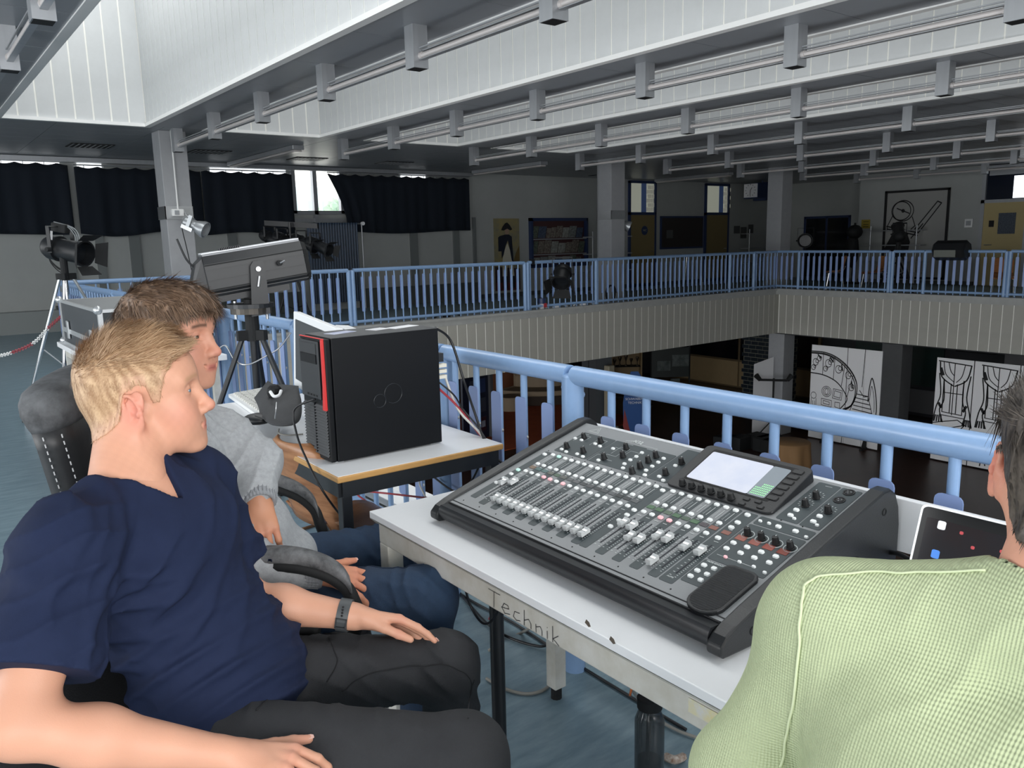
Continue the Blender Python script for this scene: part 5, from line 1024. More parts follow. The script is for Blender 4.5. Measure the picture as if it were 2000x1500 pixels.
cable('cable', 'white cable hanging under the computer table', [(1.6, 2.6, .7), X(820, 930, 1.62), X(828, 965, 1.62), X(850, 1000, 1.6)], .004, m_cwht)
cable('cable', 'black cable slung below the right side of the computer table', [X(845, 930, 1.64), X(890, 960, 1.64), X(920, 940, 1.64), X(940, 900, 1.64)], .004, m_cblk)
cable('cable', 'thin black cable looping under the desk apron by the handwriting', [X(905, 1135, .98), X(920, 1185, 1.0), X(945, 1218, 1.0), X(970, 1200, 1.0), X(978, 1155, .98)], .0028, m_cblk)
fc = lambda pts: [Z(p[0], p[1], .008) for p in pts]
cable('cable', 'black floor cable running under the desk to the lower right', [Z(810, 1082, .008), Z(900, 1160, .008), Z(1000, 1215, .008), Z(1100, 1280, .008), Z(1230, 1360, .008), Z(1340, 1425, .008)], .005, m_cblk)
cable('cable', 'second black floor cable nearly parallel under the desk', [Z(812, 1095, .01), Z(880, 1140, .01), Z(960, 1225, .01), Z(1050, 1262, .012), Z(1085, 1245, .05), Z(1092, 1235, .12)], .005, m_cblk)
cable('cable', 'grey cable looping in a wide circle on the floor under the desk', [Z(955, 1270, .008), Z(1020, 1235, .01), X(1060, 1222, 1.5), Z(1080, 1280, .01), Z(1075, 1335, .008), Z(1035, 1355, .008), Z(985, 1345, .008), Z(950, 1325, .008)], .0055, m_cgry)
cable('cable', 'grey cable beside the bottle under the desk', [X(1222, 1318, 1.3), Z(1240, 1355, .1), Z(1270, 1395, .02), Z(1320, 1425, .01), Z(1360, 1440, .01)], .005, m_cgry)
cable('cable', 'black cable end lying on the left floor', [Z(-20, 1160, .008), Z(30, 1140, .008), Z(70, 1125, .008), Z(120, 1115, .008)], .006, m_cblk)
cable('cable', 'black cables behind the mixing console by the laptop', [(1.575, .84, .775), X(1745, 1080, 1.54), X(1775, 1092, 1.5), X(1800, 1105, 1.45)], .005, m_cblk)

# --- monitor, keyboard, bag
TL, BL, TR, BR = P(573, 608, 3.35), P(574, 752, 3.35), P(655, 641, 2.95), P(652, 783, 2.95)
t = thing('monitor', 'white framed flat monitor behind the computer tower', 'monitor', ((TL[0]+TR[0])/2+.12, (TL[1]+TR[1])/2, .75))
ux = (TR-TL); uz = (BL-TL); nn = np.cross(ux, uz); nn /= np.linalg.norm(nn); nn = nn if nn[0] > 0 else -nn
def quad(a0, a1, b0, b1, d0, d1, name, m): 
    q = lambda a, b, d: TL+ux*a+uz*b+nn*d
    return MB().add([q(a0, b0, d0), q(a1, b0, d0), q(a1, b1, d0), q(a0, b1, d0), q(a0, b0, d1), q(a1, b0, d1), q(a1, b1, d1), q(a0, b1, d1)], [(0, 1, 2, 3), (7, 6, 5, 4), (0, 4, 5, 1), (1, 5, 6, 2), (2, 6, 7, 3), (3, 7, 4, 0)]).build(name, m, t, bevel=.003)
m_wp = mat('white_plastic', 'eef0f1', .4)
quad(0, 1, 0, 1, 0, .03, 'frame', m_wp); quad(.055, .96, .09, .9, -.002, .004, 'screen', mat('screen_off', '3c4043', .3)); quad(.8, 1.06, -.0, .3, .035, .09, 'hinge_block', m_wp)
sx = (TL+TR)/2+nn*.07
MB().box((sx[0]-.02, sx[1]-.04, .76), (sx[0]+.02, sx[1]+.04, 1.1)).build('neck', m_wp, t, bevel=.005); MB().cyl((sx[0], sx[1], .75), (sx[0], sx[1], .765), .11, 28).build('base', m_wp, t)
t = thing('keyboard', 'white keyboard lying on the computer table', 'keyboard', (1.25, 3.45, .75)); KA, KB, KC = Z(446, 770, .765), Z(518, 758, .765), Z(505, 812, .765)
kx = KC-KA; ky = KB-KA
kq = lambda a, b, z_: KA+kx*a+ky*b+np.array((0, 0, z_))
MB().add([kq(0, 0, -.015), kq(1, 0, -.015), kq(1, 1, -.015), kq(0, 1, -.015), kq(0, 0, 0), kq(1, 0, 0), kq(1, 1, .006), kq(0, 1, .006)], [(3, 2, 1, 0), (4, 5, 6, 7), (0, 1, 5, 4), (1, 2, 6, 5), (2, 3, 7, 6), (3, 0, 4, 7)]).build('body', m_wp, t)
for i in range(15):
    for j in range(5):
        a, b = .04+.062*i, .1+.17*j
        if i == 14 and j > 3: continue
        MB().add([kq(a, b, .0), kq(a+.05, b, .0), kq(a+.05, b+.14, .001), kq(a, b+.14, .001), kq(a+.006, b+.01, .008), kq(a+.044, b+.01, .008), kq(a+.044, b+.13, .009), kq(a+.006, b+.13, .009)], [(4, 5, 6, 7), (0, 1, 5, 4), (1, 2, 6, 5), (2, 3, 7, 6), (3, 0, 4, 7)]).build('key', mat('key_white', 'd9d8d2', .5), t)
# soft black bag
t = thing('bag', 'crumpled black fabric bag lying in front of the computer', 'bag', (1.12, 2.95, .75)); m_bag = mat('bag_fabric', '3a3b3d', .75, var=.12, vs=30, bump=.2, bs=200)
q = lambda px, py, k: P(px, py, k)
KK = 3.02
bagp = [q(500, 792, 3.15), q(528, 756, 3.2), q(540, 764, 3.2), q(558, 764, 3.1), q(592, 768, 2.95), q(596, 805, 2.82), q(592, 832, 2.78), q(560, 835, 2.8), q(530, 832, 2.83), q(512, 815, 2.95)]
cen = sum(bagp)/len(bagp); back = [p+F_*.0+np.array((.05, .16, 0)) for p in bagp]
mid = [cen+(p-cen)*.72-np.array((.05, .07, 0))+np.array((0, 0, .0)) for p in bagp]
vs = bagp+back+mid+[cen-np.array((.07, .1, 0))*.9]; n = len(bagp)
fs = [(i, (i+1) % n, 2*n+(i+1) % n, 2*n+i) for i in range(n)]+[((i+1) % n, i, n+i, n+(i+1) % n) for i in range(n)]+[(2*n+i, 2*n+(i+1) % n, 3*n) for i in range(n)]+[tuple(range(n, 2*n))]
o = MB().add(vs, fs).build('body', m_bag, t, 'all'); sd = o.modifiers.new('s', 'SUBSURF'); sd.levels = 2; sd.render_levels = 2
MB().tube(spline([q(540, 786, 2.86), q(539, 800, 2.8), q(537, 818, 2.78)], 4), .002, 6).build('zip', m_steel, t)
MB().tube(spline([q(528, 765, 3.0), q(535, 774, 2.98), q(545, 772, 2.98), q(549, 763, 3.0)], 5), .006, 8).build('white_rim', m_wp, t); MB().ball(q(536, 765, 3.08), .03, 10).build('opening', m_dark, t)
o = MB().ball(q(504, 818, 2.95), (.055, .06, .02), 14).build('mouse', m_plastic, None, 'all'); tag(o, 'black computer mouse half under the bag', 'mouse'); MB().tube([q(498, 812, 2.9), q(520, 820, 2.86)], .002, 6).build('wheel_groove', m_knob, o)
cable('cable', 'grey cable lying on the table beside the bag', [Z(545, 838, .755), Z(545, 846, .755), Z(560, 850, .755), Z(592, 848, .755)], .003, m_cgry)

# --- wooden chairs at the computer table
m_ply = mat('brown_plywood', '8a5a38', .35, c2='b5825a', vs=3, stretch=(2, 2, 14))
c = X(545, 930, 1.0)
shell_chair('brown plywood chair with curved back at the computer table', (1.25, 2.62, 0), .15, .93, m=m_ply)
# --- the two swivel chairs
m_lea = mat('worn_leatherette', '2b2c2e', .48, var=.25, vs=9, bump=.3, bs=30); m_leag = mat('peeled_leatherette', '77787a', .75, c2='2c2d2f', vs=16, bump=.25, bs=60)
def sweep(name, par, pts, secs, m, smooth='all', n=16):   # loft of superelliptic sections: pts centre, (a-axis vec, b-axis vec)
    vs = []
    for p, (A_, B_) in zip(pts, secs):
        for k in range(n):
            th = 2*PI*k/n; ca, sa = math.cos(th), math.sin(th); e = .6
            vs.append(np.array(p)+np.array(A_)*math.copysign(abs(ca)**e, ca)+np.array(B_)*math.copysign(abs(sa)**e, sa))
    m_ = len(pts); fs = [(i*n+k, i*n+(k+1) % n, (i+1)*n+(k+1) % n, (i+1)*n+k) for i in range(m_-1) for k in range(n)]+[tuple(range(n))[::-1], tuple((m_-1)*n+k for k in range(n))]
    return MB().add(vs, fs).build(name, m, par, smooth)
def swivel(label, c, f, back_top, arms=True, z_arm=.7, m=m_lea):
    f = np.array([f[0], f[1], 0.]); f /= np.linalg.norm(f); s = np.array([-f[1], f[0], 0.]); c = np.array([c[0], c[1], 0.]); t = thing('office_chair', label, 'chair', c)
    Zv = np.array((0, 0, 1.))
    sweep('seat', t, [c-f*.24+Zv*.44, c-f*.2+Zv*.44, c+f*.16+Zv*.44, c+f*.22+Zv*.43, c+f*.24+Zv*.42], [(s*.2, Zv*.03), (s*.25, Zv*.05), (s*.25, Zv*.055), (s*.24, Zv*.045), (s*.2, Zv*.02)], m)
    pts = []; secs = []
    for i in range(9):
        v = i/8; z_ = .46+(back_top-.46)*v; off = -.25-.2*v*(back_top-.4); w_ = (.2, .24, .25, .25, .25, .245, .235, .21, .13)[i]; d = (.03, .05, .055, .05, .05, .055, .065, .06, .03)[i]
        pts.append(c+f*off+Zv*z_); secs.append((s*w_, f*d))
    bk = sweep('backrest', t, pts, secs, m)
    MB().cyl(c+Zv*.1, c+Zv*.4, .03, 12).build('gas_lift', m_blackmatt, t, 'x')
    for i in range(5):
        a = i*2*PI/5+.3; d = f*math.cos(a)+s*math.sin(a); lg = MB().tube([c+Zv*.12, c+d*.3+Zv*.08], [.03, .018], 8).build('base_leg', m_blackmatt, t); MB().cyl(c+d*.3-s*.012+Zv*.03, c+d*.3+s*.012+Zv*.03, .028, 12).build('castor', m_blackmatt, lg)
    return t, c, f, s, Zv, bk
# brown-haired man's chair: worn black leatherette with high back
t, c, f, s, Zv, bk = swivel('worn black leatherette office chair with high back, of the man in the grey sweater', (.70, 1.98), (.93, -.37), 1.05)
# its back, rebuilt to the leaning shape one sees
bpy.data.objects.remove(bk)
pts = []; secs = []
top = P(118, 735, 1.66); low = c-f*.2+Zv*.5
lat = np.array((.38, .92, 0)); lat /= np.linalg.norm(lat)
e1 = P(36, 778, 1.62); e2 = P(88, 935, 1.68)
up_ = (e1-e2)/np.linalg.norm(e1-e2); fw = np.cross(lat, up_); fw = fw if fw[0] > 0 else -fw
cen0 = e2+lat*.24+fw*.03
for v, w_, d in ((-.55, .2, .03), (-.5, .24, .05), (-.3, .25, .05), (-.1, .25, .05), (.06, .248, .05), (.1, .25, .05), (.11, .25, .056), (.135, .247, .064), (.16, .235, .064), (.18, .21, .056), (.193, .16, .038), (.198, .1, .02)):
    pts.append(cen0+up_*v+fw*(.0 if v < .14 else .0)); secs.append((lat*w_, fw*d))
bk = sweep('backrest', t, pts[:6], secs[:6], m_lea); hd = sweep('head_cushion', t, pts[5:], secs[5:], mat('dusty_leatherette', '6d6f72', .8, c2='3a3b3d', vs=12, bump=.2, bs=60))
for off in (.03, -.006):
    st = MB()
    for i in range(26):
        a0 = -.3+.0155*i; pa = cen0+up_*a0-lat*.2515+fw*off; st.obox(pa, (up_, fw, lat), (.008, .0022, .0025))
    st.build('stitching', mat('stitch_white', 'c9cacb', .7), bk)
def armrest(t, pts, r0, name='armrest'):
    sp = spline(pts, 6); o = sweep(name, t, sp, [(np.array((0, 0, 1.))*.017*(1 if 0 < i < len(sp)-1 else .5)+0*sp[0], lat_*.026) for i, p in enumerate(sp)], m_leag); return o
def armset(t, A, lat_v, peel=True):   # A: padded top points (front last)
    global lat_; lat_ = np.array(lat_v)/np.linalg.norm(lat_v)
    armrest(t, A, .02); dn = [p-np.array((0, 0, .026)) for p in A]
    end = A[-1]; loop = dn+[end+np.array((.01, 0, -.09)), end+(np.array(A[0])-end)*.18+np.array((0, 0, -.2)), (np.array(A[0])+end)/2+np.array((0, 0, -.3))]
    MB().tube(spline(loop, 6), .016, 10).build('arm_frame', m_blackmatt, t, 'all'); MB().tube(spline([dn[0], dn[0]+np.array((-.02, 0, -.1)), (np.array(A[0])+end)/2+np.array((-.03, 0, -.3))], 5), .014, 8).build('arm_frame', m_blackmatt, t, 'all')
armset(t, [P(452, 1100, 1.84), P(500, 1085, 1.82), P(570, 1084, 1.8), P(630, 1098, 1.79), P(668, 1120, 1.79), P(686, 1146, 1.79)], (.37, .93, 0))
armset(t, [P(500, 925, 2.42), P(545, 938, 2.4), P(585, 955, 2.38), P(612, 978, 2.37), P(622, 1002, 2.37)], (.37, .93, 0))
# blond man's chair
m_fab = mat('black_fabric', '1c1e22', .9, bump=.3, bs=250)
t, c, f, s, Zv, bk = swivel('black fabric office chair under the blond man', (.37, 1.45), (.8, -.6), .82, m=m_fab)
MB().tube(spline([c+s*.25+Zv*.6-f*.1, c+s*.27+Zv*.615+f*.05, c+s*.27+Zv*.61+f*.15], 5), .018, 8).build('armrest', m_blackmatt, t, 'all'); MB().cyl(c+s*.25+Zv*.45, c+s*.27+Zv*.6, .014, 8).build('arm_post', m_blackmatt, t)
# green-shirted man's stool
t, c, f, s, Zv, bk = swivel('black stool chair under the man in the green shirt', (.62, .22), (1, .1), .78, m=m_fab)

# --- follow spot on tripod
fp = P(490, 600, 4.05)
tripod('black steel tripod carrying the big follow spot', (fp[0], fp[1]), P(490, 645, 4.1)[2], None, .48, math.radians(180), m_blk, r=.014, top=fp[2]+.01)
t = thing('follow_spot', 'long black follow spot on a tripod beside the railing', 'stage lamp', (fp[0], fp[1], fp[2]))
A_, B_ = P(398, 541, 3.97), P(588, 508, 4.17); ax_ = (B_-A_); L = np.linalg.norm(ax_); ax_ /= L; sd_ = np.cross(ax_, (0, 0, 1)); sd_ /= np.linalg.norm(sd_); up_ = np.cross(sd_, ax_); Cc = (A_+B_)/2+F_*.0
sec = [(-.1, -.07), (-.085, -.1), (.085, -.1), (.1, -.07), (.1, .06), (.075, .1), (-.075, .1), (-.1, .06)]
m_sp = mat('spot_black', '1d1f22', .4)
cc_ = lambda p, q, d: Cc+sd_*p+up_*q+ax_*d
MB().prism(sec, lambda a, b: cc_(a, b, -L/2), lambda a, b: cc_(a, b, L/2)).build('housing', m_sp, t, bevel=.004)
MB().prism([(a*.98, b*.98) for a, b in sec], lambda a, b: cc_(a, b, L/2), lambda a, b: cc_(a*.9, b*.9, L/2+.02)).build('front_ring', m_blackmatt, t)
MB().add([cc_(-.09, .09, -L/2), cc_(.09, .09, -L/2), cc_(.09, -.1, -L/2), cc_(-.09, -.1, -L/2), cc_(-.07, .07, -L/2-.03), cc_(.07, .07, -L/2-.03), cc_(.08, -.1, -L/2-.1), cc_(-.08, -.1, -L/2-.1)], [(4, 5, 6, 7), (0, 1, 5, 4), (1, 2, 6, 5), (2, 3, 7, 6), (3, 0, 4, 7)]).build('rear_cover', m_sp, t, bevel=.003)
for s_ in (1, -1):
    for q_, th_ in ((.075, .006), (.05, .004), (.0, .003), (-.045, .006), (-.065, .004)): MB().obox(cc_(.1*s_+.002*s_, q_-.02, 0), (ax_, sd_, up_), (L*.99, .006, th_)).build('rib', m_blackmatt if th_ > .004 else m_sp, t)
MB().obox(cc_(0, .103, 0), (ax_, sd_, up_), (L*.98, .15, .012)).build('top_rail', mat('spot_grey', '6b6d70', .35, metal=.5), t, bevel=.003)
for i in range(5): MB().obox(cc_(-.06+.03*i, .11, 0), (ax_, sd_, up_), (L*.98, .006, .008)).build('top_fin', m_alu, t)
for i in range(12): MB().obox(cc_(.02, .118, -L*.3+.0085*i), (ax_, sd_, up_), (.004, .05, .014)).build('vent_fin', m_blk, t)
MB().obox(cc_(0, -.115, -.03), (ax_, sd_, up_), (L*.72, .12, .035)).build('ballast_box', m_sp, t)
for s_ in (1, -1):
    MB().prism([(-.035, .02), (-.02, .04), (.02, .04), (.035, .02), (.045, -.22), (-.045, -.22)], lambda a, b, s_=s_: cc_(.118*s_, 0, 0)+ax_*a+np.array((0, 0, 1))*b, lambda a, b, s_=s_: cc_(.124*s_, 0, 0)+ax_*a+np.array((0, 0, 1))*b).build('yoke_plate', m_sp, t)
    MB().cyl(cc_(.12*s_, 0.0, 0), cc_(.14*s_, 0.0, 0), .012, 12).build('pivot_bolt', m_steel, t)
MB().obox(cc_(0, 0, 0)+np.array((0, 0, -.222)), (ax_, sd_, (0, 0, 1)), (.09, .25, .012)).build('yoke_base', m_sp, t)
hb = cc_(.135, -.035, 0); MB().tube([hb, hb+ax_*-.01+np.array((0, 0, -.05))], .007, 8).build('lever', m_steel, t); kb = cc_(.112, .01, .11); MB().cyl(kb, kb+sd_*.02, .014, 12).build('knob', m_blackmatt, t)
MB().tube([kb+sd_*.02, kb+sd_*.02+ax_*.025+up_*.008], .004, 8).build('knob_lever', m_steel, t)
MB().cyl((fp[0], fp[1], fp[2]-.0), (fp[0], fp[1], fp[2]+.02), .115, 28).build('turntable', m_blk, t); MB().cyl((fp[0], fp[1], fp[2]-.03), (fp[0], fp[1], fp[2]-.0), .1, 28).build('turntable_plate', mat('worn_steel', '4c4843', .4, metal=.6), t)
MB().cyl((fp[0], fp[1], fp[2]-.14), (fp[0], fp[1], fp[2]-.03), .034, 16).build('socket', m_blackmatt, t)
for ch_, dx in (('a', .08), ('b', -.08)): MB().cyl(P(490, 600, 4.1)+R_*dx+(0, 0, -.06), P(490, 600, 4.1)+R_*dx+(0, 0, .03), .008, 8).build('wing_bolt', m_steel, t)
cable('cable', 'black lead hanging from the rear of the follow spot to the pillar lamp', [cc_(0, .05, -L/2-.03), cc_(0, .1, -L/2-.06), cc_(0, .2, -L/2-.08)], .005, m_cblk)
ch = MB(); cp_ = spline([P(420, 690, 4.15), P(440, 675, 4.1), P(460, 705, 4.05), P(485, 712, 4.02), P(520, 695, 4.05), P(545, 680, 4.1), P(568, 650, 4.15)], 8)
ch.tube(cp_, .004, 6); tag(ch.build('safety_chain', m_steel, None, 'all'), 'thin steel chain strung round the follow spot tripod', 'chain')

# --- flight case on its table
t = thing('flight_case', 'black flight case with aluminium edges on a low white table', 'flight case', (1.25, 5.8, .8)); x0, x1, y0, y1, z0, z1 = .915, 1.5, 5.1, 6.42, .8, 1.1
MB().box((x0+.004, y0+.004, z0+.004), (x1-.004, y1-.004, z1-.004)).build('panels', mat('case_board', '2f353a', .5), t); MB().box((x0+.01, y0+.01, z1-.006), (x1-.01, y1-.01, z1+.001)).build('lid_top', mat('case_lid_grey', '85888a', .45), t)
m_al2 = mat('case_aluminium', 'c6c9cb', .3, metal=.6); e_ = .016
for y in (y0, y1):
    for z_ in (z0, z1, z0+.1): MB().box((x0, y-e_ if y == y1 else y-.002, z_-e_), (x1, y+.002 if y == y1 else y+e_, z_+(.002 if z_ == z1 else e_))).build('edge', m_al2, t)
for x in (x0, x1):
    for z_ in (z0, z1, z0+.1): MB().box((x-.002 if x == x0 else x-e_, y0, z_-e_), (x+e_ if x == x0 else x+.002, y1, z_+(.002 if z_ == z1 else e_))).build('edge', m_al2, t)
    for y in (y0, y1): MB().box((x-.003 if x == x0 else x-e_*1.4, y-.003 if y == y0 else y-e_*1.4, z0), (x+e_*1.4 if x == x0 else x+.003, y+e_*1.4 if y == y0 else y+.003, z1)).build('edge', m_al2, t)
for x in (x0, x1):
    for y in (y0, y1):
        for z_ in (z0+.015, z1): MB().ball((x, y, z_), .026, 10).build('corner_ball', m_al2, t, 'all')
for y in (6.15, 5.35): MB().box((x0-.012, y-.03, z0+.05), (x0, y+.03, z0+.17)).build('latch', m_al2, t, bevel=.004)
MB().tube([(1.1, y0-.005, .95), (1.1, y0-.03, .93), (1.25, y0-.03, .93), (1.25, y0-.005, .95)], .008, 8).build('handle', m_al2, t)
t = thing('low_table', 'white table under the flight case', 'table', (1.2, 5.8, 0)); MB().box((.88, 4.9, .765), (1.56, 6.5, .8)).build('tabletop', m_white, t, bevel=.003)
MB().box((.92, 4.94, .7), (1.52, 6.46, .765)).build('apron', m_frame, t)
for x in (.92, 1.48):
    for y in (4.94, 6.42): MB().box((x, y, 0), (x+.04, y+.04, .7)).build('leg', m_frame, t)
# red and white plastic chain
t = thing('barrier_chain', 'red and white plastic chain hanging from the flight case', 'chain', (0, 0, 0)); cpts = spline([P(-10, 697, 6.3), P(25, 688, 6.3), P(65, 670, 6.3), P(95, 640, 6.3), P(122, 616, 6.35)], 14)
m_cr = mat('chain_red', '9f3a44', .45); m_cw = mat('chain_white', 'e8e8e6', .45)
acc = 0; k = 0; last = cpts[0]
for i in range(1, len(cpts)):
    d = cpts[i]-cpts[i-1]; L_ = np.linalg.norm(d); d /= L_; sdv = np.cross(d, (0, 0, 1)); sdv /= np.linalg.norm(sdv); upv = np.cross(sdv, d)
    v_ = upv if i % 2 else sdv; c_ = (cpts[i]+cpts[i-1])/2; rr = L_*.62
    lp = [c_+d*rr*math.cos(a)+v_*.012*math.sin(a) for a in [q*PI/5 for q in range(11)]]
    MB().tube(lp, .0035, 5).build('link', m_cr if (i//14) % 2 == 1 else m_cw, t)
t.location = tuple(float(v) for v in cpts[0]); 
for o in t.children: o.matrix_parent_inverse = wm(t).inverted()
# bottle under the desk
c = Z(1268, 1345, .3); c = np.array((c[0]-.03, c[1]-.03, 0)); t = thing('bottle', 'smoky transparent drinking bottle standing under the desk', 'bottle', c)
m_bot = mat('smoky_plastic', '3a3f42', .12, alpha=.72)
MB().lathe(c, (0, 0, 1), [(0, 0), (0, .034), (.01, .038), (.24, .038), (.262, .03), (.27, .026), (.275, .026)], 28).build('body', m_bot, t, 'x'); MB().lathe(c+(0, 0, .275), (0, 0, 1), [(0, .032), (.025, .033), (.028, .03), (.028, 0)], 28).build('cap', m_blackmatt, t, 'x')
MB().lathe(c+(0, 0, .0), (0, 0, 1), [(.01, 0), (.01, .03), (.13, .03), (.13, 0)], 24).build('drink', mat('dark_drink', '14171a', .2), t); MB().cyl(c+(-.01, 0, .1), c+(.01, .01, .25), .006, 8).build('straw', m_blackmatt, t)
MB().tube(spline([c+np.array((.02, .02, .3)), c+np.array((.0, .05, .33)), c+np.array((-.02, .05, .29))], 4), .003, 6).build('strap', mat('strap_orange', 'd8743a', .5), t)
o = MB().tube(spline([Z(1300, 1478, .01), Z(1318, 1484, .02), Z(1335, 1478, .01)], 4), [.012]*9, 6).build('crumpled_bag', mat('brown_paper', '8a6a55', .8, c2='d0c8be', vs=60), None, 'all'); tag(o, 'small crumpled brown paper on the floor by the bottle', 'paper')
# white boards outside the railing below the computer table
o = MB().box((1.82, 2.6, .15), (2.02, 4.6, .19)).build('white_board', m_wp, None, bevel=.004); tag(o, 'white board lying on the kerb outside the railing', 'board')
MB().box((1.9, 2.7, .19), (2.0, 4.4, .21)).build('batten', m_wp, o)
# ================================================================== PEOPLE: implicit surfaces meshed with surface nets
V3 = lambda *a: np.array(a, float)
nrmz = lambda v: np.array(v, float)/np.linalg.norm(v)
class Field:
    def __init__(s, lo, hi, res):
        s.lo = np.array(lo, np.float32); s.res = res; s.n = np.ceil((np.array(hi)-lo)/res).astype(int)+1
        s.v = np.full(s.n, .3, np.float32); s.ax = [s.lo[i]+res*np.arange(s.n[i], dtype=np.float32) for i in range(3)]
    def _sub(s, lo, hi):
        a = np.clip(np.floor((np.array(lo)-s.lo)/s.res).astype(int), 0, s.n); b = np.clip(np.ceil((np.array(hi)-s.lo)/s.res).astype(int)+1, 0, s.n)
        sl = tuple(slice(a[i], b[i]) for i in range(3))
        if min(b-a) <= 0: return None, None
        return sl, np.meshgrid(*[s.ax[i][sl[i]] for i in range(3)], indexing='ij', sparse=True)
    def put(s, sl, d, k, op):
        o = s.v[sl]
        if op == 'sub': d = -d; r = np.maximum(o, d)+ (np.maximum(k-np.abs(o-d), 0)**2/(4*k) if k else 0)
        elif op == 'int': r = np.maximum(o, d)
        else: r = np.minimum(o, d)-(np.maximum(k-np.abs(o-d), 0)**2/(4*k) if k else 0)
        s.v[sl] = r
    def cone(s, a, b, ra, rb, k=.02, op='add'):
        a = np.array(a, float); b = np.array(b, float); m = max(ra, rb)+.06+k
        sl, g = s._sub(np.minimum(a, b)-m, np.maximum(a, b)+m)
        if sl is None: return s
        d = b-a; L2 = max(d@d, 1e-9); X_, Y_, Z_ = g[0]-a[0], g[1]-a[1], g[2]-a[2]
        t = np.clip((X_*d[0]+Y_*d[1]+Z_*d[2])/L2, 0, 1)
        q = np.sqrt((X_-t*d[0])**2+(Y_-t*d[1])**2+(Z_-t*d[2])**2)-(ra+(rb-ra)*t)
        s.put(sl, q, k, op); return s
    def ell(s, c, r, M=None, k=.02, op='add'):   # M rows: local axes
        c = np.array(c, float); m = max(r)+.06+k; sl, g = s._sub(c-m, c+m)
        if sl is None: return s
        X_, Y_, Z_ = g[0]-c[0], g[1]-c[1], g[2]-c[2]
        if M is None: u, v, w_ = X_, Y_, Z_
        else: u, v, w_ = [X_*m_[0]+Y_*m_[1]+Z_*m_[2] for m_ in M]
        k0 = np.sqrt((u/r[0])**2+(v/r[1])**2+(w_/r[2])**2); k1 = np.sqrt((u/r[0]**2)**2+(v/r[1]**2)**2+(w_/r[2]**2)**2)
        s.put(sl, k0*(k0-1)/np.maximum(k1, 1e-6), k, op); return s
    def plane(s, p, n, box=None):                # keep the side the normal points away from
        sl, g = s._sub(*(box or (s.lo, s.lo+s.n*s.res)))
        s.v[sl] = np.maximum(s.v[sl], ((g[0]-p[0])*n[0]+(g[1]-p[1])*n[1]+(g[2]-p[2])*n[2])); return s
    def disp(s, fn):
        i = np.nonzero(np.abs(s.v) < .03); P_ = [s.ax[j][i[j]] for j in range(3)]
        s.v[i] += fn(*P_).astype(np.float32); return s
    def mesh(s):
        v = s.v; n = s.n-1; ins = v < 0
        c = np.zeros(n, np.int8)
        for dx in (0, 1):
            for dy in (0, 1):
                for dz in (0, 1): c += ins[dx:n[0]+dx, dy:n[1]+dy, dz:n[2]+dz]
        act = np.nonzero((c > 0) & (c < 8)); m = len(act[0]); idx = np.full(n, -1, np.int32); idx[act] = np.arange(m)
        P_ = np.zeros((m, 3)); cnt = np.zeros(m); A = np.stack(act, 1)
        cor = [(0, 0, 0), (1, 0, 0), (0, 1, 0), (1, 1, 0), (0, 0, 1), (1, 0, 1), (0, 1, 1), (1, 1, 1)]
        for a, b in ((0, 1), (2, 3), (4, 5), (6, 7), (0, 2), (1, 3), (4, 6), (5, 7), (0, 4), (1, 5), (2, 6), (3, 7)):
            pa = A+cor[a]; pb = A+cor[b]; va = v[tuple(pa.T)]; vb = v[tuple(pb.T)]; x = (va < 0) != (vb < 0)
            t = np.where(x, va/np.where(x, va-vb, 1), 0)[:, None]; P_ += np.where(x[:, None], pa+(pb-pa)*t, 0); cnt += x
        P_ = P_/cnt[:, None]*s.res+s.lo
        quads = []
        for ax in range(3):
            e = [0, 0, 0]; e[ax] = 1; a = ins[:s.n[0]-e[0], :s.n[1]-e[1], :s.n[2]-e[2]]; b = ins[e[0]:, e[1]:, e[2]:]
            x = np.stack(np.nonzero(a != b), 1); o1, o2 = [j for j in range(3) if j != ax]
            ok = (x[:, o1] > 0) & (x[:, o2] > 0) & (x[:, o1] < n[o1]) & (x[:, o2] < n[o2]) & (x[:, ax] < n[ax]); x = x[ok]
            d1 = np.zeros(3, int); d1[o1] = 1; d2 = np.zeros(3, int); d2[o2] = 1
            q = np.stack([idx[tuple((x-d1-d2).T)], idx[tuple((x-d2).T)], idx[tuple(x.T)], idx[tuple((x-d1).T)]], 1)
            fl = a[tuple(x.T)] ^ (ax == 1); q[~fl] = q[~fl][:, ::-1]; quads.append(q)
        q = np.concatenate(quads); q = q[(q >= 0).all(1)]
        return P_, q
def np_mesh(name, P_, Q, m, cols=None, smooth=True):
    me = bpy.data.meshes.new(name); me.vertices.add(len(P_)); me.vertices.foreach_set('co', P_.astype(np.float32).ravel())
    w_ = Q.shape[1]; me.loops.add(Q.size); me.loops.foreach_set('vertex_index', Q.astype(np.int32).ravel()); me.polygons.add(len(Q))
    me.polygons.foreach_set('loop_start', np.arange(0, Q.size, w_, dtype=np.int32)); me.update(calc_edges=True)
    me.polygons.foreach_set('use_smooth', [smooth]*len(Q))
    if cols is not None:
        ca = me.color_attributes.new('Col', 'FLOAT_COLOR', 'POINT'); ca.data.foreach_set('color', np.concatenate([cols, np.ones((len(cols), 1))], 1).astype(np.float32).ravel())
    me.materials.append(m); me.validate(); return me
def np_obj(name, P_, Q, m, parent, cols=None):
    o = bpy.data.objects.new(name, np_mesh(name, P_, Q, m, cols)); COL.objects.link(o); attach(o, parent); return o
def vnormals(P_, Q):
    N_ = np.zeros_like(P_); fn = np.cross(P_[Q[:, 2]]-P_[Q[:, 0]], P_[Q[:, 3]]-P_[Q[:, 1]])
    for j in range(4): np.add.at(N_, Q[:, j], fn)
    return N_/(np.linalg.norm(N_, axis=1)[:, None]+1e-12)
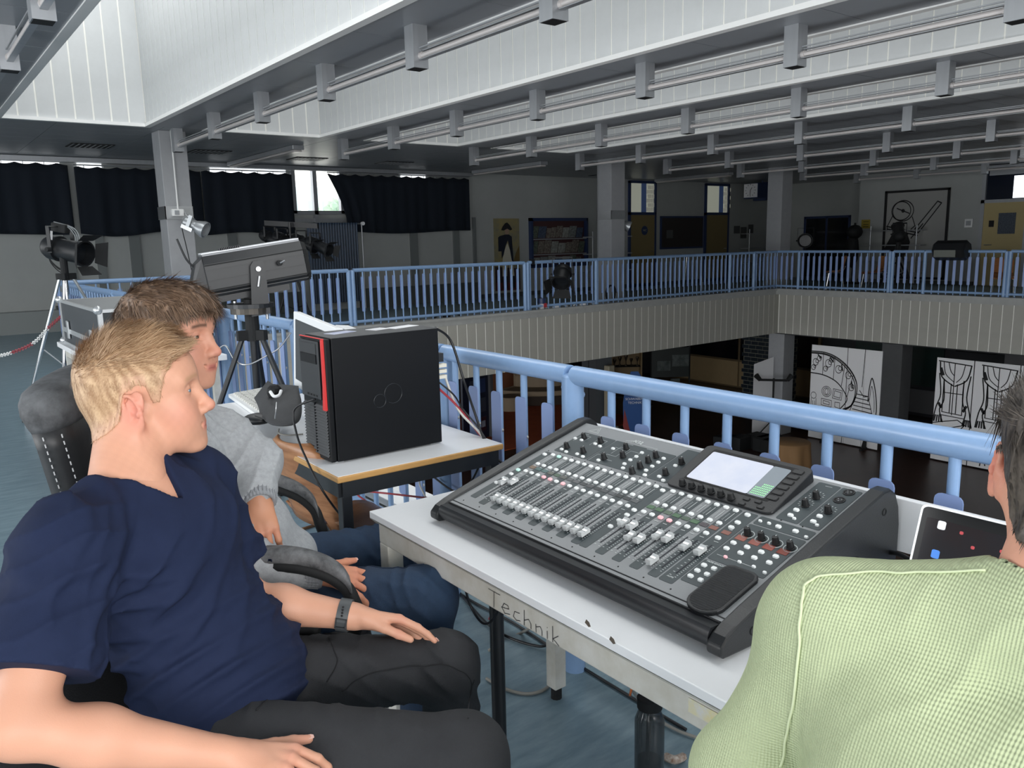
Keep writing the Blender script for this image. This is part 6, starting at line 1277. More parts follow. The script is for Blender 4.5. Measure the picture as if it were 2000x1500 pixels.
sst = lambda a, b, x: (lambda t: t*t*(3-2*t))(np.clip((x-a)/(b-a), 0, 1))

class HeadFrame:
    def __init__(s, E, fw, sc=1., pitch=0., roll=0.):
        fw = nrmz((fw[0], fw[1], 0)); lf = V3(-fw[1], fw[0], 0); up = V3(0, 0, 1)
        s.f = fw*math.cos(pitch)+up*math.sin(pitch); u = -fw*math.sin(pitch)+up*math.cos(pitch)
        s.l = lf*math.cos(roll)+u*math.sin(roll); s.u = -lf*math.sin(roll)+u*math.cos(roll); s.E = np.array(E, float); s.sc = sc; s.M = (s.f, s.l, s.u); s.ear = 0.
    def g(s, x, y, z): return s.E+s.sc*(s.f*x+s.l*y+s.u*z)
    def loc(s, P_): d = (P_-s.E)/s.sc; return d@s.f, d@s.l, d@s.u
def head_field(h, F, ears=True, neck=None, smile=0.):
    g, sc, M = h.g, h.sc, h.M
    E_ = lambda c, r, k=.02, op='add', MM=None: F.ell(g(*c), [q*sc for q in r], MM or M, k, op)
    C_ = lambda a, b, ra, rb, k=.02, op='add': F.cone(g(*a), g(*b), ra*sc, rb*sc, k, op)
    E_((-.014, 0, .045), (.096, .075, .08)); E_((.03, 0, .05), (.06, .064, .058), .03); E_((-.045, 0, .015), (.062, .064, .06), .03)
    E_((.036, 0, -.02), (.054, .059, .075), .03)
    for s in (-1, 1):
        C_((.0, .049*s, -.055), (.068, .016*s, -.085), .018, .018, .018)
        E_((.05, .038*s, -.016), (.03, .024, .028), .02)
        C_((.078, .012*s, .04), (.066, .044*s, .039), .010, .009, .015)
    for s in (-1, 1): E_((.056, .03*s, -.045), (.03, .024, .032), .03)
    E_((.082, 0, -.088), (.015, .019, .015), .016); E_((.078, 0, -.055), (.018, .028, .026), .02)
    for s in (-1, 1): E_((.093, .03*s, .02), (.017, .017, .0125), .014, 'sub')
    C_((.083, 0, .026), (.106, 0, -.016), .0085, .0105, .012); E_((.106, 0, -.018), (.0125, .012, .0105), .008)
    for s in (-1, 1): E_((.097, .0125*s, -.0235), (.011, .0075, .008), .006)
    for s in (-1, 1): E_((.1, .0065*s, -.033), (.0055, .0035, .004), .003, 'sub')
    for s in (-1, 1):      # eyelids over the eyeball, with the slit
        E_((.0705, .031*s, .02), (.0135, .0145, .0135), .004); E_((.0845, .031*s, .0185), (.008, .0115, .0019), .003, 'sub')
    E_((.0885, 0, -.0485), (.0105, .023, .0052), .004); E_((.0875, 0, -.0595), (.0105, .02, .006), .004)
    C_((.101, -.02, -.0545+smile), (.1025, 0, -.0545), .0018, .0015, .002, 'sub'); C_((.101, .02, -.0545+smile), (.1025, 0, -.0545), .0018, .0015, .002, 'sub')
    for s in (-1, 1): C_((.093, .021*s, -.054+smile), (.085, .029*s, -.051+smile*1.6), .0035, .002, .006, 'sub')
    if ears:
        for s in (-1, 1):
            n_ = nrmz(h.l*s*.9-h.f*.42+h.u*.05); fe = nrmz(h.f-n_*(h.f@n_)); ue = np.cross(n_, fe)*(1 if s > 0 else 1); ue = ue if ue@h.u > 0 else -ue; fe2 = nrmz(fe*.97-ue*.2); ue = nrmz(ue*.97+fe*-.2+h.u*0)
            c = g(-.008, (.0805+h.ear)*s, .0); ME = (fe2, n_, ue)
            F.cone(g(.004, .06*s, -.004), c-fe2*.004*sc-n_*.008*sc, .013*sc, .006*sc, .008)
            F.ell(c, [.0185*sc, .0065*sc, .031*sc], ME, .004); F.ell(c+n_*.004*sc-ue*.027*sc+fe2*.004*sc, [.009*sc, .005*sc, .009*sc], ME, .006)
            F.ell(c+n_*.0085*sc+fe2*.003*sc-ue*.003*sc, [.0095*sc, .007*sc, .0145*sc], ME, .003, 'sub')
            F.ell(c+n_*.0095*sc+fe2*.001*sc+ue*.013*sc, [.0105*sc, .005*sc, .0095*sc], ME, .003, 'sub')
            pr0 = None
            for q in range(13):
                a = math.radians(-150+q*24) if s else 0; a = math.radians(215-q*22); p = c+n_*.0055*sc+fe2*.0165*math.cos(a)*sc+ue*.0275*math.sin(a)*sc
                if pr0 is not None: F.cone(pr0, p, .003*sc, .003*sc, .003)
                pr0 = p
            F.ell(c+n_*.0075*sc+fe2*.0125*sc-ue*.004*sc, [.0045*sc, .0035*sc, .006*sc], ME, .003)
            F.cone(c+n_*.006*sc-fe2*.007*sc-ue*.012*sc, c+n_*.0055*sc-fe2*.006*sc+ue*.013*sc, .0025*sc, .0022*sc, .003)
    if neck is not None:
        nb, rn_ = neck
        F.cone(g(-.028, 0, -.02), nb, .056*sc, rn_, .03); F.cone(g(.0, 0, -.05), nb+h.f*.02, .028*sc, rn_*.7, .02)
        for s in (-1, 1): F.cone(g(-.02, .055*s, -.03), nb+h.f*.045+h.l*.015*s, .016, .013, .03)
    return F
def hair_surface(h, F0, zline, thick, name, m, parent, col_a, col_b, strands, lenf, flow, width=.0011, seed=1, edge=.012, lump=.002, fade=None, rnd=.14):
    F = Field(F0.lo, F0.lo+F0.res*4, F0.res); F.n = F0.n; F.ax = F0.ax; F.v = F0.v; G = np.stack(np.meshgrid(*F0.ax, indexing='ij'), -1); x, y, z = h.loc(G.reshape(-1, 3)); x, y, z = [q.reshape(F0.n) for q in (x, y, z)]
    msk = zline(x, y, z); th = thick(x, y, z)*sst(0, edge, msk)
    th = th+lump*sst(.0, .02, msk)*(np.sin(x*190+np.sin(y*130)*2)*np.sin(y*210+z*90)*.6+np.sin(x*95+y*160+z*40)*.5)
    F.v = np.maximum(F0.v-th, .0012-th).astype(np.float32)
    P_, Q = F.mesh(); N_ = vnormals(P_, Q); x, y, z = h.loc(P_)
    rn = np.random.RandomState(seed); ca, cb = np.array(lin(col_a)), np.array(lin(col_b))
    t = np.clip(.5+.5*np.sin(x*300+np.sin(y*200)*3+z*120)*np.sin(y*260)+rn.normal(0, .15, len(x)), 0, 1)[:, None]
    hc = ca*(1-t)+cb*t
    if fade: ww = (1-sst(0, fade[1], zline(x, y, z)))[:, None]*fade[2]; hc = hc*(1-ww)+np.array(lin(fade[0]))*ww
    o = np_obj(name, P_, Q, m, parent, hc)
    # strands: thin tapering strips
    outer = np.nonzero(zline(x, y, z) > .004)[0]; pick = rn.choice(outer, strands); P0 = P_[pick]+rn.normal(0, .001, (strands, 3)); n_ = N_[pick]; xl, yl, zl = x[pick], y[pick], z[pick]
    fx, fy, fz = flow(xl, yl, zl); d = fx[:, None]*h.f+fy[:, None]*h.l+fz[:, None]*h.u; d -= n_*(d*n_).sum(1)[:, None]*.9; d /= (np.linalg.norm(d, axis=1)[:, None]+1e-6)
    d += rn.normal(0, rnd, d.shape); L_, lift = lenf(xl, yl, zl); L_ = L_*rn.uniform(.6, 1.15, strands)
    sd = np.cross(n_, d); sd /= (np.linalg.norm(sd, axis=1)[:, None]+1e-6); w_ = width*rn.uniform(.6, 1.3, strands)[:, None]
    pts = []; K = 3
    for k_ in range(K+1):
        t = k_/K; c = P0-n_*.002+d*(L_*t)[:, None]+n_*(lift*L_*t*(1-.45*t))[:, None]; ww = w_*(1-t*.85); pts += [c-sd*ww, c+sd*ww]
    PP = np.stack(pts, 1).reshape(-1, 3); base = np.arange(strands)[:, None]*(2*K+2)
    QQ = np.concatenate([base+np.array([[2*k_, 2*k_+1, 2*k_+3, 2*k_+2]]) for k_ in range(K)], 0)
    tt = np.clip(rn.uniform(0, 1, strands), 0, 1)[:, None]; cc = ca*(1-tt)+cb*tt; cc = np.repeat(cc, 2*K+2, 0)
    so = np_obj('strands', PP, QQ, m, o, cc); so['kind'] = 'stuff'; return o
def skin_cols(h, P_, base, hairc=None, hair_w=None, brow=None, lip='b5655c', extra=None, stubble=0.):
    b = np.array(lin(base)); C = np.repeat(b[None], len(P_), 0); x, y, z = h.loc(P_); ay = np.abs(y)
    def mixc(c, w_): nonlocal C; C = C*(1-w_[:, None])+np.array(lin(c))*w_[:, None]
    red = 'c9776a'
    mixc(red, .45*np.exp(-(((x-.06)/.03)**2+((ay-.045)/.03)**2+((z+.02)/.03)**2)))
    mixc(red, .55*np.exp(-(((x-.112)/.014)**2+(ay/.014)**2+((z+.02)/.014)**2)))
    mixc('d07a6c', .6*sst(.069, .082, ay)*np.exp(-((x+.006)/.03)**2-((z)/.04)**2))
    mixc(lip, .85*sst(.092, .096, x)*np.exp(-((z+.0535)/.0085)**4)*np.exp(-(ay/.021)**4))
    mixc('6b3a35', .6*sst(.092, .096, x)*np.exp(-((z+.0545)/.0013)**2)*np.exp(-(ay/.015)**4))
    if brow: mixc(brow[0], brow[1]*np.exp(-((z-.0445+.2*np.maximum(ay-.03, 0))/.0045)**2)*sst(.01, .016, ay)*(1-sst(.046, .054, ay))*sst(.04, .06, x))
    mixc('7a4a40', .35*np.exp(-(((ay-.031)/.016)**2+((z-.021)/.0035)**2))*sst(.07, .075, x))
    if hairc is not None: mixc(hairc, np.clip(hair_w(x, y, z), 0, 1))
    n_ = np.sin(x*310+y*270)*np.sin(z*290+y*170)*.5+np.sin(x*90+z*120+y*60)*.5; C = C*(1+.035*n_[:, None])
    return np.clip(C, 0, 1)
def eyes(h, parent, iris='5d6f7c'):
    for s in (-1, 1):
        c = h.g(.0698, .031*s, .0192); e = MB().ball((0, 0, 0), .0122*h.sc, 16).build('eye', mat('eye_white', 'e6dedb', .15), None, 'all'); e.location = c; attach(e, parent)
        d = nrmz(h.f*.98-h.u*.12); q = c+d*.0115*h.sc
        ir = MB().lathe(q, d, [(-.003, .0058), (.0002, .0058), (.0012, .0048), (.0014, 0)], 16).build('iris', mat('iris_'+iris, iris, .15), e, 'all'); MB().lathe(q+d*.0013, d, [(0, .0024), (.0004, .0022), (.0005, 0)], 12).build('pupil', m_ink, ir)
def hand(F, wrist, d, pn, thumb_side, curl=(.2, .2, .25, .3), spread=.12, sc=1., thumb=(.75, .35), kn_bend=.1, thumb_curl=.2):
    """d: direction wrist->fingers, pn: back-of-hand normal, thumb_side: unit vector towards the thumb; returns finger ends"""
    d = nrmz(d); pn = nrmz(np.array(pn)-d*(np.array(pn)@d)); t = nrmz(np.cross(pn, d)); t = t if t@np.array(thumb_side) > 0 else -t; w0 = np.array(wrist, float); tips = []
    k = .008
    lens = ((.042, .025, .02), (.046, .029, .021), (.043, .027, .02), (.033, .02, .018)); offs = (.030, .0105, -.009, -.027); mlen = (.088, .088, .083, .076)
    F.cone(w0-d*.02, w0+d*.022, .024*sc, .021*sc, .015)
    for i in range(4):
        b = w0+t*offs[i]*.55*sc+d*.012*sc; kn = w0+(t*offs[i]+d*mlen[i]+pn*(.003 if i in (1, 2) else 0))*sc
        F.cone(b, kn, .0135*sc, .0095*sc, .012)
        fd = nrmz(d+t*spread*(1.1-i*.8)+pn*0); a = kn_bend+curl[i]*.5; p = kn
        for j, L_ in enumerate(lens[i]):
            dv = fd*math.cos(a)-pn*math.sin(a); q = p+dv*L_*sc; F.cone(p, q, (.0086-.0009*j)*sc, (.0080-.0011*j)*sc, .0035); p = q; a += curl[i]
        tips.append((p, dv))
    for z_ in (0, 1): F.cone(w0+t*.012*sc+d*.03*sc-pn*.006, w0-t*.012*sc+d*.06*sc-pn*.004, .013*sc, .012*sc, .015)
    b = w0+t*.018*sc+d*.018*sc-pn*.006; td = nrmz(t*thumb[0]+d*(1-thumb[0]*.3)-pn*thumb[1]); p = b
    for j, (L_, r0, r1) in enumerate(((.044, .0145, .0105), (.033, .0105, .009), (.027, .0095, .0072))):
        dv = nrmz(td+d*thumb_curl*j*1.2); q = p+dv*L_*sc; F.cone(p, q, r0*sc, r1*sc, .008 if j == 0 else .004); p = q
    tips.append((p, dv)); return tips, t, pn
def nails(par, tips, pn, m, sc=1.):
    for p, dv in tips:
        n_ = nrmz(pn-dv*(pn@dv)); s = np.cross(n_, dv); o = MB().prism([(-.0045*sc, -.004), (.0045*sc, -.004), (.0048*sc, .002), (.003*sc, .0062), (-.003*sc, .0062), (-.0048*sc, .002)], lambda a, b: p+s*a+dv*(b+.001)+n_*.0049*sc, lambda a, b: p+s*a+dv*(b+.001)+n_*(.0062*sc)).build('nail', m, par, bevel=.0006)
def creases(amp, d, f, warp, wf, off=0., pw=3):
    d = nrmz(d)
    def fn(x, y, z):
        u = x*d[0]+y*d[1]+z*d[2]; w_ = warp*np.sin(wf*(x*.7-y*.5+z*.3)+off)+warp*.6*np.sin(wf*1.9*(y*.8+x*.2+z*.5)+1.3+off)+.5*np.sin(wf*3.7*(x-y+z*.6)+off)
        s_ = 1-np.abs(np.sin(f*u+w_)); return amp*(s_**pw-.25*(1-s_)**2)*sst(-.2, .9, np.sin(wf*1.1*(x+y*.6-z*.7)+off*2)+.4*np.sin(wf*2.3*(z-x)+off))
    return fn
def person(label, loc): t = thing('person', label, 'person', loc); return t
m_skin = mat('skin', 'd9a594', .5, attr=True, spec=.35, bump=.08, bs=500)
m_skin.node_tree.nodes['Principled BSDF'].inputs['Subsurface Weight'].default_value = .06; m_skin.node_tree.nodes['Principled BSDF'].inputs['Subsurface Radius'].default_value = (.01, .004, .002); m_skin.node_tree.nodes['Principled BSDF'].inputs['Subsurface Scale'].default_value = .5
m_nail = mat('nail', 'e3b5a8', .25)
def arm_skin(pts, rs, hand_args, res=.003, pad=.11, base='dba893', F=None, extra=None):
    P_ = [np.array(p, float) for p in pts]; hd = nrmz(hand_args['d'])*.2; allp = np.array(P_+[P_[-1]+hd])
    F = Field(allp.min(0)-pad, allp.max(0)+pad, res)
    for a, b, ra, rb in zip(P_[:-1], P_[1:], rs[:-1], rs[1:]): F.cone(a, b, ra, rb, .025)
    if extra: extra(F)
    tips, t, pn = hand(F, P_[-1], **hand_args); Pm, Q = F.mesh(); b = np.array(lin(base)); n_ = np.sin(Pm[:, 0]*60+Pm[:, 1]*45)*np.sin(Pm[:, 2]*70+Pm[:, 1]*30)
    C = np.repeat(b[None], len(Pm), 0)*(1+.04*n_[:, None]); dd = np.linalg.norm(Pm-P_[-1], axis=1); hv = ((Pm-P_[-1])@nrmz(hand_args['d']))
    kn = np.exp(-((hv-.09)/.014)**2)*.25+np.clip((hv-.15)/.04, 0, 1)*.3; C = C*(1-kn[:, None])+np.array(lin('cf8474'))*kn[:, None]
    return Pm, Q, C, tips, pn
def join(parts):
    off = 0; Ps, Qs, Cs = [], [], []
    for p, q, c in parts: Ps.append(p); Qs.append(q+off); Cs.append(c); off += len(p)
    return np.concatenate(Ps), np.concatenate(Qs), np.concatenate(Cs)
def folds(amp, d, f, warp, wf, off=0.):
    d = nrmz(d)
    def fn(x, y, z):
        u = x*d[0]+y*d[1]+z*d[2]; w_ = warp*np.sin(wf*(x*.7-y*.5+z*.3)+off)+warp*.6*np.sin(wf*1.9*(y*.8+x*.2+z*.5)+1.3+off)
        s_ = np.sin(f*u+w_); return amp*(np.abs(s_)**1.5*np.sign(s_))*(.45+.55*np.sin(wf*.8*(x+y*.6-z*.7)+off*2))
    return fn

# ------------------------------------------------------------------ blond man, navy T-shirt
t = person('blond young man in a navy T-shirt and black jeans sitting in profile', (.37, 1.45, 0))
BASE = 'cf9a80'
fwB = nrmz((.93, -.37, 0)); E = P(272, 800, 1.42)+.078*V3(-fwB[1], fwB[0], 0)
h = HeadFrame(E, fwB, 1.0, .03, 0); NB = V3(.285, 1.515, 1.035)
F = Field(h.E+V3(-.15, -.15, -.26), h.E+V3(.16, .15, .17), .0022); head_field(h, F, neck=(NB, .062), smile=.003)
Pm, Q = F.mesh()
zl_b = lambda x, y, z: z-np.interp(x, [-.13, -.09, -.06, -.035, -.022, .0, .014, .022, .034, .045, .06, .08, .12], [-.07, -.066, -.05, -.03, .02, .034, .03, -.004, .0, .04, .068, .086, .09])
hw = lambda x, y, z: .75*sst(.0, .03, zl_b(x, y, z))*(z < .2)
parts = [(Pm, Q, skin_cols(h, Pm, BASE, 'c49a72', hw, ('a88562', .55), 'c4786c'))]
# arms
Rs, Re, Rw = V3(.165, 1.375, .985), P(35, 1420, 1.13), P(455, 1478, 1.25)
Ls, Le, Lw = V3(.43, 1.62, .985), P(480, 1172, 1.66), P(692, 1204, 1.66)
dR = nrmz(P(600, 1500, 1.25)-Rw)
a1 = arm_skin([Rs, (Rs+Re)/2, Re, Re+(Rw-Re)*.35, Rw], [.052, .047, .04, .043, .026], dict(d=dR, pn=V3(-.2, -.2, 1), thumb_side=V3(.3, .9, 0), curl=(.35, .4, .4, .45), kn_bend=.35), base=BASE)
dL = nrmz(P(815, 1222, 1.7)-Lw)
a2 = arm_skin([Ls, (Ls+Le)/2, Le, Le+(Lw-Le)*.35, Lw], [.05, .044, .038, .04, .026], dict(d=dL, pn=nrmz(F_*.55+V3(0, 0, .7)), thumb_side=V3(-.5, -.8, .1), curl=(.16, .18, .2, .22), kn_bend=.22, spread=.02, thumb=(.12, .35), thumb_curl=.1), base=BASE)
# torso under the shirt
fT = nrmz((.62, -.78, 0)); sT_ = V3(-fT[1], fT[0], 0); PB = V3(.40, 1.45, .60); MT = lambda up: (fT, sT_, up)
axT = nrmz(NB-PB); fT2 = nrmz(fT-axT*(fT@axT)); MB3 = (fT2, sT_, axT)
def torso(F, g=0., sl=True):
    ch = PB+axT*.30
    F.ell(ch, [.108+g, .155+g, .17], MB3, .03); F.ell(PB+axT*.1+fT2*.015, [.112+g, .15+g, .16], MB3, .06); F.ell(PB+axT*.0, [.115+g, .165+g, .1], MB3, .05)
    F.cone(Rs, NB-axT*.015, .062+g, .055+g, .04); F.cone(Ls, NB-axT*.015, .06+g, .055+g, .04); F.ell(ch+axT*.04+fT2*.03, [.085+g, .14+g, .1], MB3, .04)
    F.cone(NB-axT*.02, NB+(h.g(-.02, 0, -.08)-NB)*.4, .06+g*.3, .054, .04)
F2 = Field(V3(.02, 1.1, .5), V3(.7, 1.85, 1.15), .006); torso(F2, -.006); F2.v += .006; Pt, Qt = F2.mesh()
parts += [(Pt, Qt, np.repeat(np.array(lin(BASE))[None], len(Pt), 0)), a1[:3], a2[:3]]
Pj, Qj, Cj = join(parts); body = np_obj('body', Pj, Qj, m_skin, t, Cj); eyes(h, body); nails(body, a1[3], a1[4], m_nail); nails(body, a2[3][:4], a2[4], m_nail)
m_hb = mat('hair_blond', 'c8a67c', .55, attr=True); 
hair_surface(h, F, zl_b, lambda x, y, z: .0025+.015*sst(.055, .1, z)*sst(-.1, -.04, x)*(1-.6*sst(.04, .085, x))+.008*sst(.03, .09, z)*(1-sst(-.1, -.04, x)), 'hair', m_hb, t, '94704f', 'c6a581', 17000,
    lambda x, y, z: (np.where(z > .08, .024, np.where(z > .05, .014, .006)), np.where(z > .075, 1.0, .35)), lambda x, y, z: (np.where(z > .06, .55, .2), y*0+np.sin(x*90)*.25, np.where(z > .06, .15, -.9)), seed=2, width=.0007, fade=('cf9f86', .05, .75), edge=.02, lump=.0004)
# T-shirt
m_navy_sh = mat('navy_cotton', '1d2640', .85, var=.06, vs=60, bump=.12, bs=900, spec=.2)
F3 = Field(V3(-.02, 1.05, .5), V3(.72, 1.9, 1.16), .0045); torso(F3, .004)
sl = Rs+(Re-Rs)*.62; F3.cone(Rs, sl, .072, .078, .04); F3.cone(sl, sl+(Re-Rs)*.3, .08, .084, .03)
sl2 = Ls+(Le-Ls)*.55; F3.cone(Ls, sl2+(Le-Ls)*.3, .07, .072, .04)
F3.ell(PB+axT*.03+fT2*.02, [.125, .165, .11], MB3, .05)
for s in (-1, 1): F3.ell(PB+axT*.33+fT2*.075+sT_*.06*s, [.035, .06, .05], MB3, .05)
drag = lambda amp, d, f, wp, wf, off, m: (lambda x, y, z: -amp*(.5+.5*np.sin(f*(x*d[0]+y*d[1]+z*d[2])+wp*np.sin(wf*(x*.8-y*.6+z*.2)+off)+wp*.5*np.sin(wf*2.1*(y+z*.5)+off)))**3*m(x, y, z))
F3.disp(drag(.012, nrmz(axT*.9+sT_*.25-fT2*.25), 120, 1.6, 9, 0., lambda x, y, z: (1-sst(.74, .92, z))*(.4+.6*np.sin(9*x+13*y+17*z)**2)))
F3.disp(drag(.009, nrmz(axT*.6-sT_*.55+fT2*.2), 95, 1.4, 8, 1.7, lambda x, y, z: sst(.7, .8, z)*(.25+.75*np.sin(14*x-9*y+11*z)**2)))
F3.disp(drag(.010, nrmz((Re-Rs)+V3(.1, .15, .1)), 105, 1.3, 9, 3., lambda x, y, z: (1-sst(.12, .2, np.sqrt((x-Rs[0])**2+(y-Rs[1])**2+(z-Rs[2]+.12)**2)))*(.3+.7*np.sin(19*y+12*z)**2)))
F3.disp(creases(-.0045, axT*.9+sT_*.3-fT2*.2, 55, 1.5, 8)); F3.disp(creases(-.0035, axT*.5-sT_*.6, 60, 1.3, 9, 2.2)); F3.disp(creases(-.003, (Re-Rs)+V3(.1, .2, .1), 60, 1.2, 11, 4.)); F3.disp(lambda x, y, z: .0035*np.sin(70*(z*.6+x*.6-y*.2)+np.sin(25*y))*sst(.85, .65, z))
dirR = nrmz(Re-Rs); sub = (sl-V3(.16, .16, .2), sl+V3(.08, .08, .08))
g3 = np.meshgrid(*F3.ax, indexing='ij', sparse=True)
near = ((g3[0]-Rs[0])*dirR[0]+(g3[1]-Rs[1])*dirR[1]+(g3[2]-Rs[2])*dirR[2]); Lr = np.linalg.norm(Re-Rs); t_ = near
radial = np.sqrt((g3[0]-Rs[0]-t_*dirR[0])**2+(g3[1]-Rs[1]-t_*dirR[1])**2+(g3[2]-Rs[2]-t_*dirR[2])**2)
F3.v = np.where(radial < .1, np.maximum(F3.v, near-Lr*.72), F3.v).astype(np.float32)
dirL = nrmz(Le-Ls); nl = ((g3[0]-Ls[0])*dirL[0]+(g3[1]-Ls[1])*dirL[1]+(g3[2]-Ls[2])*dirL[2]); rl = np.sqrt((g3[0]-Ls[0]-nl*dirL[0])**2+(g3[1]-Ls[1]-nl*dirL[1])**2+(g3[2]-Ls[2]-nl*dirL[2])**2)
F3.v = np.where(rl < .085, np.maximum(F3.v, nl-np.linalg.norm(Le-Ls)*.7), F3.v).astype(np.float32)
hem = PB-axT*.02+V3(0, 0, -.02); F3.plane(hem, nrmz(-axT-fT2*.2))
# neckline
nk = NB+V3(0, 0, .0)
F3.cone(nk+axT*.012, nk+axT*.14, .068, .085, .004, 'sub'); F3.cone(nk+fT2*.055+axT*.02, nk+fT2*.095-axT*.05+sT_*.0, .045, .006, .006, 'sub')
Ps, Qs = F3.mesh(); shirt = np_obj('t_shirt', Ps, Qs, m_navy_sh, t)
# jeans
m_bj = mat('black_denim', '2c2d30', .85, var=.16, vs=14, bump=.35, bs=700)
HR, HL = V3(.335, 1.36, .575), V3(.45, 1.55, .575); KR, KL = P(905, 1480, 1.38), P(868, 1300, 1.72)
HR, HL, KR, KL = [np.array(v) for v in (HR, HL, KR, KL)]
FR, FL = V3(.80, 1.0, .10), V3(.93, 1.42, .10)
F4 = Field(V3(.15, .85, .0), V3(1.1, 1.8, .74), .006)
F4.ell((HR+HL)/2+V3(0, 0, .0), [.14, .175, .1], (fT, sT_, V3(0, 0, 1)), .05)
F4.cone(HR, KR, .092, .068, .05); F4.cone(HL, KL, .09, .066, .05); F4.ell(KR, [.072, .066, .066], None, .03); F4.ell(KL, [.072, .066, .066], None, .03)
F4.cone(KR, FR, .066, .052, .03); F4.cone(KL, FL, .064, .052, .03)
F4.disp(creases(-.0045, (KR-HR)*.8+V3(0, .2, .3), 60, 1.5, 10)); F4.disp(creases(-.0045, (KL-HL)*.4+V3(.2, -.3, .6), 75, 1.4, 10, 1.)); F4.disp(folds(.002, V3(1, 1, 0), 90, 1.4, 14, 1.)); F4.plane(V3(0, 0, .07), V3(0, 0, -1))
Pp, Qp = F4.mesh(); pants = np_obj('jeans', Pp, Qp, m_bj, t)
def ray_surface(Pv, Nv, pix, up=.0015, rad=7):    # first surface point met by the sight line through each pixel
    d = Pv-C0; k = d@F_; u = 1000+FPX*(d@R_)/k; v = 750-FPX*(d@U_)/k; out = []
    for px, py in pix:
        r = (u-px)**2+(v-py)**2; ok = np.nonzero(r < rad**2)[0]
        if len(ok) == 0: ok = np.argsort(r)[:4]
        i = ok[np.argmin(k[ok]+.0006*np.sqrt(r[ok]))]; out.append(Pv[i]+Nv[i]*up)
    out = np.array(out); sm = out.copy()
    for _ in range(3): sm[1:-1] = (sm[:-2]+2*sm[1:-1]+sm[2:])/4
    return list(sm)
def pixpath(pts, n=8): return [tuple(p[:2]) for p in spline([(a, b, 0) for a, b in pts], n)]
def on_surface(Pv, Nv, pts3):    # nearest surface point pushed out
    out = []
    for p in pts3: i = np.argmin(((Pv-p)**2).sum(1)); out.append(Pv[i]+Nv[i]*.0012)
    return out
Np_ = vnormals(Pp, Qp)
def seam(name, a, b, up, par, Pv, Nv, m, n=26, r=.0012): 
    pts = [a+(b-a)*i/n+up for i in range(n+1)]; return MB().tube(on_surface(Pv, Nv, pts), r, 5).build(name, m, par, 'all')
m_seam = mat('seam_dark', '1b1c1f', .8)
for pp in ([(672, 1352), (700, 1325), (760, 1305), (830, 1297), (890, 1303), (922, 1325), (925, 1360)], [(640, 1240), (660, 1290), (640, 1330)], [(500, 1385), (540, 1345), (600, 1300), (570, 1270)], [(930, 1330), (915, 1400)]): MB().tube(ray_surface(Pp, Np_, pixpath(pp)), .0013, 5).build('seam', m_seam, pants, 'all')
m_shoe = mat('shoe_black', '1c1c1e', .6)
def shoe(par, a, f, m, sole):
    f = nrmz(f); s = V3(-f[1], f[0], 0); F_s = Field(np.array([a[0], a[1], 0])-.2, np.array([a[0], a[1], .16])+.22, .005); c = V3(a[0], a[1], 0)
    F_s.ell(c+f*.04+V3(0, 0, .045), [.13, .045, .042], (f, s, V3(0, 0, 1)), .02); F_s.cone(c+V3(0, 0, .05), c+V3(0, 0, .1), .042, .04, .03); F_s.plane(V3(0, 0, .012), V3(0, 0, -1))
    P_, Q_ = F_s.mesh(); o = np_obj('shoe', P_, Q_, m, par); MB().prism([(x_*.135+.04, y_*.047) for x_, y_ in cir(0, 0, 1, 1, 20)[:-1]], lambda u, v: c+f*u+s*v, lambda u, v: c+f*u+s*v+V3(0, 0, .022)).build('sole', sole, o)
m_sole = mat('sole_white', 'c9c9c6', .6)
shoe(t, FR, (.7, -.6, 0), m_shoe, m_sole); shoe(t, FL, (.8, -.5, 0), m_shoe, m_sole)
# watch
wd = nrmz(Lw-Le); wt = MB(); m_wb = mat('watch_band', '4a4d4f', .5)
wc = Lw-wd*.02; wa = nrmz(np.cross(wd, (0, 0, 1))); wb = np.cross(wa, wd)
ring = [wc+wa*.0315*math.cos(a)+wb*.0315*math.sin(a) for a in [q*PI/14 for q in range(29)]]
vs = []; 
for p in ring: n_ = nrmz(p-wc); vs += [p-wd*.012-n_*.0015, p+wd*.012-n_*.0015, p+wd*.012+n_*.0018, p-wd*.012+n_*.0018]
w_o = MB().add(vs, [(i*4+j, i*4+(j+1) % 4, (i+1)*4+(j+1) % 4, (i+1)*4+j) for i in range(28) for j in range(4)]).build('watch_band', m_wb, t, 'x')
vw = nrmz(-F_*1.0-wd*(-F_@wd)); vu = np.cross(wd, vw); bc = wc+vw*.034-vu*.008*(1 if vu[2] > 0 else -1)
for s in (-1, 1): MB().obox(bc+vu*.009*s, (wd, vu, vw), (.023, .0025, .003)).build('buckle', m_blk, w_o); MB().obox(bc+wd*.0105*s, (wd, vu, vw), (.0025, .02, .003)).build('buckle', m_blk, w_o)
for q in range(4): MB().cbox(bc+vu*(.016+.006*q)*(1 if vu[2] > 0 else -1), (.003, .003, .003)).build('hole', m_ink, w_o)
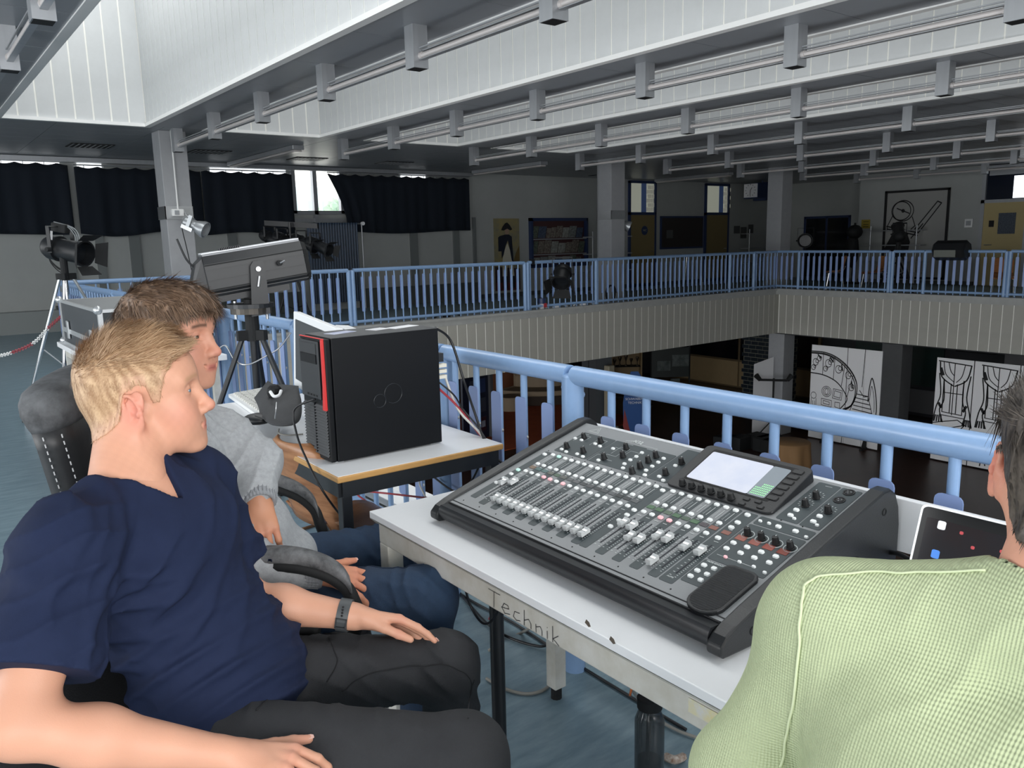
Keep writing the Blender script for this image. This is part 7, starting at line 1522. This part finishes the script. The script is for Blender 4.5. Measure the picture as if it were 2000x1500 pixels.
# ------------------------------------------------------------------ brown-haired man, grey sweater
t = person('brown-haired young man in a grey sweater and blue jeans sitting behind the blond man', (.66, 1.98, 0))
BASE2 = 'd1987f'
fwM = nrmz((.68, -.73, 0)); En = P(431, 684, 1.80)-.116*fwM+V3(0, 0, .018)
h2 = HeadFrame(En, fwM, .98, -.04, -.03); NB2 = V3(.46, 1.95, 1.06)
F = Field(h2.E+V3(-.16, -.16, -.24), h2.E+V3(.16, .16, .18), .0024); head_field(h2, F, neck=(NB2, .058), smile=.004)
Pm, Q = F.mesh()
zl_m = lambda x, y, z: z-np.interp(x, [-.13, -.09, -.06, -.03, -.01, .005, .015, .03, .05, .065, .08, .12], [-.07, -.06, -.045, -.012, .0, .012, .012, .012, .04, .062, .07, .072])
parts = [(Pm, Q, skin_cols(h2, Pm, BASE2, '4a3527', lambda x, y, z: .8*sst(0, .02, zl_m(x, y, z)), ('3b2a20', .85), 'bb6a60'))]
Rs2, Re2, Rw2 = V3(.46, 1.80, .985), V3(.55, 1.76, .74), P(622, 1118, 1.86)
Ls2, Le2, Lw2 = P(432, 862, 2.0), P(498, 905, 1.98), P(506, 972, 1.9)
d = nrmz(P(765, 1150, 1.93)-Rw2)
a1 = arm_skin([Re2, Rw2], [.036, .026], dict(d=d, pn=nrmz(V3(0, 0, 1)-F_*.55), thumb_side=V3(.2, .9, 0), curl=(.12, .1, .1, .14), kn_bend=.22, spread=.24, thumb=(.8, .2)), base='cd8d70')
d = nrmz(P(518, 1065, 1.86)-Lw2)
a2 = arm_skin([Le2, Lw2], [.034, .026], dict(d=d, pn=nrmz(-F_+R_*.35), thumb_side=-R_, curl=(.55, .55, .6, .6), kn_bend=.2, thumb=(.35, .3), thumb_curl=.5), base='c48c6e')
parts += [a1[:3], a2[:3]]
F2 = Field(V3(.3, 1.7, .5), V3(.95, 2.35, 1.12), .008); fT = nrmz((.86, -.5, 0)); sT_ = V3(-fT[1], fT[0], 0); PB = V3(.64, 2.0, .60); axT = nrmz(NB2-PB); fT2 = nrmz(fT-axT*(fT@axT)); M3 = (fT2, sT_, axT)
def torso2(F, g=0.):
    F.ell(PB+axT*.28, [.108+g, .15+g, .17], M3, .03); F.ell(PB+axT*.08+fT2*.02, [.12+g, .15+g, .15], M3, .06); F.cone(Rs2, NB2-axT*.015, .06+g, .055+g, .04); F.cone(Ls2, NB2-axT*.015, .06+g, .055+g, .04)
torso2(F2, -.006); Pt, Qt = F2.mesh(); parts.append((Pt, Qt, np.repeat(np.array(lin(BASE2))[None], len(Pt), 0)))
Pj, Qj, Cj = join(parts); body = np_obj('body', Pj, Qj, m_skin, t, Cj); eyes(h2, body, '4a3a2c'); nails(body, a1[3], a1[4], m_nail, .95)
m_hm = mat('hair_brown', '5a4434', .5, attr=True)
hair_surface(h2, F, zl_m, lambda x, y, z: .005+.011*sst(.02, .08, z)+.005*sst(.03, .08, x), 'hair', m_hm, t, '4a382b', '8a705b', 13000,
    lambda x, y, z: (np.where((x > .05) & (z > .06), .034, np.where(z > .05, .042, .026)), np.where(z > .05, .06, .06)), lambda x, y, z: (np.where(z > .06, .75, .2), y*0-.25, np.where(x > .045, -1.1, np.where(z > .1, -.1, -.9))), seed=4, width=.0011, lump=.003, rnd=.09)
m_sw = mat('grey_sweatshirt', 'a3a6a9', .9, var=.14, vs=90, bump=.2, bs=500)
F3 = Field(V3(.25, 1.6, .48), V3(1.0, 2.42, 1.16), .0055); torso2(F3, .012)
F3.cone(Rs2, Re2, .07, .056, .05); F3.cone(Re2, Re2+(Rw2-Re2)*.8, .055, .042, .04); F3.cone(Ls2, Le2, .068, .06, .05); F3.cone(Le2, Le2+(Lw2-Le2)*.75, .058, .05, .03)
F3.ell(PB+fT2*.09-axT*.02, [.09, .15, .07], M3, .05); F3.cone(NB2-axT*.01, NB2+axT*.035, .066, .062, .02)
F3.disp(folds(.005, axT*.3+sT_*.8+fT2*.3, 40, 1.2, 7)); F3.disp(creases(-.007, sT_*.9+axT*.25, 45, 1.3, 6, 1.)); F3.disp(creases(-.005, (Lw2-Ls2)+V3(.1, .1, 0), 70, 1.2, 9, 1.5))
F3.plane(V3(0, 0, .53), V3(0, 0, -1)); F3.cone(NB2+axT*.01, NB2+axT*.12, .058, .07, .004, 'sub')
Ps, Qs = F3.mesh(); sw = np_obj('sweater', Ps, Qs, m_sw, t)
m_cuff = mat('sweater_cuff', '8d9094', .9, wave=(45, 'X', .5))
for a, b, r0 in ((Le2, Lw2, .039), (Re2, Rw2, .036)):
    d = nrmz(b-a); c0_ = a+(b-a)*.66 if a is Le2 else a+(b-a)*.74; L_ = .06; prof = [(0, r0), (.004, r0+.006), (L_*.5, r0+.002), (L_-.006, r0), (L_, r0-.004), (L_-.004, r0-.01)]
    cf = MB().lathe(c0_, d, prof, 28).build('cuff', m_cuff, sw, 'all')
    aa = nrmz(np.cross(d, (0, 0, 1))); bb = np.cross(aa, d)
    for q in range(28): w_ = aa*math.cos(q*PI/14)+bb*math.sin(q*PI/14); MB().tube([c0_+d*.008+w_*(r0+.004), c0_+d*(L_-.008)+w_*(r0+.0005)], .0016, 4).build('rib', m_cuff, cf)
MB().lathe(Rw2-nrmz(Rw2-Re2)*.012, Rw2-Re2, [(0, .027), (0, .030), (.016, .030), (.016, .027)], 24).build('wristband', m_blackmatt, t, 'x')
m_bl = mat('blue_denim', '2a415c', .85, c2='1c2d43', vs=5, bump=.35, bs=600)
HR, HL, KR, KL = V3(.63, 1.90, .575), V3(.70, 2.06, .575), P(832, 1168, 1.93), V3(1.10, 2.05, .555)
FR, FL = V3(.90, 1.58, .1), V3(1.14, 2.04, .1)
F4 = Field(V3(.45, 1.4, .0), V3(1.3, 2.3, .74), .006); F4.ell((HR+HL)/2, [.14, .16, .095], (fT, sT_, V3(0, 0, 1)), .05)
F4.cone(HR, KR, .088, .068, .05); F4.cone(HL, KL, .088, .062, .05); F4.ell(KR, [.07, .07, .068], None, .03); F4.cone(KR, FR, .068, .056, .03); F4.cone(KL, FL, .062, .054, .03)
F4.disp(creases(-.005, (KR-HR)+V3(0, 0, .5), 65, 1.5, 10)); F4.disp(creases(-.006, V3(1, .3, .5), 80, 1.4, 9, 1.)); F4.plane(V3(0, 0, .07), V3(0, 0, -1))
Pp, Qp = F4.mesh(); pants = np_obj('jeans', Pp, Qp, m_bl, t)
seam('seam', HR+sT_*.03, KR+sT_*.02, V3(0, 0, .08), pants, Pp, vnormals(Pp, Qp), mat('seam_blue', '1a2a40', .8))
shoe(t, FR, (.8, -.5, 0), m_shoe, m_sole); shoe(t, FL, (.9, -.3, 0), m_shoe, m_sole)

# ------------------------------------------------------------------ man in the pale green shirt, seen from behind
t = person('dark-haired man in a pale green ribbed shirt seen from behind at the right edge', (.7, .25, 0))
BASE3 = 'd9a087'
fwG = nrmz((1, .05, 0)); En = P(1984, 915, .90)-.078*V3(-fwG[1], fwG[0], 0)
h3 = HeadFrame(En, fwG, 1.0, -.1, 0); h3.ear = .009; NB3 = V3(h3.E[0]-.09, h3.E[1]-.0, 1.055)
F = Field(h3.E+V3(-.17, -.16, -.26), h3.E+V3(.16, .16, .18), .0026); head_field(h3, F, neck=(NB3, .064))
Pm, Q = F.mesh(); zl_g = lambda x, y, z: z-np.interp(x, [-.13, -.09, -.06, -.04, -.02, .0, .014, .022, .034, .05, .08, .12], [-.07, -.062, -.045, -.01, .035, .03, .03, .0, .01, .06, .08, .09])
parts = [(Pm, Q, skin_cols(h3, Pm, BASE3, '3a2f28', lambda x, y, z: .8*sst(0, .02, zl_g(x, y, z)), ('3b2a20', .8)))]
Ls3, Le3, Lw3 = P(1625, 1225, .93), V3(.75, .535, .795), V3(.98, .47, .765)
Rs3, Re3, Rw3 = V3(NB3[0]-.03, NB3[1]-.19, 1.02), V3(.82, -.08, .82), V3(1.0, .1, .765)
Lw3, Rw3 = V3(1.0, .52, .79), V3(1.0, .12, .79)
for s_, e_, w_, sd in ((Ls3, Le3, Lw3, -1), (Rs3, Re3, Rw3, 1)):
    a = arm_skin([e_, w_], [.04, .027], dict(d=V3(.95, -.2*(-sd)*-1, -.03), pn=V3(0, 0, 1), thumb_side=V3(0, sd, 0), curl=(.3, .3, .35, .35), kn_bend=.2), res=.004, base=BASE3); parts.append(a[:3])
PB = V3(.60, .27, .56); axT = nrmz(NB3-PB); fT = nrmz((1, -.05, 0)); sT_ = V3(-fT[1], fT[0], 0); fT2 = nrmz(fT-axT*(fT@axT)); M3 = (fT2, sT_, axT)
def torso3(F, g=0.):
    F.ell(PB+axT*.33, [.115+g, .165+g, .19], M3, .03); F.ell(PB+axT*.1, [.12+g, .16+g, .17], M3, .06); F.cone(Rs3, NB3-axT*.01, .062+g, .055+g, .05); F.cone(Ls3, NB3-axT*.005, .064+g, .058+g, .05); F.ell(PB+axT*.4-fT2*.05+sT_*.09, [.05+g, .08, .09], M3, .05)
F2 = Field(V3(.4, -.1, .5), V3(1.1, .65, 1.16), .008); torso3(F2, -.006); Pt, Qt = F2.mesh(); parts.append((Pt, Qt, np.repeat(np.array(lin(BASE3))[None], len(Pt), 0)))
Pj, Qj, Cj = join(parts); body = np_obj('body', Pj, Qj, m_skin, t, Cj); eyes(h3, body, '4a3a2c')
m_hg = mat('hair_dark', '3a3430', .5, attr=True)
hair_surface(h3, F, zl_g, lambda x, y, z: .003+.012*sst(.02, .08, z), 'hair', m_hg, t, '2a2420', '5f564e', 12000, lambda x, y, z: (np.where(z > .05, .03, .009), .12+z*0), lambda x, y, z: (np.where(z > .06, .8, -.2), y*0, np.where(z > .06, .1, -1.)), seed=6, width=.0009)
m_gr = mat('pale_green_waffle', 'b4bf98', .9, var=.05, vs=40)
# waffle knit relief
nt = m_gr.node_tree; N = nt.nodes; L = nt.links; b = N['Principled BSDF']; tc = N.new('ShaderNodeTexCoord'); bp = N.new('ShaderNodeBump'); bp.inputs['Strength'].default_value = .7; bp.inputs['Distance'].default_value = .0012
w1 = N.new('ShaderNodeTexWave'); w1.bands_direction = 'Z'; w1.inputs['Scale'].default_value = 95; w1.inputs['Distortion'].default_value = .3; w2 = N.new('ShaderNodeTexWave'); w2.bands_direction = 'Y'; w2.inputs['Scale'].default_value = 95; w2.inputs['Distortion'].default_value = .3
ad = N.new('ShaderNodeMath'); ad.operation = 'ADD'; L.new(tc.outputs['Object'], w1.inputs['Vector']); L.new(tc.outputs['Object'], w2.inputs['Vector']); L.new(w1.outputs[1], ad.inputs[0]); L.new(w2.outputs[1], ad.inputs[1]); L.new(ad.outputs[0], bp.inputs['Height']); L.new(bp.outputs[0], b.inputs['Normal'])
F3 = Field(V3(.35, -.2, .46), V3(1.15, .8, 1.2), .005); torso3(F3, .012)
for s_, e_, w_ in ((Ls3, Le3, Lw3), (Rs3, Re3, Rw3)): F3.cone(s_, e_, .066, .056, .04); F3.cone(e_, e_+(w_-e_)*.85, .06, .044, .04)
F3.disp(creases(-.0025, (Le3-Ls3)*.6+V3(.3, .5, .3), 40, 1.3, 7)); F3.disp(folds(.0025, axT*.6+sT_*.5, 60, 1.3, 9, 2.))
for q in range(9):     # armhole seam ridge at the left shoulder
    pass
F3.plane(V3(0, 0, .5), V3(0, 0, -1)); F3.cone(NB3+axT*.012-fT2*.0, NB3+axT*.14+fT2*.02, .066, .08, .004, 'sub')
Ps, Qs = F3.mesh(); sh = np_obj('shirt', Ps, Qs, m_gr, t); Ns = vnormals(Ps, Qs)
m_gs = mat('green_seam', 'c3cda8', .9)
def band(pp, r, par): return MB().tube(ray_surface(Ps, Ns, pixpath(pp)), r, 6).build('seam', m_gs, par, 'all')
sa = Ls3+sT_*-.03; band([(1570, 1140), (1562, 1200), (1556, 1280), (1545, 1380), (1530, 1460), (1524, 1500)], .0016, sh); band([(1570, 1140), (1610, 1122), (1700, 1118), (1800, 1116), (1920, 1112)], .0014, sh)
cn = [NB3+axT*.018+fT2*.068*math.cos(a)+sT_*.068*math.sin(a)-axT*.0 for a in [q*PI/16 for q in range(33)]]
MB().tube(cn, .007, 8).build('collar', m_gs, sh, 'all')
m_tr = mat('dark_trousers', '2b3040', .85)
F4 = Field(V3(.4, -.25, .0), V3(1.3, .7, .72), .008); F4.ell(PB+V3(0, 0, .0), [.14, .17, .1], (fT, sT_, V3(0, 0, 1)), .05)
for s in (-1, 1): F4.cone(PB+sT_*.09*s, PB+sT_*.13*s+fT*.46+V3(0, 0, -.02), .09, .066, .05); F4.cone(PB+sT_*.13*s+fT*.46+V3(0, 0, -.02), V3(PB[0]+.45, PB[1]+.13*s, .1), .066, .05, .03)
F4.plane(V3(0, 0, .07), V3(0, 0, -1)); Pp, Qp = F4.mesh(); np_obj('trousers', Pp, Qp, m_tr, t)
for s in (-1, 1): shoe(t, V3(PB[0]+.45, PB[1]+.13*s, 0), (1, 0, 0), m_shoe, m_sole)
